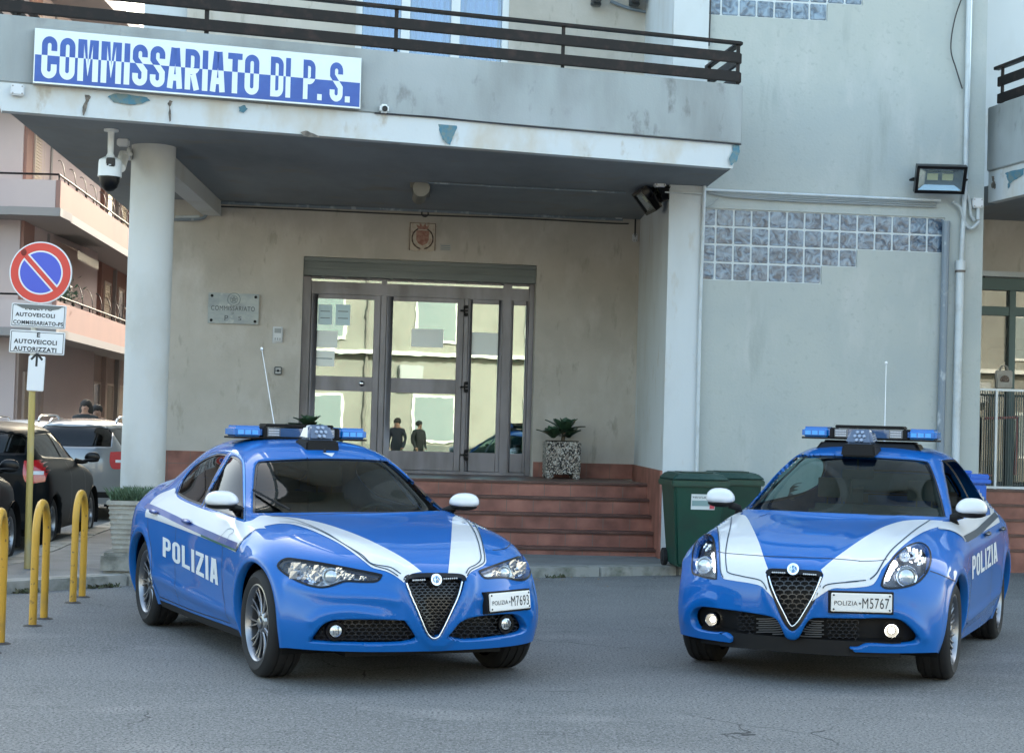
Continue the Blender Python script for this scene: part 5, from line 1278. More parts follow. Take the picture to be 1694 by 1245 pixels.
def build_hatch():
    car = Car('police_car', HC, HU, 'blue and white police hatchback on the right, number plate M5767', 'police car')
    T = [
     st([.875,.855,.77,.58,.40], [0,.24,.48,.68,.80], [.735,.735,.73,.70,.68]),
     st([.76,.745,.68,.53,.34], [0,.25,.50,.71,.835], [.83,.835,.83,.79,.75]),
     st([.50,.49,.44,.34,.20], [0,.26,.53,.73,.865], [.905,.915,.91,.875,.80]),
     st([.18,.175,.14,.08,-.02], [0,.28,.55,.745,.88], [.955,.965,.96,.93,.84]),
     st([-.12,-.13,-.16,-.22,-.28], [0,.29,.565,.75,.885], [.985,.995,.99,.965,.865]),
     st([-.36,-.39,-.47,-.60,-.60], [0,.30,.585,.745,.88], [1.005,1.015,1.01,.985,.88]),
     st([-.50,-.53,-.64,-.82,-.82], [0,.30,.59,.75,.885], [1.05,1.05,1.035,.99,.89]),
     st([-.83,-.855,-.94,-1.06,-1.06], [0,.29,.575,.75,.89], [1.225,1.22,1.185,.995,.90]),
     st([-1.15,-1.17,-1.25,-1.30,-1.30], [0,.28,.545,.75,.895], [1.375,1.37,1.325,1.0,.905]),
     st([-1.42,-1.43,-1.48,-1.52,-1.52], [0,.28,.53,.75,.90], [1.45,1.445,1.395,1.005,.91]),
     st([-1.85]*5, [0,.28,.525,.745,.90], [1.475,1.47,1.42,1.015,.92]),
     st([-2.30]*5, [0,.27,.51,.735,.90], [1.465,1.46,1.40,1.03,.93]),
     st([-2.70]*5, [0,.26,.49,.71,.90], [1.43,1.42,1.35,1.06,.945]),
     st([-3.02]*5, [0,.26,.48,.67,.885], [1.37,1.36,1.29,1.10,.95]),
     st([-3.22,-3.22,-3.20,-3.14,-3.08], [0,.27,.50,.66,.85], [1.22,1.21,1.17,1.07,.94]),
     st([-3.38,-3.37,-3.33,-3.25,-3.12], [0,.28,.50,.66,.80], [1.03,1.03,1.02,.98,.90]),
    ]
    S = [None]
    for i in range(1, 15):
        x = T[i][4][0]; y = T[i][4][1]; fl = .018 if (abs(x) < .5 or abs(x+2.634) < .5) else -.004
        S.append([(y+.012+fl*.4, .74), (y+.008+fl, .56), (y-.004+fl, .37), (y-.05, .205)])
    S[0] = [(0,0)]*4; S.append([(0,0)]*4)
    F = [st([.915,.895,.80,.61,.42], [0,.24,.49,.70,.82], [.62,.62,.62,.60,.58]),
         st([.925,.905,.81,.62,.43], [0,.24,.49,.71,.835], [.50]*5),
         st([.925,.905,.815,.63,.43], [0,.24,.50,.72,.845], [.37]*5),
         st([.88,.865,.79,.62,.43], [0,.24,.49,.70,.83], [.235]*5)]
    B = [st([-3.42,-3.41,-3.37,-3.28,-3.14], [0,.28,.52,.70,.84], [.80]*5), st([-3.46,-3.45,-3.40,-3.30,-3.15], [0,.28,.52,.71,.85], [.60]*5),
         st([-3.46,-3.45,-3.40,-3.30,-3.15], [0,.28,.52,.71,.85], [.40]*5), st([-3.38,-3.37,-3.33,-3.24,-3.1], [0,.28,.52,.69,.82], [.24]*5)]
    def grow(p, dz, dy):
        k = max(0, min(1, (p[2]-1.05)/.3)); return (p[0], p[1]*(1+dy*k), p[2]+dz*k)
    T = [[grow(p, .065+(.02 if p[0] < -1.6 else 0), .07+(.10 if p[0] < -1.6 else 0)) for p in r] for r in T]
    F = [[(p[0]+(0, 0, .01, .035, .05)[j], p[1]*(1, 1, 1, 1.02, 1.035)[j], p[2]) for j, p in enumerate(r)] for r in F]
    T = [[(p[0], p[1]*(1.055 if j == 3 else 1.03 if j == 2 and 4 < i < 9 else 1), p[2]+(.035 if j == 3 else .012 if j == 2 and 4 < i < 7 else 0)) if 4 < i < 13 else p for j, p in enumerate(r)] for i, r in enumerate(T)]
    T[0] = [(p[0]+(0, 0, .0, .02, .03)[j], p[1]*(1, 1, 1, 1.015, 1.03)[j], p[2]) for j, p in enumerate(T[0])]
    T[1] = [(p[0], p[1]*(1, 1, 1, 1.01, 1.02)[j], p[2]) for j, p in enumerate(T[1])]
    W_ = 1.045; T, F, B = [[[(p[0], p[1]*W_, p[2]) for p in r] for r in Q] for Q in (T, F, B)]; S = [[(p[0]*W_, p[1]) for p in r] for r in S]
    shell = cc_body(T, S, F, B, 4)
    ring_ = lambda x, r0: [(x+r0*math.cos(R(t)), .34+r0*math.sin(R(t))) for t in range(-20, 201, 10)]
    crease(car, shell, [(ZD((1120,455),(1200,380),(1383,255))+ZE((200,880),(300,830),(430,792)), .010, 7, 'px'),
        (ZF((640,860),(600,780),(520,700),(400,650),(300,650)), .012, 7, 'px'),
        (ZD((1120,500),(1060,700),(980,850),(930,920),(890,960)), .012, 6, 'px'),
        (ZF((690,318),(780,350),(900,405)), .008, 6, 'px'),
        (ring_(0, .395), .010, .022, 'side'), (ring_(-2.634, .395), .010, .022, 'side'),
        ([(-.45,.33),(-1.4,.36),(-2.25,.42)], .012, .03, 'side'), ([(-.2,.82),(-1.5,.85),(-3.0,.92)], .008, .03, 'side')])
    car.set_body(shell)
    ws = spline(ZH((130,852),(130,852),(200,720),(300,580),(400,470),(520,375),(590,350),(590,350),(900,345),(1250,352),(1694,378))+ZE((540,318),(610,328),(640,350),(690,470),(740,640),(765,760),(765,760),(400,745),(0,738))+ZH((1694,915),(1000,890),(500,866)), 4, True)
    car.cut(ws, cell=4, lip=.03)
    fg = spline(ZE((712,262),(712,262),(745,265),(800,292),(840,345),(900,480),(960,597),(960,597),(1000,600),(880,640),(870,735),(870,735),(820,745),(800,700),(760,500),(715,330)), 4, True)
    sw = spline(ZE((718,262),(718,262),(760,268),(800,285),(870,345),(930,425),(975,500),(1005,590),(1005,590),(940,625),(900,690),(870,735),(826,745),(826,745),(800,620),(745,420)), 4, True)
    fe = [car.px2(*q)[0] for q in ZE((812,770),(800,690),(775,560),(748,430),(728,330))]; fe = [(q.x, q.z) for q in fe if q is not None]
    sw = spline([fe[0]]+fe+[(-1.42,1.425),(-1.65,1.445),(-2.1,1.45),(-2.6,1.42),(-2.88,1.32),(-3.0,1.18),(-3.0,1.18),(-2.7,1.10),(-1.5,1.06)], 4, True)
    car.cut(sw, 'side', 1, cell=.02, mirror=True, lip=.02)
    rw = spline([(-.50,1.13),(-.50,1.13),(-.42,1.29),(-.38,1.31),(0,1.32),(.38,1.31),(.42,1.29),(.50,1.13),(.50,1.13),(0,1.13)], 4, True)
    car.cut(rw, 'rear', cell=.02, lip=.02)
    hl = spline(ZD((120,490),(118,400),(130,300),(170,225),(225,200),(265,220),(285,280),(297,400),(300,540),(300,540),(230,530),(160,510)), 3, True)
    hr = spline(ZF((290,440),(290,440),(310,370),(360,260),(430,170),(520,110),(600,85),(660,110),(690,170),(690,250),(660,330),(600,400),(520,440),(420,458),(330,460)), 3, True)
    V = spline(ZD((680,500),(690,470),(720,460),(850,464),(1000,472),(1085,480),(1110,500),(1105,530),(1050,690),(960,850),(915,910),(880,935),(840,910),(800,850),(740,700)), 3, True)
    inn = spline(ZD((105,860),(110,800),(150,760),(220,752),(400,775),(640,810),(740,835),(780,880),(830,985),(880,1005),(930,985),(985,880),(1040,838),(1180,838),(1383,840))+ZF((100,708),(300,705),(430,715),(520,770),(590,850),(605,895),(570,915),(400,930),(180,925),(100,955),(0,955))+ZF((60,975),(60,1150))+ZD((880,1220),(430,1180),(410,1015),(400,985),(350,955),(250,950),(140,920)), 3, True)
    for p in (hl, hr, V): car.cut(p, cell=3, lip=.05)
    car.cut(inn, cell=3, lip=.06)
    wheel_arches(car, .33, 2.634, .365)
    car.fix_body(paint)
    for nm, p, m, mir, ins, vw in (('windscreen', ws, wglass, False, -.012, 'px'), ('side_window', sw, sglass, True, -.01, 'side')):
        g = car.patch(nm, p, m, vw, off=ins, cell=6 if vw == 'px' else .05, mirror=mir)
        car.ribbon('window_seal', p, .035, gloss_black, vw, closed=True, n=1, off=ins+.003, parent=g, mirror=mir)
    car.ribbon('window_pillar', [(-1.62,1.06),(-1.66,1.25),(-1.68,1.44)], .06, gloss_black, 'side', 1, off=.0, mirror=True)
    g = car.patch('rear_window', rw, sglass, 'rear', off=-.01, cell=.03); car.ribbon('window_seal', rw, .05, gloss_black, 'rear', closed=True, n=1, off=-.006, parent=g)
    lamp(car, hl, .06, [(ZD((190,425))[0], .062, 'proj'), (ZD((225,275))[0], .026, 'chip'), (ZD((270,345))[0], .022, 'drl'), (ZD((275,385))[0], .022, 'drl'), (ZD((278,425))[0], .022, 'drl'), (ZD((280,462))[0], .02, 'drl')])
    lamp(car, hr, .06, [(ZF((510,355))[0], .072, 'proj'), (ZF((560,160))[0], .055, 'chip'), (ZF((630,210))[0], .03, 'chip'), (ZF((400,240))[0], .026, 'drl'), (ZF((375,280))[0], .026, 'drl'), (ZF((355,320))[0], .026, 'drl'), (ZF((340,360))[0], .024, 'drl'), (ZF((490,180))[0], .035, 'bowl')])
    gm = pmat('grille_gloss', (.02,.02,.022), .25)
    gb = car.patch('grille', V, plastic_black, off=-.06, cell=4)
    car.hexmesh('grille_mesh', V, 14, .007, gm, -.03, gb)
    car.ribbon('grille_surround', ZD((700,520),(720,590),(760,690),(820,810),(850,870),(880,900),(920,870),(960,810),(1030,690),(1075,590),(1098,525)), .006, chrome, off=.002, tube=True)
    car.ribbon('grille_surround', ZD((690,510),(715,610),(760,720),(810,830),(845,895),(880,925),(925,890),(970,820),(1045,690),(1085,590),(1104,520)), .02, gloss_black, off=.001)
    car.ribbon('grille_top', ZD((690,505),(720,480),(850,484),(1000,492),(1075,498),(1100,515)), .035, gloss_black, off=.003)
    for a, b in ((ZD((730,492))[0], ZD((820,496))[0]), (ZD((968,505))[0], ZD((1058,511))[0])):
        mb = MB()
        for k in range(7):
            t = k/6; h, n = car.px2(a[0]+(b[0]-a[0])*t, a[1]+(b[1]-a[1])*t, .004); v, f = ell(h, .008, .007, .006, 8, 6); mb.add(v, f)
        mb.build('strobe_leds', led_m, car.root, True)
    badge(car, ZD((890,470))[0], .04)
    lg = car.patch('lower_grille', inn, plastic_black, off=-.08, cell=5)
    car.hexmesh('intercooler_grille', ZD((580,835),(580,970),(820,1000),(1130,1010),(1130,845),(1000,870),(930,1000),(830,1000),(760,850)), 8, .006, pmat('fin_grey', (.16,.16,.16), .4, .5), -.05, lg, sq=.5, rows_only=True)
    car.hexmesh('grille_mesh', ZD((1140,850),(1140,1010),(1400,1040),(1400,850)), 11, .006, gm, -.05, lg)
    car.hexmesh('grille_mesh', ZD((400,790),(440,960),(575,985),(575,815)), 11, .006, gm, -.05, lg)
    for c, r in ((ZD((248,852))[0], .038), (ZF((383,815))[0], .038)):
        h, n = car.px2(*c, -.02); n = (n+Vector((1.6,0,0))).normalized(); M = frameM(h, n)
        q = MB(); q.lathe([(r*1.25,-.04),(r*1.2,.0),(r*1.05,.006),(r*.95,-.004),(r*.6,-.02),(r*.5,-.03)], M, 28); fo = q.build('fog_lamp', gloss_black, car.root, True)
        q = MB(); q.lathe([(r*1.2,.001),(r*1.12,.008),(r*1.02,.003)], M, 28); q.build('fog_ring', chrome, fo, True)
        q = MB(); q.lathe([(r*.52,-.02),(r*.4,-.006),(0,0)], M, 20); q.build('fog_lens', halo, fo, True)
    number_plate(car, [(1373,1010),(1474,1012),(1474,982),(1373,979)], 'POLIZIA', 'M5767')
    wl = spline(ZD((275,95),(300,70),(380,28),(380,28),(500,52),(530,70),(560,120),(620,250),(660,370),(694,466),(694,466),(678,490),(700,600),(735,690),(735,690),(690,640),(620,585),(400,548),(355,535),(335,500),(325,400),(325,300),(318,200),(300,130)), 3, True)
    car.patch('hood_stripe', wl, paint_white, cell=4, off=.002)
    wr = spline(ZD((1098,470),(1098,470),(1200,385),(1383,255))+ZE((200,880),(300,830),(430,792),(560,782),(660,785),(735,790),(735,790),(715,830),(640,855),(560,890),(470,950),(390,1020),(330,1090),(270,1160))+ZF((280,330),(250,390),(215,430),(150,448),(0,460))+ZD((1200,610),(1130,640),(1030,710),(1030,710),(1060,640),(1112,530),(1112,500)), 3, True)
    car.patch('hood_stripe', wr, paint_white, cell=4, off=.002)
    for z, p in ((ZD, [(416,36),(412,120),(385,250),(372,350),(380,460),(400,495),(500,520),(620,545),(660,570),(685,620)]), (ZD, [(285,95),(310,160),(322,260),(328,380),(335,480),(355,530)])):
        car.ribbon('livery_line', z(*p), .0075, stripe_dark, off=.005)
    car.ribbon('livery_line', ZE((640,785),(540,850),(440,930),(350,1010),(290,1090),(230,1190),(180,1235)), .009, stripe_dark, off=.005)
    car.ribbon('livery_line', ZF((160,395),(0,410)), .0075, stripe_dark, off=.005)
    car.ribbon('livery_line', ZD((1383,558),(1160,580),(1110,610)), .0075, stripe_dark, off=.005)
    dw = spline(ZE((735,795),(735,795),(830,800),(830,800),(900,770),(1100,740),(1020,600),(1010,550),(1060,560),(1110,620),(1140,700),(1170,800),(1170,800),(1050,870),(905,950),(905,950),(880,910),(800,865),(700,850)), 3, True)
    car.patch('door_livery', dw, paint_white, cell=4, off=.002, mirror=True)
    car.ribbon('livery_line', ZE((905,930),(1000,875),(1070,810),(1145,740)), .05, stripe_dark, off=.004, mirror=True)
    car.ribbon('livery_line', ZE((700,850),(800,868),(870,905),(905,945)), .009, stripe_dark, off=.005, mirror=True)
    car.text('side_lettering', 'POLIZIA', ZE((958,1235),(1152,1095),(1145,945),(958,1060)), pmat('lettering_white', (.62,.66,.70), .4), -1, .003)
    car.patch('roof_mark', ZH((1195,316),(1215,318),(1222,330),(1262,316),(1222,342)), paint_white, off=.004, cell=2)
    gap = pmat('shut_line', (.004,.006,.012), .6)
    for pts in ([(-.60,.95),(-.64,.80),(-.64,.50),(-.56,.32),(-.54,.27)], [(-1.66,1.0),(-1.70,.85),(-1.71,.5),(-1.69,.27)], [(-2.54,1.04),(-2.50,.93),(-2.40,.75),(-2.26,.60),(-2.22,.35),(-2.18,.27)]):
        car.ribbon('shut_line', pts, .007, gap, 'side', 1, off=.001, mirror=True)
    car.ribbon('bonnet_gap', ZD((310,330),(380,345),(640,365),(800,372),(1160,385),(1383,403))+ZE((100,1098),(230,1095),(310,1085)), .006, gap, off=.0032)
    car.ribbon('bumper_gap', ZF((690,318),(780,350),(900,405)), .006, gap, off=.0015)
    for x in (-1.45, -2.32):
        for sg in (1, -1):
            h, n = car.ortho('side', x, .90, .022, sg); mb = MB(); v, f = ell(h, .105, .022, .018, 16, 8); mb.add(v, f)
            mb.build('door_handle', pmat('handle_dark', (.02,.03,.05), .3, coat=.5), car.root, True)
    for sg in (1, -1):
        car.patch('tail_light', [(.45*sg,.84),(.78*sg,.84),(.78*sg,.96),(.45*sg,.96)], pmat('tail_red', (.25,.01,.012), .2, coat=1), 'rear', off=.004, cell=.03)
        side_mirror(car, (-.68, sg*.915, 1.115), (.075, .11, .082), sg, (-.74, sg*.79, 1.0))
        for x in (0, -2.634): make_wheel(car, x, sg, .33, .225, .795, .235, 1)
    light_bar(car, -1.75, 1.59, .535, -1.30, 1.54)
    interior(car, -.35, -1.6, 1.0, 1.45, .78, cab_dark, seat_m)
    underbody(car, -3.2, .7, .86, .19, 2.634)
    mb = MB(); vs = []
    for i in range(25):
        y = -.66+1.32*i/24; h, n = car.ortho('front', y, .27, -.02)
        if h is None: continue
        vs += [Vector((h.x-.09, y, .195)), Vector((h.x-.015, y, .205)), Vector((h.x-.02, y, .30)), Vector((h.x-.08, y, .33))]
    k = len(vs)//4; mb.add(vs, [(4*i+j, 4*i+j+1, 4*i+j+5, 4*i+j+4) for i in range(k-1) for j in range(3)]); mb.build('lower_valance', plastic_black, car.root, True)
    return car
GC = (-.755, 11.242); GU = (.4358, -.9)
HC = (2.18, 11.95); HU = (-.3763, -.9265)
saloon = build_saloon()
hatch = build_hatch()
# ---------------------------------------------------------------- pipes, cables, boxes on the facade
def obj_tube(name, pts, r, mat, label, cat, group=None, n=10):
    m = MB(); m.tube(pts, r, n); o = m.build(name, mat, None, True); return tag(o, label, cat, group)
def gp(*pp, d=.06): return [G.px(x, y, d) for x, y in pp]
def zig(pts): return spline(pts, 6)
pz0 = G.hit(1590, 432)[1]
o = obj_tube('rain_pipe', gp((1603,-30),(1597,300),(1590,436)), .028, pipe_w, 'thin white pipe running down the right edge of the grey wall', 'pipe')
m = MB(); a_ = G.px(1589, 434, .07); b_ = G.px(1577, 905, .07); m.tube([a_, b_], .05, 14); m.tube([a_+Vector((0,0,.02)), a_-Vector((0,0,.10))], .06, 14)
o2 = m.build('drain_pipe', pipe_w, None, True); tag(o2, 'thick white drain pipe below the thin one, with a brown collar', 'pipe')
m = MB(); c_ = G.px(1588.5, 447, .07); m.tube([c_, c_-Vector((0,0,.025))], .063, 14); m.build('pipe_collar', pmat('collar', (.12,.10,.09), .5), o2, True)
o3 = obj_tube('rain_pipe', gp((1565.5,366),(1555,760),(1552,900)), .047, pipe_g, 'grey scuffed metal drain pipe right of the glass blocks', 'pipe')
o4 = obj_tube('conduit', gp((1166,295),(1158,520),(1150,900), d=.09), .022, pipe_w, 'thin white vertical conduit on the corner of the pier', 'pipe')
obj_tube('conduit', gp((1168,314),(1300,320.5),(1420,326),(1556,332)), .017, pipe_w, 'white horizontal conduit above the large glass block panel', 'pipe')
m = MB()
for dy in (0, 3, 6): m.tube(zig(gp((1170,316+dy*.3),(1210,322+dy*.6),(1320,327+dy),(1420,331+dy),(1550,335+dy*1.2), d=.04)), .009, 6)
m.tube(zig(gp((1168,344),(1180,336),(1190,326))), .007, 6)
o = m.build('cable_bundle', pmat('cable_grey', (.3,.33,.34), .6), None, True); tag(o, 'sagging grey cables just under the horizontal conduit', 'cable')
obj_tube('cable', zig(gp((1598,-20),(1580,30),(1573,80),(1582,115),(1592,147), d=.05)), .008, cable_m, 'black cable looping down beside the white pipe at the top', 'cable')
obj_tube('steel_conduit', gp((1608,-30),(1603,160),(1599,320), d=.06), .014, pmat('galv', (.5,.53,.56), .3, .8), 'thin steel conduit right of the white pipe, up to the roof', 'pipe')
m = MB(); m.tube(zig(gp((1576,334),(1589,345),(1596,368),(1606,378),(1616,371),(1620,366), d=.07)), .022, 8); m.tube(zig(gp((1599,320),(1604,335),(1606,355),(1612,365), d=.05)), .02, 8)
o = m.build('flexible_conduit', conduit, None, True); tag(o, 'grey flexible conduit curling below the floodlight to the junction box', 'pipe')
def jbox(pl, q, d, th, label, name='junction_box', grp=None):
    s0_, z1_ = pl.hit(q[0], q[1], d); s1_, z0_ = pl.hit(q[2], q[3], d); m = MB(); m.pbox(pl, s0_, s1_, z0_, z1_, d-th, d); o = m.build(name, box_w, None, bevel=.012); tag(o, label, 'box', grp)
    m = MB()
    for x in (s0_+.02, s1_-.02):
        for z in (z0_+.02, z1_-.02): m.lathe([(0,.003),(.008,.002),(.009,0)], frameM_(pl.P(x, z, d), pl.n), 8)
    m.build('cover_screw', pmat('screw', (.3,.3,.3), .4, .8), o); return o
jbox(G, (1610, 327, 1627, 344), .09, .09, 'square white junction box at the right corner of the grey wall')
obj_tube('conduit', gp((1618,344),(1618,363), d=.05), .022, pipe_w, 'short white conduit stub below the corner junction box', 'pipe')
jbox(CAN, (18, 138, 40, 158.5), .12, .07, 'white junction box on the fascia left of the big sign')
def sof(px, py, dz=0): return onz(px, py, SOF-dz)
# conduits along the back wall under the soffit
def bpts(*pp, d=.05): return [B.px(x, y+9+(x-285)*.004, d) for x, y in pp]
obj_tube('conduit', spline(bpts((285,354),(330,353),(342,345),(350,331),(362,326),(420,328),(420,328),(560,333),(700,337.5),(850,344),(1030,351)), 4), .022, pipe_g, 'grey conduit bending up and along the top of the entrance wall', 'pipe')
obj_tube('conduit', bpts((290,350),(330,349)), .02, pipe_w, 'short pale conduit beside the column top', 'pipe')
obj_tube('cable', spline(bpts((360,332),(500,337),(695,345),(860,350),(1000,357),(1040,358)), 4), .01, cable_m, 'black cable sagging under the long conduit over the doors', 'cable')
m = MB(); c_ = B.px(703, 353, .05); m.tube([c_+B.t*.045*math.cos(a)+Vector((0,0,1))*.045*math.sin(a) for a in [2*math.pi*i/20 for i in range(20)]], .01, 6, closed=True); o = m.build('cable_loop', cable_m, None, True); tag(o, 'small loop of black cable above the crest', 'cable')
jbox(B, (1018, 354, 1031, 362), .10, .10, 'small pale junction box at the right end of the long conduit')
# ceiling: thin conduit and lamp
obj_tube('conduit', [sof(x, y, .02) for x, y in ((708,302),(830,309),(900,312),(1035,319))], .011, pipe_g, 'thin conduit crossing the dark canopy ceiling from the ceiling lamp', 'pipe')
lc = sof(692, 302, 0); m = MB(); m.tube([lc+Vector((-.04,.9,-.07)), lc+Vector((.04,-.0,-.07))], .085, 16); m.box(lc.x-.1, lc.x+.1, lc.y+.0, lc.y+.9, SOF-.06, SOF)
o = m.build('ceiling_lamp', pmat('lamp_dirty', (.16,.15,.12), .5), None, True); tag(o, 'dusty unlit ceiling lamp under the canopy, in front of the doors', 'lamp')
m = MB(); m.lathe([(0,.012),(.06,.012),(.1,.005),(.105,-.02),(0,-.02)], frameM_(lc+Vector((.04,-.02,-.07)), Vector((0,-1,0))), 18); m.build('lamp_end_cap', pmat('lamp_cap', (.30,.29,.25), .4), o, True)
# floodlights
def floodlight(c, nrm, w_, h_, label, lit, arm):
    n_ = nrm.normalized(); M = frameM_(c, n_); fl = empty('floodlight', c, label, 'floodlight', 'black floodlights on the facade')
    def T(x, y, z): return M @ Vector((x, y, z))
    def bx8(m, x0, x1, y0, y1, z0, z1, k=0): m.box8([T(x0,y0,z0), T(x1,y0,z0), T(x1,y1,z0), T(x0,y1,z0), T(x0+k,y0+k,z1), T(x1-k,y0+k,z1), T(x1-k,y1-k,z1), T(x0+k,y1-k,z1)])
    m = MB(); t = .035
    bx8(m, -w_/2, w_/2, -h_/2, h_/2, -.07, -.05); 
    bx8(m, -w_/2, w_/2, -h_/2, -h_/2+t, -.05, .03); bx8(m, -w_/2, w_/2, h_/2-t, h_/2, -.05, .03); bx8(m, -w_/2, -w_/2+t, -h_/2+t, h_/2-t, -.05, .03); bx8(m, w_/2-t, w_/2, -h_/2+t, h_/2-t, -.05, .03)
    for i in range(7): bx8(m, -w_/2+.05+i*(w_-.1)/7, -w_/2+.06+i*(w_-.1)/7, -h_/2+.03, h_/2-.03, -.11, -.07)
    hang(m.build('housing', gloss_black, None, bevel=.01), fl)
    m = MB(); a, b = w_/2-t, h_/2-t; a2, b2 = w_/2-.12, h_/2-.09
    vs = [T(-a,-b,.0), T(a,-b,.0), T(a,b,.0), T(-a,b,.0), T(-a2,-b2,-.045), T(a2,-b2,-.045), T(a2,b2,-.045), T(-a2,b2,-.045)]
    m.add(vs, [(0,1,5,4),(1,2,6,5),(2,3,7,6),(3,0,4,7),(4,5,6,7)]); hang(m.build('reflector', pmat('flood_reflector', (.55,.57,.6), .2, .9), None), fl)
    for sx_ in (-1, 1):
        m = MB(); bx8(m, sx_*w_*.15-.065, sx_*w_*.15+.065, -.02, .06, -.043, -.038); hang(m.build('led_panel', pmat('led_yellow', (.65,.60,.42), .4), None), fl)
    m = MB(); bx8(m, -a, a, -b, b, .012, .014); hang(m.build('front_glass', glassmat('clear_glass', (.95,1,1), .06, 0, .95), None), fl)
    m = MB(); m.tube([T(-w_/2-.02, 0, -.02), T(-w_/2-.02, 0, -.02)+arm*.6, T(0,0,-.02)+arm, T(w_/2+.02, 0, -.02)+arm*.6, T(w_/2+.02, 0, -.02)], .014, 6); hang(m.build('bracket', plastic_black, None), fl)
    return fl
c_ = G.px(1556, 297, .32); floodlight(c_, G.n+Vector((-.12,0,-.45)), .60, .34, 'black floodlight with two yellow panels high on the grey wall', False, -G.n*.22)
c_ = at(1068, 333, 20.9); floodlight(c_, Vector((-.75,-.12,-.6)), .5, .32, 'black floodlight tucked in the dark canopy corner, left of the cable mass', False, Vector((.1,.2,.25)))
c_ = at(1088, 318, 20.7); floodlight(c_, Vector((-.9,-.2,-.35)), .36, .26, 'smaller black floodlight fixed to the top of the pier', False, Vector((.2,.1,.1)))
obj_tube('conduit', [G.px(x, y, .1) for x, y in ((1094,306),(1102,301),(1160,304))], .02, pipe_w, 'pale conduit across the top of the pier', 'pipe')
obj_tube('cable', [G.px(x, y, .09) for x, y in ((1100,318),(1128,319),(1163,321))], .009, pipe_w, 'thin pale cable across the pier just below the conduit', 'cable')
jbox(G, (1084, 301, 1102, 309), .12, .12, 'pale junction box at the top left of the pier')
obj_tube('conduit', [B.px(1051.5, 352, .05), B.px(1050.5, 392, .05)], .012, cable_m, 'short dark conduit down the right end of the entrance wall', 'pipe')
jbox(B, (1047, 386, 1055, 400), .06, .06, 'little pale sensor box at the right end of the entrance wall')
# cameras
cm = at(183, 265, 17.7); cr_ = empty('dome_camera', cm, 'white dome security camera hanging under the canopy left of the column', 'security camera')
sc_ = 17.7/2850
top_ = onz(183, 227, SOF)
def cp(px, py, dy=0): return at(px, py, 17.7+dy)
m = MB(); cx_ = cp(182.5, 262); zt_ = cp(183, 262).z; hb = cp(183, 293).z
M = Matrix.Translation((cx_.x, cx_.y, 0)); ww = 19.5*sc_
m.lathe([(0, zt_+.01), (ww*.55, zt_+.008), (ww*.92, zt_-.02), (ww*.97, zt_-.05), (ww, hb+.01), (ww*1.02, hb), (ww*.9, hb)], M, 36); hang(m.build('camera_body', white_plastic, None, True), cr_)
m = MB(); m.lathe([(ww*.88, hb), (ww*.85, hb-.05), (ww*.68, hb-.11), (ww*.35, hb-.145), (0, hb-.155)], M, 32); hang(m.build('camera_dome', gloss_black, None, True), cr_)
m = MB(); m.lathe([(.075, SOF), (.075, SOF-.02), (.034, SOF-.025), (.03, zt_+.05), (.045, zt_+.02), (.05, zt_)], M, 24); hang(m.build('camera_stem', white_plastic, None, True), cr_)
m = MB(); fx = cx_+Vector((.025,-ww*.95,0)); m.box(fx.x-.04, fx.x+.05, fx.y-.01, fx.y+.03, zt_-.10, zt_-.01); hang(m.build('sensor_window', gloss_black, None, bevel=.008), cr_)
m = MB(); m.box(fx.x-.01, fx.x+.015, fx.y-.014, fx.y-.01, zt_-.088, zt_-.08); hang(m.build('sensor_mark', white_plastic, None), cr_)
c2 = empty('bullet_camera', at(208, 255, 18.3), 'second white camera on a short arm fixed to the left side of the column', 'security camera')
pA = at(217, 255, 18.6); m = MB(); m.tube([pA, pA+Vector((-.035,0,0))], .07, 18); m.tube([pA, at(202,253,18.5)], .026, 10); m.tube([at(202,253,18.5), at(199,262,18.4)], .03, 10); hang(m.build('camera_arm', white_plastic, None, True), c2)
m = MB(); m.tube([at(205,261,18.45), at(200,278,18.2)], .05, 14); hang(m.build('camera_body', white_plastic, None, True), c2)
jb = at(204, 231, 18.3); m = MB(); m.box(jb.x-.06, jb.x+.06, jb.y-.05, jb.y+.05, SOF-.075, SOF-.0); o = m.build('junction_box', box_w, None, bevel=.01); tag(o, 'white junction box on the ceiling between dome camera and column', 'box')
p_ = CAN.px(635, 180, .12); c3 = empty('mini_camera', p_, 'small white camera on the parapet just right of the big sign', 'security camera')
m = MB(); m.pbox(CAN, CAN.hit(628,172,.12)[0], CAN.hit(643,172,.12)[0], CAN.hit(635,187,.12)[1], CAN.hit(635,173,.12)[1], .076, .16); hang(m.build('camera_body', white_plastic, None, bevel=.02), c3)
m = MB(); m.lathe([(.03,0),(.03,.01),(.022,.012),(.0,.004)], frameM_(CAN.px(636.5,180,.162), CAN.n), 20); hang(m.build('camera_lens', gloss_black, None, True), c3)
# air conditioner brackets at the top of the upper wall
for i, px in enumerate((983, 1046)):
    s_, z_ = B.hit(px, 5); m = MB(); m.pbox(B, s_-.05, s_+.05, z_-.05, z_+.16, .0, .5); m.pbox(B, s_-.07, s_+.07, z_-.08, z_-.03, .1, .2); o = m.build('wall_bracket', pmat('bracket_dark', (.04,.045,.05), .5), None, bevel=.01); tag(o, ('left' if i == 0 else 'right')+' dark bracket of the pair at the top of the upper wall', 'bracket', 'unit brackets on the upper wall')
s_, z_ = B.hit(1012, -30); m = MB(); m.pbox(B, s_-.5, s_+.5, z_+.12, z_+.75, .1, .5); o = m.build('air_conditioner', white_plastic, None, bevel=.03); tag(o, 'white air conditioner unit resting on the two wall brackets', 'air conditioner')
obj_tube('cable', spline([B.px(x, y, .05) for x, y in ((1010,2),(1035,12),(1070,20),(1098,27),(1105,40),(1104,70),(1100,110))], 5), .022, pipe_g, 'grey hose from the wall brackets bending down the upper wall', 'hose')
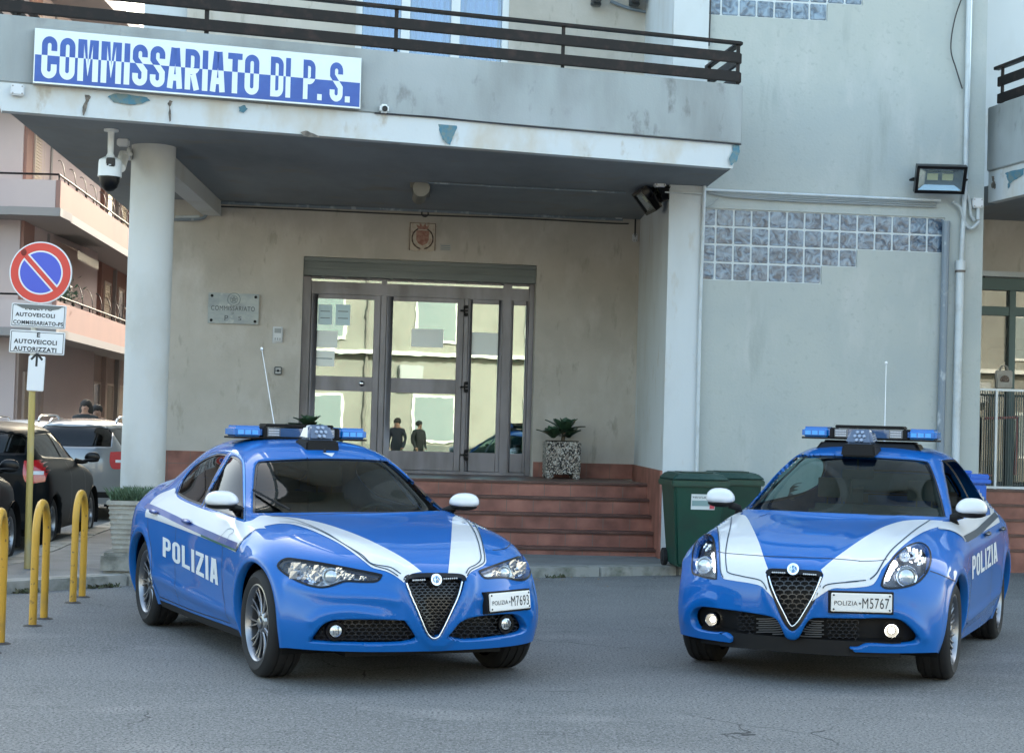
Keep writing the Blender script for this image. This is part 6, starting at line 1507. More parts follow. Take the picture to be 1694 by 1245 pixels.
obj_tube('cable', [G.px(x, y, .05) for x, y in ((1176,-10),(1173,76))], .009, cable_m, 'black cable down the seam between white pier and grey wall', 'cable')
# whip antennas belong to the cars
def whip(car, pb, pt, Y):
    a = car.loc(at(*pb, Y)); b = car.loc(at(*pt, Y+.15)); m = MB(); m.tube([a, a.lerp(b, .12), b], [.012, .004, .0025], 6); v, f = ell(b, .012, .012, .014, 8, 6); m.add(v, f); m.build('antenna', white_plastic, car.root, True)
whip(saloon, (457, 722), (433, 577), 13.7); whip(hatch, (1463, 735), (1466, 600), 14.2)
# ---------------------------------------------------------------- bins
def wheelie_bin(cx, cy, rz, sc_, label, sticker):
    root = empty('wheelie_bin', (cx, cy, WALK), label, 'bin', 'green wheelie bins at the pier', rz)
    g1 = pmat('bin_green', (.004,.05,.032), .42, noise=[(4,4,.45,.7,(.008,.036,.026),one)]); g2 = pmat('bin_lid', (.010,.045,.036), .5, noise=[(5,4,.5,.7,(.035,.075,.062),one)])
    w0, w1, d0, d1, h = .24*sc_, .31*sc_, .24*sc_, .33*sc_, 1.0*sc_
    m = MB(); m.box8([(-w0,-d0,.02),(w0,-d0,.02),(w0,d0,.02),(-w0,d0,.02),(-w1,-d1,h),(w1,-d1,h),(w1,d1,h),(-w1,d1,h)]); m.build('bin_body', g1, root, bevel=.03, seg=3)
    m = MB(); m.box(-w1-.025, w1+.025, -d1-.025, d1+.02, h-.07, h); m.build('bin_rim', g1, root, bevel=.012)
    m = MB(); m.box8([(-w1-.03,-d1-.045,h+.004),(w1+.03,-d1-.045,h+.004),(w1+.03,d1+.03,h+.004),(-w1-.03,d1+.03,h+.004),(-w1+.05,-d1+.04,h+.075),(w1-.05,-d1+.04,h+.075),(w1-.05,d1-.02,h+.085),(-w1+.05,d1-.02,h+.085)]); lid = m.build('bin_lid', g2, root, bevel=.018, seg=3)
    m = MB(); m.box(-w1*.6, w1*.6, -d1*.6, d1*.6, h+.074, h+.09); m.build('lid_panel', g2, lid, bevel=.01)
    m = MB(); m.box(-w1, w1, d1+.02, d1+.06, h-.06, h+.02); m.tube([(-w1*.8,d1+.08,h+.03),(w1*.8,d1+.08,h+.03)], .016, 8); m.build('bin_handle', g1, root, bevel=.006)
    for sx_ in (-1, 1):
        m = MB(); M = Matrix.Translation((sx_*(w0+.03), d0, .10)) @ Matrix.Rotation(R(90*sx_), 4, 'Y'); m.lathe([(0,.03),(.05,.03),(.06,.02),(.098,.02),(.1,.01),(.1,-.02),(.09,-.03),(0,-.03)], M, 28); m.build('bin_wheel', rubber, root, True)
    if sticker:
        def S(x, z, e=.004): k = (z-.02)/(h-.02); return Vector((x, -(d0+(d1-d0)*k)-e, z))
        o = mesh('bin_sticker', [S(-.10,.66), S(.17,.66), S(.17,.83), S(-.10,.83)], [(0,1,2,3)], pmat('sticker_white', (.62,.66,.66), .5), root)
        mesh('sticker_band', [S(-.09,.70,.006), S(.16,.70,.006), S(.16,.76,.006), S(-.09,.76,.006)], [(0,1,2,3)], pmat('sticker_teal', (.22,.33,.33), .5), o)
        mesh('sticker_mark', [S(.11,.67,.007), S(.165,.67,.007), S(.165,.75,.007), S(.11,.75,.007)], [(0,1,2,3)], pmat('sticker_red', (.55,.08,.10), .5), o)
        flat_text('sticker_text', 'Vetro/Lattine', S(-.09,.785,.006), Vector((1,0,0)), Vector((0,0,1)), .22, .03, ink, o, .0, 1, 0)
    return root
b1 = onz(1158, 925, WALK); wheelie_bin(2.07, 19.35, R(8), .98, 'green wheelie bin with a white sticker, standing against the pier', True)
wheelie_bin(2.60, 20.22, R(4), .98, 'green wheelie bin behind the police hatchback, no sticker in sight', False)
# ---------------------------------------------------------------- planters
agg = bpy.data.materials.new('pebble_concrete'); agg.use_nodes = True; nt = agg.node_tree; bb = nt.nodes['Principled BSDF']; bb.inputs['Roughness'].default_value = .8
tc = nt.nodes.new('ShaderNodeTexCoord'); vo = nt.nodes.new('ShaderNodeTexVoronoi'); vo.inputs['Scale'].default_value = 62; nt.links.new(tc.outputs['Object'], vo.inputs[0])
cr2 = nt.nodes.new('ShaderNodeValToRGB'); cr2.color_ramp.interpolation = 'CONSTANT'
for i, (p, c) in enumerate([(0, (.03,.03,.03)), (.3, (.30,.28,.25)), (.5, (.56,.54,.50)), (.7, (.10,.095,.085)), (.8, (.38,.33,.28))]):
    e_ = cr2.color_ramp.elements[i] if i < 2 else cr2.color_ramp.elements.new(p); e_.position = p; e_.color = (*c, 1)
sp_ = nt.nodes.new('ShaderNodeSeparateColor'); nt.links.new(vo.outputs['Color'], sp_.inputs[0]); nt.links.new(sp_.outputs[0], cr2.inputs[0]); nt.links.new(cr2.outputs[0], bb.inputs['Base Color'])
bp2 = nt.nodes.new('ShaderNodeBump'); bp2.inputs['Distance'].default_value = .012; bp2.invert = True; nt.links.new(vo.outputs['Distance'], bp2.inputs['Height']); nt.links.new(bp2.outputs[0], bb.inputs['Normal'])
leafm = pmat('succulent_leaf', (.035,.085,.045), .45, noise=[(20,3,.4,.7,(.07,.13,.08),one)])
def agave(root, z0, n_, L, seed, lean=0):
    n_ = 13
    rnd = random.Random(seed)
    st_ = MB(); st_.tube([(0,0,z0-.1), (.02,0,z0+.05), (.03,0,z0+.12)], [.03,.028,.02], 8); so_ = st_.build('stem', pmat('stem_brown', (.10,.08,.05), .8), root, True)
    heads = [(0.03,0,z0+.1,1.0), (-.16,-.06,z0+.02,.8), (.12,.05,z0+.03,.7)]
    for hx, hy, hz, hs in heads:
        lf = MB()
        for i in range(n_):
            a = i*2.39996+rnd.random()*.2; el = R(78-58*(i/n_)+rnd.uniform(-8, 8)); l = L*hs*(.65+.45*i/n_); wd_ = .05*hs+.026
            d = Vector((math.cos(a)*math.cos(el), math.sin(a)*math.cos(el), math.sin(el))); sdir = Vector((-math.sin(a), math.cos(a), 0)); up_ = sdir.cross(d)*-1
            if up_.z < 0: up_ = -up_
            vs = []
            for k_ in range(7):
                t = k_/6; wq = wd_*math.sin(math.pi*min(1, t*.82+.12))**.8*(1 if t < .98 else .05); c = Vector((hx, hy, hz))+d*l*t-Vector((0,0,1))*l*.22*t*t+Vector((0,0,0))
                vs += [c+sdir*wq+up_*.010, c-up_*.004, c-sdir*wq+up_*.010]
            lf.add(vs, [f for k_ in range(6) for f in ((3*k_, 3*k_+1, 3*k_+4, 3*k_+3), (3*k_+1, 3*k_+2, 3*k_+5, 3*k_+4))])
        lf.build('leaves', leafm, root, True)
def pebble_planter(c, rz, s_, label):
    root = empty('planter', c, label, 'planter', 'pebbled planters beside the doors', rz)
    m = MB(); w_ = .235*s_; h_ = .44*s_; m.box(-w_, w_, -w_, w_, .055, .055+h_)
    for x in (-1, 1):
        for y in (-1, 1): m.box(x*w_*.78-.05, x*w_*.78+.05, y*w_*.78-.05, y*w_*.78+.05, 0, .06)
    m.build('pot', agg, root, bevel=.012)
    m = MB(); m.box(-w_+.03, w_-.03, -w_+.03, w_-.03, .05+h_, .06+h_+.01); m.build('soil', pmat('soil', (.03,.022,.016), .95), root)
    return root, .06+h_
c_ = B.P(B.hit(923, 700)[0], LAND, .42); r_, zz_ = pebble_planter(c_, R(5), 1.0, 'pebbled square planter with a succulent, on the landing right of the doors')
pr = empty('succulent_plant', c_+Vector((0,0,zz_)), 'spiky green succulent in the pebbled planter right of the doors', 'plant', 'succulents beside the doors'); pr.rotation_euler = (0,0,.4); agave(pr, 0.02, 20, .38, 3)
c_ = onz(506, 782, LAND); c_ = B.P(B.hit(506, 700)[0], LAND, .40); r_, zz_ = pebble_planter(c_, R(5), .95, 'pebbled square planter left of the doors, behind the police saloon')
pr = empty('succulent_plant', c_+Vector((0,0,zz_)), 'succulent left of the doors, behind the saloon light bar', 'plant', 'succulents beside the doors'); agave(pr, 0.02, 18, .30, 11)
# ribbed stone planter at the column
c_ = onz(216, 950, WALK); pl_ = empty('stone_planter', (c_.x+.02, c_.y+.34, WALK), 'cream ribbed stone planter on a square plinth in front of the column', 'planter', None, R(8))
stone = pmat('planter_stone', (.38,.36,.31), .9, noise=[(5,5,.45,.7,(.26,.24,.20),one), (16,3,.55,.7,(.46,.45,.40),one)], bump=(40,.4,.003))
m = MB(); m.box(-.36, .42, -.30, .36, 0, .20); m.build('plinth', pmat('plinth_stone', (.30,.29,.25), .95, noise=[(5,5,.45,.65,(.13,.13,.11),one)], bump=(25,.6,.01)), pl_, bevel=.03)
m = MB(); zt_ = .20; nr = 9
prof = []
for i in range(nr):
    z0_ = .20+.03+i*.048; k_ = (z0_-.2)/.5; w_ = .245+.055*k_; m.box(-w_-.012, w_+.012, -w_-.012, w_+.012, z0_, z0_+.032)
m.box8([(-.245,-.245,.20),(.245,-.245,.20),(.245,.245,.20),(-.245,.245,.20),(-.298,-.298,.66),(.298,-.298,.66),(.298,.298,.66),(-.298,.298,.66)])
m.box(-.32, .32, -.32, .32, .655, .70); m.build('planter_box', stone, pl_, bevel=.008)
m = MB(); m.box(-.28, .28, -.28, .28, .69, .705); m.build('soil', pmat('soil', (.03,.022,.016), .95), pl_)
gr = MB(); rnd = random.Random(4)
for i in range(1500):
    x, y = rnd.uniform(-.29, .29), rnd.uniform(-.29, .29); a = rnd.random()*6.28; l = rnd.uniform(.05, .15)*(1-.5*abs(x)); dx_, dy_ = math.cos(a)*l*.6, math.sin(a)*l*.6; w_ = .006
    gr.add([(x-w_*math.sin(a), y+w_*math.cos(a), .70), (x+w_*math.sin(a), y-w_*math.cos(a), .70), (x+dx_+w_*.6, y+dy_, .70+l*.8), (x+dx_*1.3, y+dy_*1.3, .70+l)], [(0,1,2,3)])
o = gr.build('planter_greenery', pmat('herb_green', (.05,.095,.045), .7, noise=[(9,3,.4,.65,(.10,.15,.08),one)])); o.parent = None
o.location = pl_.location; o.rotation_euler = pl_.rotation_euler; tag(o, 'low tufty green herb filling the ribbed stone planter', 'plant')
# ---------------------------------------------------------------- yellow hoops
yel = pmat('hoop_yellow', (.55,.30,.03), .45, noise=[(3,4,.5,.66,(.42,.24,.04),one), (25,4,.62,.7,(.12,.07,.03),one)])
hm = MB()
def hoop_pts(h_, w_):
    r_ = w_/2; return [Vector((0,-r_,-.05)), Vector((0,-r_,h_-r_))]+[Vector((0,-r_*math.cos(a), h_-r_+r_*math.sin(a))) for a in [math.pi*i/14 for i in range(1, 14)]]+[Vector((0,r_,h_-r_)), Vector((0,r_,-.05))]
labels = ['yellow hoop bollard cut by the left edge of the photo, nearest of the three', 'yellow hoop bollard in the middle, in front of the sign post, rusty on top', 'yellow hoop bollard farthest back, beside the stone planter']
def hoop_at(pn, pf, h_, lab):
    a = onz(*pn, 0); b = onz(*pf, 0); c = (a+b)/2; d = b-a; w_ = .48; m = MB(); m.tube(hoop_pts(h_, w_), .030, 12); o = m.build('hoop_bollard', yel, None, True); o.location = (c.x, c.y, 0); o.rotation_euler = (0, 0, math.atan2(d.y, d.x)-R(90)); tag(o, lab, 'bollard', 'yellow hoop bollards on the asphalt')
    for s_ in (-1, 1): m2 = MB(); m2.lathe([(.030,.012),(.06,.008),(.075,0)], Matrix.Translation((0, s_*w_/2, 0)), 14); m2.build('foot_ring', pmat('foot_dirt', (.05,.045,.04), .9), o, True)
hoop_at((52,1036), (74,1022), .92, labels[1]); hoop_at((118,998), (138,986), .93, labels[2]); hoop_at((-18,1082), (3,1062), .93, labels[0])
# ---------------------------------------------------------------- sign post
YS = 16.75; b_ = onz(46, 940, WALK); YS = b_.y; t_ = at(60, 405, YS)
sp0 = empty('traffic_sign', (b_.x, b_.y, WALK), 'no parking sign over three white panels on a yellow and grey pole', 'traffic sign')
def TS(px, py, d=0): return at(px, py, YS-d)
polem = pmat('pole_yellow', (.44,.33,.10), .5, noise=[(2,4,.42,.6,(.36,.34,.27),(1,1,.6))])
m = MB(); m.tube([TS(45, 941), TS(53.5, 640)], .033, 12); hang(m.build('pole', polem, None, True), sp0)
m = MB(); m.tube([TS(53.5, 640), TS(60, 415)], .030, 12); hang(m.build('upper_pole', pmat('pole_grey', (.4,.41,.4), .4, .5), None, True), sp0)
cS = TS(67.3, 451, .05); rS = 51.5/2850*(YS-.05); nS_ = Vector((.02,-1,0)).normalized(); MS = frameM_(cS, nS_) @ Matrix.Rotation(R(-2), 4, 'Z')
red_s = pmat('sign_red', (.62,.045,.03), .35); blu_s = pmat('traffic_blue', (.05,.085,.52), .35); wh_s = pmat('traffic_white', (.72,.73,.74), .35)
def disc(r0, r1, z, mat, name, a0=0, a1=360):
    m = MB(); N = 72; vs = []; 
    for i in range(N+1): a = R(a0+(a1-a0)*i/N); vs += [MS @ Vector((r0*math.cos(a), r0*math.sin(a), z)), MS @ Vector((r1*math.cos(a), r1*math.sin(a), z))]
    m.add(vs, [(2*i, 2*i+1, 2*i+3, 2*i+2) for i in range(N)]); return hang(m.build(name, mat, None), sp0)
m = MB(); m.lathe([(0,0),(rS,0),(rS,-.02),(rS*.96,-.025),(0,-.006)], MS, 72); hang(m.build('sign_disc', wh_s, None), sp0)
disc(0, rS*.985, .001, wh_s, 'sign_border'); disc(0, rS*.96, .002, red_s, 'sign_red_ring'); disc(0, rS*.71, .003, wh_s, 'sign_white_ring')
def segm(sign_):   # blue half discs separated by the diagonal bar
    P = []; rr = rS*.66; o_ = rS*.125
    a0 = math.asin(o_/rr)
    for i in range(31): a = a0+(math.pi-2*a0)*i/30; P.append(Vector((rr*math.cos(a), rr*math.sin(a), .004)))
    M2 = MS @ Matrix.Rotation(R(-45 if sign_ > 0 else 135), 4, 'Z'); hang(mesh('sign_blue_half', [M2 @ p for p in P], [tuple(range(len(P)))], blu_s), sp0)
segm(1); segm(-1)
m = MB(); M2 = MS @ Matrix.Rotation(R(-45), 4, 'Z'); hang(mesh('sign_bar', [M2 @ Vector(p) for p in ((-rS*.74,-rS*.075,.005),(rS*.74,-rS*.075,.005),(rS*.74,rS*.075,.005),(-rS*.74,rS*.075,.005))], [(0,1,2,3)], red_s), sp0)
m = MB(); v_, f_ = ell((0,0,0), .028, .035, .002, 10, 6); m.add([MS @ (Vector(p)+Vector((-rS*.58, rS*.62, .006))) for p in v_], f_); hang(m.build('rust_spot', pmat('rust', (.22,.03,.02), .8), None), sp0)
def panel(px0, py0, px1, py1, lines, name='text_panel', peel=0):
    tl_ = TS(px0, py0, .05); br_ = TS(px1, py1, .05); w_ = (br_.x-tl_.x); h_ = (tl_.z-br_.z); c = (tl_+br_)/2; M = frameM_(c, Vector((.02,-1,0))) @ Matrix.Rotation(R(-1.8), 4, 'Z')
    m = MB(); m.box8([M @ Vector(p) for p in ((-w_/2,-h_/2,-.02),(w_/2,-h_/2,-.02),(w_/2,h_/2,-.02),(-w_/2,h_/2,-.02),(-w_/2,-h_/2,0),(w_/2,-h_/2,0),(w_/2,h_/2,0),(-w_/2,h_/2,0))]); o = hang(m.build(name, wh_s, None, bevel=.006), sp0)
    rt = (M @ Vector((1,0,0))-M @ Vector((0,0,0))); uu = (M @ Vector((0,1,0))-M @ Vector((0,0,0)))
    if lines is not None and lines != 'arrow':
        e = MB(); q = .012
        for (x0,x1,y0,y1) in ((-w_/2+q,w_/2-q,-h_/2+q,-h_/2+q+.006),(-w_/2+q,w_/2-q,h_/2-q-.006,h_/2-q),(-w_/2+q,-w_/2+q+.006,-h_/2+q,h_/2-q),(w_/2-q-.006,w_/2-q,-h_/2+q,h_/2-q)): e.add([M @ Vector(p) for p in ((x0,y0,.001),(x1,y0,.001),(x1,y1,.001),(x0,y1,.001))], [(0,1,2,3)])
        eo = e.build('panel_border', ink, None); eo.parent = o; eo.matrix_parent_inverse = o.matrix_parent_inverse.copy() if False else Matrix()
        hang_fix(eo, o, sp0)
        for (txt, x, y, w2, h2) in lines:
            to = flat_text('panel_text', txt, M @ Vector((-w_/2+w_*x, -h_/2+h_*y, .0015)), rt, uu, w_*w2, h_*h2, pmat('stencil', (.03,.03,.032), .7), None, .035, 1.12, 0); hang_fix(to, o, sp0)
    elif lines == 'arrow':
        a = MB(); 
        for pts_ in (((0,.07),(0,.19)), ((-.055,.135),(0,.195)), ((.055,.135),(0,.195))):
            p, q = Vector((*pts_[0], .001)), Vector((*pts_[1], .001)); d = (q-p).normalized(); n_ = Vector((-d.y, d.x, 0))*.011; a.add([M @ (p-n_), M @ (q-n_), M @ (q+n_), M @ (p+n_)], [(0,1,2,3)])
        ao = a.build('arrow', ink, None); hang_fix(ao, o, sp0)
    return o, M, w_, h_
def hang_fix(ch, o, root):
    ch.parent = o; ch.matrix_parent_inverse = (Matrix.Translation(root.location) @ Matrix.Translation(-Vector(root.location))).inverted()
o_, M_, w_, h_ = panel(19, 502, 108, 543.5, [('ECCETTO', .25, .74, .5, .15), ('AUTOVEICOLI', .08, .45, .72, .17), ('COMMISSARIATO-PS', .05, .12, .91, .17)])
pl2 = MB(); v = [(-.46,.47),(-.3,.30),(-.1,.27),(.1,.31),(.25,.28),(.36,.33),(.45,.47)]; mesh_ = mesh('peeled_paint', [M_ @ Vector((x*w_, y*h_, .003)) for x, y in v], [tuple(range(7))], pmat('peel_grey', (.16,.16,.15), .8)); hang_fix(mesh_, o_, sp0)
panel(16.5, 546, 106, 586.5, [('E', .49, .72, .06, .2), ('AUTOVEICOLI', .08, .42, .78, .2), ('AUTORIZZATI', .08, .10, .78, .2)])
panel(46.5, 588.5, 72, 647, 'arrow')
# ---------------------------------------------------------------- right hand recess, balcony and shop front
PSR = PS
c0_ = Vector(((1629-847)/2850*21.3, 21.3, 0)); dr = Vector((.24, -.97, 0)).normalized(); 
PR = PL(c0_.x, c0_.y, math.atan2(-dr.y, -dr.x)); PR = PL(c0_.x, c0_.y, math.atan2(dr.y, dr.x))   # side face of the right balcony, towards -X
rn = Vector((dr.y, -dr.x, 0)); rn = rn if rn.x < 0 else -rn
def RB(s, z, d=0): return c0_+dr*s+rn*d+Vector((0,0,z))
def rbox(m, s0, s1, z0, z1, d0, d1): m.box8([RB(s0,z0,d0),RB(s1,z0,d0),RB(s1,z0,d1),RB(s0,z0,d1),RB(s0,z1,d0),RB(s1,z1,d0),RB(s1,z1,d1),RB(s0,z1,d1)])
rbz = .0
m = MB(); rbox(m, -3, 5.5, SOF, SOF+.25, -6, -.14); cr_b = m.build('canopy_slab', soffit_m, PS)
m = MB(); rbox(m, 0, 5.5, SOF-.004, SOF+.38, -.12, 0); m.build('fascia', fascia_w, cr_b)
m = MB(); rbox(m, 0, 5.6, SOF+.381, SOF+1.18, -.12, .03); m.build('parapet', concrete, cr_b, bevel=.012)
rr_ = empty('balcony_railing', (0,0,0), None, None); rr_.parent = PS
PT = SOF+1.18
for za, zb2 in ((.03,.15),(.24,.36)):
    m = MB(); rbox(m, .12, 5.6, PT+za, PT+zb2, -.06, -.025); m.build('rail_board', railm, rr_, bevel=.006)
m = MB(); rbox(m, .05, 5.6, PT+.46, PT+.50, -.09, -.01); m.build('handrail', railm, rr_, bevel=.005)
for s_ in (.2, 2.4, 4.6): m = MB(); rbox(m, s_, s_+.04, PT-.02, PT+.46, -.055, -.03); m.build('rail_post', railm, rr_)
def blob2(pxs, mat, name):
    P = []
    for x, y in pxs:
        r_ = ray(x, y); k_ = (c0_-C0).dot(rn)/r_.dot(rn); p = C0+r_*k_; P.append(Vector(((p-c0_).dot(dr), p.z, 0)))
    P = spline(P, 3, True); mesh(name, [RB(p.x, p.y, .006) for p in P], [tuple(i) for i in tessellate_polygon([P])], mat, cr_b)
Z8 = lambda *p: [(1500+a/5.66, 260+b/5.66) for a, b in p]
blob2(jag(Z8((795,180),(825,178),(825,225),(840,265),(830,298),(800,285),(792,255),(808,230)), .6), old_plaster, 'crack')
blob2(jag(Z8((925,150),(1000,125),(1098,105),(1098,165),(1040,200),(1000,225),(975,250),(960,295),(945,280),(955,235),(940,180)), .6), blue_peel, 'flaked_patch')
# recess: return wall, back wall, shop door
gR = G.P(gxr, 0, 0); W2 = PL(gR.x, gR.y+1.9, R(A6))
m = MB(); m.box8([(gR.x-.3, gR.y+.32, 0), (gR.x, gR.y+.0301, 0), (gR.x, gR.y+2.2, 0), (gR.x-.3, gR.y+2.2, 0), (gR.x-.3, gR.y+.32, ROOF), (gR.x, gR.y+.0301, ROOF), (gR.x, gR.y+2.2, ROOF), (gR.x-.3, gR.y+2.2, ROOF)]); m.build('return_wall', plaster_grey, PS)
zlt = W2.hit(1660, 452)[1]; m = MB(); m.pbox(W2, 0, 7, zlt, SOF, -.3, 0); m.pbox(W2, 1.9, 7, 0, zlt, -.3, 0); m.pbox(W2, 0, 7, SOF+1.1, ROOF, -.3, 0); m.build('recess_wall', plaster_beige, PS)
m = MB(); m.pbox(W2, 0, 7, zlt-.05, zlt+.02, 0, .06); m.build('lintel', plaster_white, PS)
UW = PL(gR.x+.05, gR.y+1.0, R(A6)); m = MB(); m.pbox(UW, 0, 7, SOF+.3, ROOF, -.3, 0); m.build('upper_wall', plaster_white, PS)
sd = empty('shop_door', (0,0,0), None, None); sd.parent = PS
zt_ = zlt-.06; ztr2 = W2.hit(1660, 515)[1]
tf = pmat('teal_frame', (.05,.09,.095), .4, .3)
f = MB(); f.pbox(W2, 0, 1.9, zt_-.16, zt_, -.2, -.05); f.pbox(W2, 0, 1.9, ztr2-.05, ztr2+.07, -.2, -.08); 
for s_ in (0, .33, .95, 1.8): f.pbox(W2, s_, s_+.09, LAND, zt_-.16, -.19, -.07)
f.build('door_frame', tf, sd, bevel=.005)
f = MB(); f.pbox(W2, .05, 1.85, LAND, zt_-.1, -.14, -.135); f.build('pane', gl2, sd)
f = MB(); f.tube([W2.P(.18, zt_+.0, .05)+W2.n*.0, W2.P(.18, zt_+.0, .3)], .05, 12); o = f.build('spot_lamp', plastic_black, None, True); tag(o, 'small black cylinder lamp over the shop door at the right edge', 'lamp')
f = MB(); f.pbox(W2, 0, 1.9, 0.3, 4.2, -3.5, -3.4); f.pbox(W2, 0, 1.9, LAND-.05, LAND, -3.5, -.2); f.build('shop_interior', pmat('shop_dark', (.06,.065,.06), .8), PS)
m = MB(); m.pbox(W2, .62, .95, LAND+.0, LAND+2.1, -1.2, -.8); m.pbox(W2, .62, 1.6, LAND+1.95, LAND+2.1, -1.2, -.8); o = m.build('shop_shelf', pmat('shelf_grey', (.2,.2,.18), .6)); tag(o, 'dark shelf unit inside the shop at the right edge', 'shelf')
# tiled steps and white railing
m = MB(); Lz = 1.0
for i in range(5): z0_ = .10+i*.18; m.pbox(W2, -.02, 7, (0 if i == 0 else z0_-.02), z0_+.15, -.0, 1.75-i*.12-.0)
m.build('side_steps', tiles, PS)
for i in range(5): z0_ = .10+i*.18; m2 = MB(); m2.pbox(W2, -.02, 7, z0_+.1505, z0_+.181, -.0, 1.77-i*.12); m2.build('step_tread', nosing, PS, bevel=.008)
rw_ = empty('white_railing', W2.P(.6, 1.03, 1.1), 'white metal railing with thin vertical bars on the tiled steps at the right edge', 'railing')
wr = pmat('rail_white', (.68,.72,.74), .35); zt3 = W2.hit(1660, 643, 1.1)[1]; zb3 = W2.hit(1660, 808, 1.1)[1]
m = MB(); m.pbox(W2, .0, 3, zt3-.03, zt3, 1.08, 1.12); m.pbox(W2, .0, 3, zb3, zb3+.03, 1.08, 1.12); hang(m.build('railing_frame', wr, None), rw_)
for s_ in (.0, .27+.04, 1.3, 2.3): m = MB(); m.pbox(W2, s_, s_+.03, Lz-.02, zt3-.03, 1.085, 1.115); hang(m.build('railing_post', wr, None), rw_)
m = MB(); s_ = .04
while s_ < 2.9: m.pbox(W2, s_, s_+.010, zb3+.03, zt3-.03, 1.095, 1.105); s_ += .032
o = hang(m.build('railing_bars', pmat('bar_dark', (.07,.09,.09), .5), None), rw_); o['kind'] = 'stuff'
m = MB(); c = .012; 
for a, b in (((1628,692),(1683,690)), ((1683,690),(1679,785)), ((1628,786),(1640,786))): m.tube([W2.px(*a, .5), W2.px(*b, .5)], .018, 6)
o = m.build('chair_frame', pmat('frame_pink', (.42,.16,.15), .5), None, True); tag(o, 'dull red metal frame standing behind the white railing', 'frame')
# tote bag on the railing ledge
bp0 = W2.px(1660, 641, 1.0); m = MB(); bw, bh, bd = .115, .24, .05
m.box8([(-bw*.9,-bd,0),(bw*.9,-bd,0),(bw*.9,bd,0),(-bw*.9,bd,0),(-bw,-bd*.35,bh),(bw,-bd*.35,bh),(bw,bd*.35,bh),(-bw,bd*.35,bh)])
bg_ = empty('tote_bag', (bp0.x, bp0.y, zt3+.002), 'beige canvas tote bag with a round dark print, on the white railing', 'bag', None, R(4))
m.build('bag_body', pmat('canvas', (.36,.33,.28), .9, noise=[(12,4,.4,.7,(.28,.25,.21),one)]), bg_, bevel=.015)
m = MB()
for y in (-.02, .02): m.tube([Vector((-.045+.09*t if False else -.05*math.cos(math.pi*t), y, bh-.01+.07*math.sin(math.pi*t))) for t in [i/12 for i in range(13)]], .007, 6)
m.build('bag_handles', pmat('canvas', (.36,.33,.28), .9), bg_, True)
m = MB(); m.lathe([(0,.001),(.058,.001),(.060,0)], Matrix.Translation((0,-.043,.115)) @ Matrix.Rotation(R(101), 4, 'X'), 28); m.build('bag_print', pmat('print_brown', (.07,.045,.035), .7, noise=[(60,3,.45,.6,(.2,.15,.11),one)]), bg_)
# blue bin behind the hatchback
bb_ = onz(1618, 893, WALK); bx_, by_ = (1617-847)/2850*20.5, 20.5
rt_ = empty('blue_bin', (bx_, by_, WALK), 'bright blue bin behind the police hatchback, only its lid showing', 'bin', None, R(4))
bm_ = pmat('bin_blue', (.01,.12,.55), .4); m = MB(); m.box8([(-.09,-.11,.0),(.09,-.11,.0),(.09,.11,.0),(-.09,.11,.0),(-.10,-.13,1.0),(.10,-.13,1.0),(.10,.13,1.0),(-.10,.13,1.0)]); m.build('bin_body', bm_, rt_, bevel=.02)
m = MB(); m.box(-.14, .14, -.17, .16, 1.0, 1.05); m.box(-.12, .12, -.15, .15, 1.05, 1.11); m.box(-.15,-.05,-.05,.05,1.11,1.15); m.build('bin_lid', bm_, rt_, bevel=.012)
# ---------------------------------------------------------------- pink apartment house
pink = pmat('pink_plaster', (.30,.172,.145), .9, noise=[(.5,4,.4,.7,(.26,.155,.135),one)]); lilac = pmat('lilac_plaster', (.46,.38,.38), .9, noise=[(.5,4,.4,.7,(.50,.42,.41),one)])
slabm = pmat('slab_band', (.26,.245,.245), .85); brn = pmat('shutter_brown', (.10,.06,.045), .6); beige = pmat('shutter_beige', (.42,.34,.27), .6); dkw = pmat('dark_window', (.03,.04,.05), .15)
KX, KY = -12.07, 45.4; PK = PL(KX, KY, math.atan2(.9982, -.0603)); PW = PL(KX-1.3, KY+1.3, math.atan2(.9982, -.0603)); LEN = 46
PH = empty('apartment_house', (0,0,0), 'pink plastered apartment house with balconies along the street at the left', 'building')
m = MB(); 
m.pbox(PW, 0, LEN, 3.67, 13.9, -9, 0); m.build('upper_wall', pink, PH)
m = MB(); m.pbox(PW, .0, LEN, 0, 3.67, -9, -.01); m.build('ground_floor_wall', pmat('ground_plaster', (.34,.27,.25), .9, noise=[(.7,4,.4,.7,(.42,.33,.30),one)]), PH)
FW = PL(-31, KY+1.28, 0); m = MB(); m.box(-40, KX-1.38, KY+1.22, KY+10, 0, 13.9); m.build('front_wall', lilac, PH)
m = MB(); m.pbox(PK, -.9, LEN, 13.4, 13.75, -9, .35); m.box(-40, KX+.2, KY-1.2, KY+10, 13.41, 13.76); m.build('roof_eave', slabm, PH)
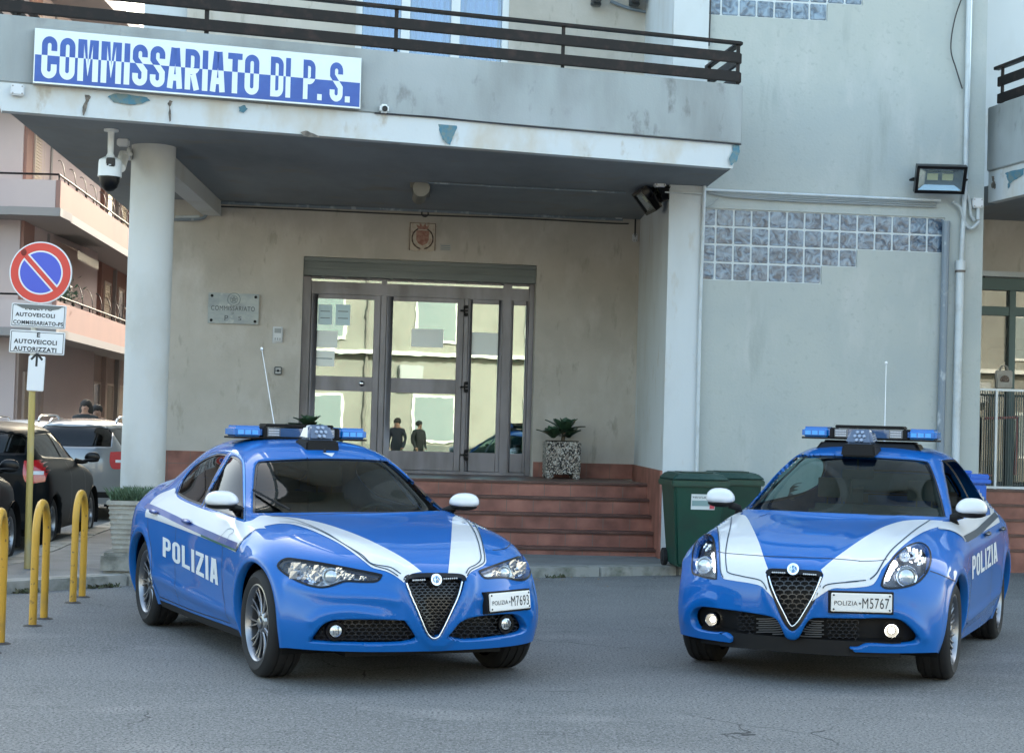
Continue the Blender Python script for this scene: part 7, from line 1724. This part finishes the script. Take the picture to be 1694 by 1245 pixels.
for z0_ in (3.67, 6.86, 10.05):
    sl2 = MB(); sl2.pbox(PK, -.01, LEN, z0_, z0_+.22, -1.35, .02); sl2.box(-40, KX-.0, KY-.02, KY+1.3, z0_+.001, z0_+.221); so2 = sl2.build('balcony_slab', slabm, PH)
    pp = MB(); pp.pbox(PK, 0, LEN, z0_+.222, z0_+.95, -.12, 0); pp.build('balcony_parapet', pink, so2)
    pp = MB(); pp.box(-40, KX-.13, KY, KY+.12, z0_+.222, z0_+.95); pp.build('balcony_parapet', lilac, so2)
    hr_ = MB(); hr_.tube([PK.P(0, z0_+1.10, -.06), PK.P(LEN, z0_+1.10, -.06)], .03, 6); hr_.tube([Vector((-40, KY+.06, z0_+1.10)), PK.P(0, z0_+1.10, -.06)], .03, 6)
    for i in range(30): hr_.tube([PK.P(.05+i*1.25, z0_+.93, -.06), PK.P(.05+i*1.25, z0_+1.10, -.06)], .02, 5)
    hr_.build('balcony_rail', railm, so2)
    for i in range(12):
        s_ = 1.0+i*1.6; ar = MB(); ar.tube([PK.P(s_+.9*math.sin(t)*0+1.0*(1-math.cos(t)), z0_+1.0+.75*math.sin(t), -.1-.4*(1-math.cos(t))) for t in [R(8*k2) for k2 in range(12)]], .014, 5); ar.build('iron_arc', railm, so2)
def wnd(pl, s0_, s1_, z0_, z1_, mat, slat=True, par=None):
    f_ = MB(); t = .07
    f_.pbox(pl, s0_-t, s0_, z0_, z1_+t, -.02, .05); f_.pbox(pl, s1_, s1_+t, z0_, z1_+t, -.02, .05); f_.pbox(pl, s0_, s1_, z1_, z1_+t, -.02, .05)
    o_ = f_.build('window', pmat('surround', (.52,.44,.40), .8), par or PH)
    q_ = MB(); q_.pbox(pl, s0_, s1_, z0_, z1_, .0, .012)
    if slat:
        z = z0_+.05
        while z < z1_-.03: q_.pbox(pl, s0_+.03, s1_-.03, z, z+.045, .012, .03); z += .085
    q_.build('shutter' if slat else 'pane', mat, o_)
for lvl, z0_ in enumerate((3.9, 7.1, 10.3)):
    for i in range(11):
        s_ = .9+i*2.9; wnd(PW, s_, s_+1.15, z0_, z0_+2.3, (brn, beige, dkw)[(i+lvl) % 3], (i+lvl) % 3 != 2)
        if i < 9: pp = MB(); pp.pbox(PW, s_+1.75, s_+1.95, z0_-.2, z0_+2.9, 0, .12); pp.build('pilaster', pink if i % 2 else slabm, PH)
for i in range(9):
    s_ = .6+i*2.6; wnd(PW, s_, s_+1.3, .2, 2.7, (beige, dkw, brn)[i % 3], i % 3 != 1); pp = MB(); pp.pbox(PW, s_+1.7, s_+2.05, 0, 3.66, -.01, .14); pp.build('pilaster', slabm if i % 2 else pmat('ground_plaster', (.34,.27,.25), .9), PH)
FP = PL(-40, KY+1.22, 0)
for x0_, x1_, z0_, z1_, mt in ((-13.05+26,0,0,0,None),):
    pass
for xx, ww, z0_, z1_, mt, sl3 in ((-14.9,.8,.9,2.9,white_plastic,True), (-14.9+.0,.0,0,0,None,False), (-17.6,1.2,.2,2.9,brn,True), (-15.6,1.2,7.1,9.4,slabm,False), (-17.8,1.2,7.1,9.4,brn,True), (-15.2,1.1,3.9,6.3,slabm,False), (-18,1.2,3.9,6.3,beige,True)):
    if mt: wnd(FP, xx+40, xx+40+ww, z0_, z1_, mt, sl3)
# awning under the first balcony
am = pmat('awning_cloth', (.55,.50,.42), .8); a = MB(); aw0, aw1 = 3.2, 6.6; zA = 6.75
a.add([PW.P(aw0, zA, .05), PW.P(aw1, zA, .05), PW.P(aw1, zA-.35, .85), PW.P(aw0, zA-.35, .85)], [(0,1,2,3)])
nsc = 14
for i in range(nsc):
    s0_ = aw0+(aw1-aw0)*i/nsc; s1_ = aw0+(aw1-aw0)*(i+1)/nsc; P_ = [PW.P(s0_, zA-.35, .851), PW.P(s1_, zA-.35, .851)]+[PW.P((s0_+s1_)/2+(s1_-s0_)/2*math.cos(t), zA-.52-.1*math.sin(t), .852) for t in [R(k2*30) for k2 in range(7)]]
    a.add(P_, [tuple(range(len(P_)))])
o = a.build('awning', am); tag(o, 'cream scalloped awning under the pink balcony', 'awning')
for i, (x, y, z) in enumerate(((0,.0,.0),)): pass
# balcony plant
bpR = random.Random(9); m = MB(); pc_ = PK.P(2.6, 4.75, -.35)
for i in range(260):
    v = Vector((bpR.gauss(0,.18), bpR.gauss(0,.5), abs(bpR.gauss(0,.35)))); a_ = Vector((bpR.uniform(-1,1), bpR.uniform(-1,1), bpR.uniform(-.3,1)))*.09; b_ = Vector((bpR.uniform(-1,1), bpR.uniform(-1,1), bpR.uniform(-1,1)))*.04
    m.add([pc_+v, pc_+v+a_+b_, pc_+v+a_*1.7, pc_+v+a_-b_], [(0,1,2,3)])
o = m.build('balcony_plant', leafm); tag(o, 'green potted plant behind the lower pink balcony rail', 'plant')
# far end of the street: another house closing the view
m = MB(); m.box(-16, 6, 95, 110, 0, 9); o = m.build('distant_house', pmat('distant_plaster', (.45,.38,.33), .9)); tag(o, 'pale house closing the far end of the street', 'building')
# ---------------------------------------------------------------- houses behind the camera (seen mirrored in the glass)
cream = pmat('cream_plaster', (.25,.245,.21), .9, noise=[(.4,4,.4,.7,(.20,.195,.17),one), (2,5,.55,.7,(.19,.18,.15),(1,1,.4))])
m = MB(); m.box(-30, 40, -24, -14, 0, 9.5); HO = m.build('opposite_house', cream); tag(HO, 'long cream plastered house across the yard, mirrored in the glass doors', 'building')
OP = PL(-30, -14, 0); 
for i in range(17):
    x0_ = -27+i*4.1
    for z0_ in (1.0, 4.6):
        f_ = MB(); y_ = -13.98; f_.box(x0_, x0_+1.6, y_-.05, y_+.05, z0_, z0_+1.7); o_ = f_.build('window', pmat('surround_white', (.6,.6,.55), .7), HO)
        q_ = MB(); q_.box(x0_+.1, x0_+1.5, y_+.051, y_+.06, z0_+.1, z0_+1.6); q_.build('pane', pmat('opposite_pane', (.2,.24,.24), .2), o_)
def mirrored(px, py, D):
    d = ray(px, py); k = (B.o+B.n*DI-C0).dot(B.n)/d.dot(B.n); q_ = C0+d*k; r_ = (d-B.n*2*d.dot(B.n)).normalized(); return q_+r_*D
_m = mirrored(800, 690, 29); REFC = (_m.x, _m.y)
rnd = random.Random(21)
for i in range(9):
    x_ = -20+i*6.3+rnd.uniform(-1, 1); q_ = MB(); q_.box(x_, x_+.9, -13.98, -13.6, 3.0+rnd.uniform(-.1, .3), 3.75); q_.build('wall_box', pmat('wall_box_grey', (.32,.33,.32), .6), HO, bevel=.03)
    q_ = MB(); q_.tube([(x_-1.2, -13.9, 0), (x_-1.2, -13.9, 9.4)], .05, 8); q_.build('down_pipe', pmat('wall_pipe', (.16,.15,.13), .6), HO)
q_ = MB(); q_.box(-30, 40, -14.0, -13.9, 0, .9); q_.build('wall_base', pmat('wall_base', (.10,.11,.10), .8, noise=[(1,4,.4,.6,(.16,.16,.14),one)]), HO)
q_ = MB(); q_.box(-30, 40, -14.0, -13.7, 4.1, 4.25); q_.build('string_course', pmat('surround_white', (.6,.6,.55), .7), HO)
# ---------------------------------------------------------------- ordinary parked cars
def plain_car(name, centre, fwd, label, bodym, kind='small', rails=False, wheels=True):
    car = Car(name, centre, fwd, label, 'car', 'cars parked along the street')
    if kind == 'small': xf, cowl, wt_, roof1, re, H_, W_, wb_ = .62, -.25, -1.0, -2.55, -3.02, 1.50, .82, 2.49
    else: xf, cowl, wt_, roof1, re, H_, W_, wb_ = .80, -.38, -1.2, -2.9, -3.45, 1.56, .90, 2.65
    k = W_/.90; z = lambda v: v
    T = [st([xf,xf-.02,xf-.08,xf-.2,xf-.34], [0,.26*k,.5*k,.70*k,.80*k], [.72,.72,.71,.69,.67]),
         st([xf-.15,xf-.16,xf-.2,xf-.3,xf-.42], [0,.27*k,.53*k,.74*k,.85*k], [.86,.86,.855,.83,.78]),
         st([.05]*5, [0,.29*k,.57*k,.78*k,.89*k], [.96,.965,.96,.93,.85]),
         st([cowl,cowl-.02,cowl-.06,cowl-.16,cowl-.16], [0,.3*k,.6*k,.78*k,.90*k], [1.03,1.03,1.02,.98,.88]),
         st([cowl-.15,cowl-.17,cowl-.24,cowl-.34,cowl-.34], [0,.3*k,.61*k,.79*k,.90*k], [1.10,1.10,1.08,1.0,.90]),
         st([wt_,wt_-.02,wt_-.06,wt_-.1,wt_-.1], [0,.29*k,.58*k,.79*k,.905*k], [H_-.06,H_-.065,H_-.10,1.02,.92]),
         st([wt_-.45]*5, [0,.29*k,.58*k,.79*k,.91*k], [H_+.01,H_,H_-.05,1.03,.93]),
         st([(wt_+roof1)/2-.2]*5, [0,.29*k,.58*k,.79*k,.91*k], [H_+.02,H_+.01,H_-.045,1.04,.94]),
         st([roof1]*5, [0,.28*k,.56*k,.77*k,.905*k], [H_,H_-.01,H_-.06,1.06,.95]),
         st([re+.16,re+.16,re+.18,re+.2,re+.22], [0,.27*k,.53*k,.74*k,.89*k], [H_-.06,H_-.07,H_-.12,1.08,.96]),
         st([re-.06,re-.05,re-.0,re+.08,re+.16], [0,.27*k,.53*k,.72*k,.86*k], [1.10,1.10,1.09,1.05,.94])]
    S = [[(0,0)]*4]+[[((T[i][4][1])+.015, .74), (T[i][4][1]+.02, .56), (T[i][4][1]+.005, .38), (T[i][4][1]-.04, .22)] for i in range(1, 10)]+[[(0,0)]*4]
    F = [st([xf+.05,xf+.03,xf-.04,xf-.16,xf-.32], [0,.26*k,.5*k,.72*k,.84*k], [zz]*5) for zz in (.60,.48,.36,.24)]
    B_ = [st([re-.10,re-.09,re-.04,re+.05,re+.15], [0,.27*k,.53*k,.74*k,.87*k], [zz]*5) for zz in (.85,.62,.42,.26)]
    car.set_body(cc_body(T, S, F, B_, 3))
    sw_ = spline([(cowl-.45,1.04),(cowl-.45,1.04),(wt_-.12,H_-.17),(wt_-.5,H_-.12),(roof1,H_-.14),(re+.35,H_-.2),(re+.35,1.14),(re+.5,1.10),(re+.5,1.10),(-1.5,1.07)], 4, True)
    car.cut(sw_, 'side', 1, mirror=True, cell=.035, lip=.02)
    ws_ = spline([(-.66*k,1.10),(-.66*k,1.10),(-.54*k,H_-.13),(0,H_-.09),(.54*k,H_-.13),(.66*k,1.10),(.66*k,1.10),(0,1.09)], 4, True); car.cut(ws_, 'front', cell=.035, lip=.02, xr=(-2,0))
    rw_2 = spline([(-.60*k,1.14),(-.60*k,1.14),(-.52*k,H_-.14),(0,H_-.12),(.52*k,H_-.14),(.60*k,1.14),(.60*k,1.14),(0,1.13)], 4, True); car.cut(rw_2, 'rear', cell=.035, lip=.02)
    wheel_arches(car, .31, wb_, .345); car.fix_body(bodym)
    for nm, p, vw, mir in (('side_window', sw_, 'side', True), ('windscreen', ws_, 'front', False), ('rear_window', rw_2, 'rear', False)):
        g_ = car.patch(nm, p, sglass, vw, off=-.01, cell=.08, mirror=mir); car.ribbon('window_seal', p, .035, gloss_black, vw, closed=True, n=1, off=-.005, mirror=mir, parent=g_)
    car.ribbon('door_pillar', [(-1.55,1.06),(-1.58,H_-.12)], .09, gloss_black, 'side', 1, off=.0, mirror=True)
    for pts in ([(cowl-.35,.98),(cowl-.38,.6),(cowl-.3,.3)], [(-1.55,1.05),(-1.58,.6),(-1.56,.3)]): car.ribbon('shut_line', pts, .008, gloss_black, 'side', 1, off=.002, mirror=True)
    for sg_ in (1, -1):
        tl_ = car.patch('tail_light', spline([(sg_*.60*k,1.06),(sg_*.60*k,1.06),(sg_*.84*k,1.06),(sg_*.87*k,.95),(sg_*.85*k,.82),(sg_*.85*k,.82),(sg_*.66*k,.80),(sg_*.60*k,.9)], 3, True), pmat('tail_red_bright', (.45,.015,.02), .15, coat=1), 'rear', off=.006, cell=.03)
        if tl_: car.patch('lamp_stripe', [(sg_*.68*k,.90),(sg_*.83*k,.90),(sg_*.83*k,.94),(sg_*.68*k,.94)], pmat('lamp_white', (.7,.75,.8), .2), 'rear', off=.009, cell=.04, parent=tl_)
        car.patch('headlight', [(sg_*.52*k,.66),(sg_*.80*k,.68),(sg_*.82*k,.80),(sg_*.6*k,.78)], reflector, 'front', off=.005, cell=.04)
        sm = side_mirror(car, (cowl-.42, sg_*(W_+.10), 1.06), (.07,.10,.075), sg_, (cowl-.5, sg_*(W_-.1), 1.02)) 
        for x_ in (0, -wb_): make_wheel(car, x_, sg_, .31, .19, W_-.11, .20, 0)
    for o_ in car.root.children:
        if o_.name.startswith('side_mirror'): o_.data.materials.clear(); o_.data.materials.append(gloss_black)
    car.patch('number_plate', [(-.26,.62),(.26,.62),(.26,.73),(-.26,.73)], plate_w, 'rear', off=.012, cell=.2)
    car.patch('rear_bumper_strip', [(-.75*k,.36),(.75*k,.36),(.75*k,.45),(-.75*k,.45)], plastic_black, 'rear', off=.006, cell=.08)
    if rails:
        for sg_ in (1, -1):
            m_ = MB(); yy = sg_*.60*k; m_.tube(spline([(wt_-.2,yy,H_-.06),(wt_-.3,yy,H_+.03),(roof1+.2,yy,H_+.03),(roof1-.05,yy,H_-.06)], 5), .02, 8); m_.build('roof_rail', chrome, car.root, True)
    d_ = MB(); d_.box(re+.3, cowl-.1, -W_+.1, W_-.1, .25, .32); d_.box(cowl-.5, cowl-.1, -W_+.12, W_-.12, .5, .98)
    for y_ in (-.35, .35): d_.box(-1.9, -1.75, y_-.22, y_+.22, .4, 1.22); d_.box(re+.6, re+.72, y_-.22, y_+.22, .4, 1.15)
    d_.build('cabin', cab_dark, car.root, bevel=.03)
    return car
dk1 = pmat('paint_black', (.004,.006,.008), .45, coat=.1, spec=.06); dk2 = pmat('paint_anthracite', (.012,.013,.015), .45, coat=.1, spec=.06); slv = pmat('paint_silver', (.20,.215,.23), .3, .5, coat=1); wht = pmat('paint_white_car', (.65,.67,.68), .3, coat=1)
UP = (-.0603, .998)
plain_car('parked_car', (-6.40, 23.1), UP, 'dark small hatchback parked along the pavement, red tail light behind the sign post', dk1)
plain_car('parked_car', (-6.10, 18.35), UP, 'black car cut by the left edge of the photo, only its front corner showing', dk2)
plain_car('parked_car', (-6.95, 29.9), UP, 'silver estate car with roof rails parked beyond the dark hatchback, half behind the column', slv, 'big', True)
plain_car('parked_car', (-9.7, 36.2), UP, 'white car farthest up the street, only its roof showing', wht, 'small', True)
# mirrored scene behind the camera: dark car
plain_car('parked_car', REFC, (-.95, .3), 'dark estate car standing behind the photographer, mirrored in the doors', dk2, 'big')
# ---------------------------------------------------------------- people
def person(x, y, rz, label, coat, legs_, skin, hair, z0=0, hgt=1.72, hood=False):
    root = empty('person', (x, y, z0), label, 'person', None, rz); k = hgt/1.75
    J = {'pel':(0,0,.95),'sp':(0,0,1.15),'ch':(0,.0,1.36),'nk':(0,.0,1.50),'hd':(0,-.015,1.60),'tp':(0,-.01,1.70),
         'sl':(.19,0,1.41),'el':(.25,.02,1.13),'wl':(.22,-.10,.90),'hl':(.20,-.14,.83),'sr':(-.19,0,1.41),'er':(-.25,.02,1.13),'wr':(-.20,-.12,.92),'hr':(-.17,-.17,.87),
         'tl':(.10,0,.90),'kl':(.11,-.03,.50),'al':(.11,.03,.10),'fl':(.12,-.13,.04),'tr':(-.10,0,.90),'kr':(-.11,-.0,.50),'ar':(-.11,.04,.10),'fr':(-.12,-.12,.04)}
    RD = dict(pel=(.17,.13),sp=(.16,.12),ch=(.19,.13),nk=(.065,.065),hd=(.085,.10),tp=(.07,.085),sl=(.075,.075),el=(.055,.055),wl=(.04,.04),hl=(.035,.045),sr=(.075,.075),er=(.055,.055),wr=(.04,.04),hr=(.035,.045),tl=(.095,.1),kl=(.065,.065),al=(.05,.05),fl=(.045,.035),tr=(.095,.1),kr=(.065,.065),ar=(.05,.05),fr=(.045,.035))
    E = [('pel','sp'),('sp','ch'),('ch','nk'),('nk','hd'),('hd','tp'),('ch','sl'),('sl','el'),('el','wl'),('wl','hl'),('ch','sr'),('sr','er'),('er','wr'),('wr','hr'),('pel','tl'),('tl','kl'),('kl','al'),('al','fl'),('pel','tr'),('tr','kr'),('kr','ar'),('ar','fr')]
    ks = list(J); me = bpy.data.meshes.new('p'); me.from_pydata([Vector(J[q])*k for q in ks], [(ks.index(a), ks.index(b)) for a, b in E], []); o = bpy.data.objects.new('p', me); col.objects.link(o)
    o.modifiers.new('k', 'SKIN'); 
    if not me.skin_vertices: me.attributes  # layer is created by the modifier
    sv2 = me.skin_vertices[0].data if me.skin_vertices else None
    if sv2:
        for i, q in enumerate(ks): sv2[i].radius = (RD[q][0]*k, RD[q][1]*k)
        sv2[0].use_root = True
    md = o.modifiers.new('s', 'SUBSURF'); md.levels = 2
    dg = bpy.context.evaluated_depsgraph_get(); dg.update(); m2 = bpy.data.meshes.new_from_object(o.evaluated_get(dg)); bpy.data.objects.remove(o)
    m2.materials.clear(); bo = mobj('body', m2, [skin, coat, legs_], root, True)
    for p in m2.polygons:
        c = p.center; p.material_index = 0 if (c.z > 1.49*k or (c.z < .90*k and abs(c.x) > .14*k and c.y < -.06 and c.z > .7*k)) else (1 if c.z > .80*k else 2)
    m = MB(); v, f_ = ell((0,.018*k,1.665*k), .105*k, .12*k, .10*k, 16, 10); m.add([q for q in v], f_)
    if hood: v, f_ = ell((0,.05*k,1.56*k), .13*k, .12*k, .17*k, 16, 10); m.add(v, f_)
    m.build('hair', hair, root, True)
    m = MB(); v, f_ = ell((0,-.125*k,1.60*k), .014*k, .025*k, .022*k, 8, 6); m.add(v, f_)
    for sx_ in (-1, 1): v, f_ = ell((sx_*.032*k,-.105*k,1.635*k), .011*k, .008*k, .006*k, 8, 6); m.add(v, f_)
    m.build('face_features', skin, root, True)
skn = pmat('skin', (.42,.24,.17), .5); hd_ = pmat('hair_dark', (.02,.015,.012), .7); ct1 = pmat('coat_dark', (.03,.032,.034), .85); ct2 = pmat('coat_navy', (.02,.022,.035), .85); jn = pmat('trousers_dark', (.025,.028,.035), .85)
p1 = at(141, 700, 32); person(p1.x, 32, 0, 'person in a dark hooded coat walking up behind the parked cars, left of two', ct1, jn, skn, hd_, .12, 1.78, True)
p2 = at(160, 700, 32.4); person(p2.x, 32.4, .3, 'person in a dark jacket with dark hair, right of the two behind the parked cars', ct2, jn, skn, hd_, .12, 1.70, False)
_m = mirrored(658, 700, 30); person(_m.x, _m.y, R(200), 'person standing behind the photographer, mirrored in the glass door, left of two', ct2, jn, skn, hd_, 0, 1.78)
_m = mirrored(694, 700, 30); person(_m.x, _m.y, R(150), 'person standing behind the photographer, mirrored in the glass door, right of two', ct1, jn, skn, hd_, 0, 1.75)
# ---------------------------------------------------------------- street side panel sign and cobble plate near kerb: small litter leaves
lt = MB(); rnd = random.Random(2)
for i in range(70):
    x, y = rnd.uniform(-3.6, 5.5), 0; t = (x+3.6)/4.6; y = 16.45+t*2.5-rnd.random()**2*1.2-.05; a = rnd.random()*6.28; r_ = rnd.uniform(.008, .025)
    lt.add([(x+r_*math.cos(a+q), y+r_*math.sin(a+q), .006+.006*(q > 3)) for q in (0, 1.3, 3.1, 4.4)], [(0,1,2,3)])
o = lt.build('litter', pmat('dry_leaf', (.22,.15,.08), .9)); o['kind'] = 'stuff'; o['label'] = 'tiny dry leaves and crumbs scattered on the asphalt along the kerb'
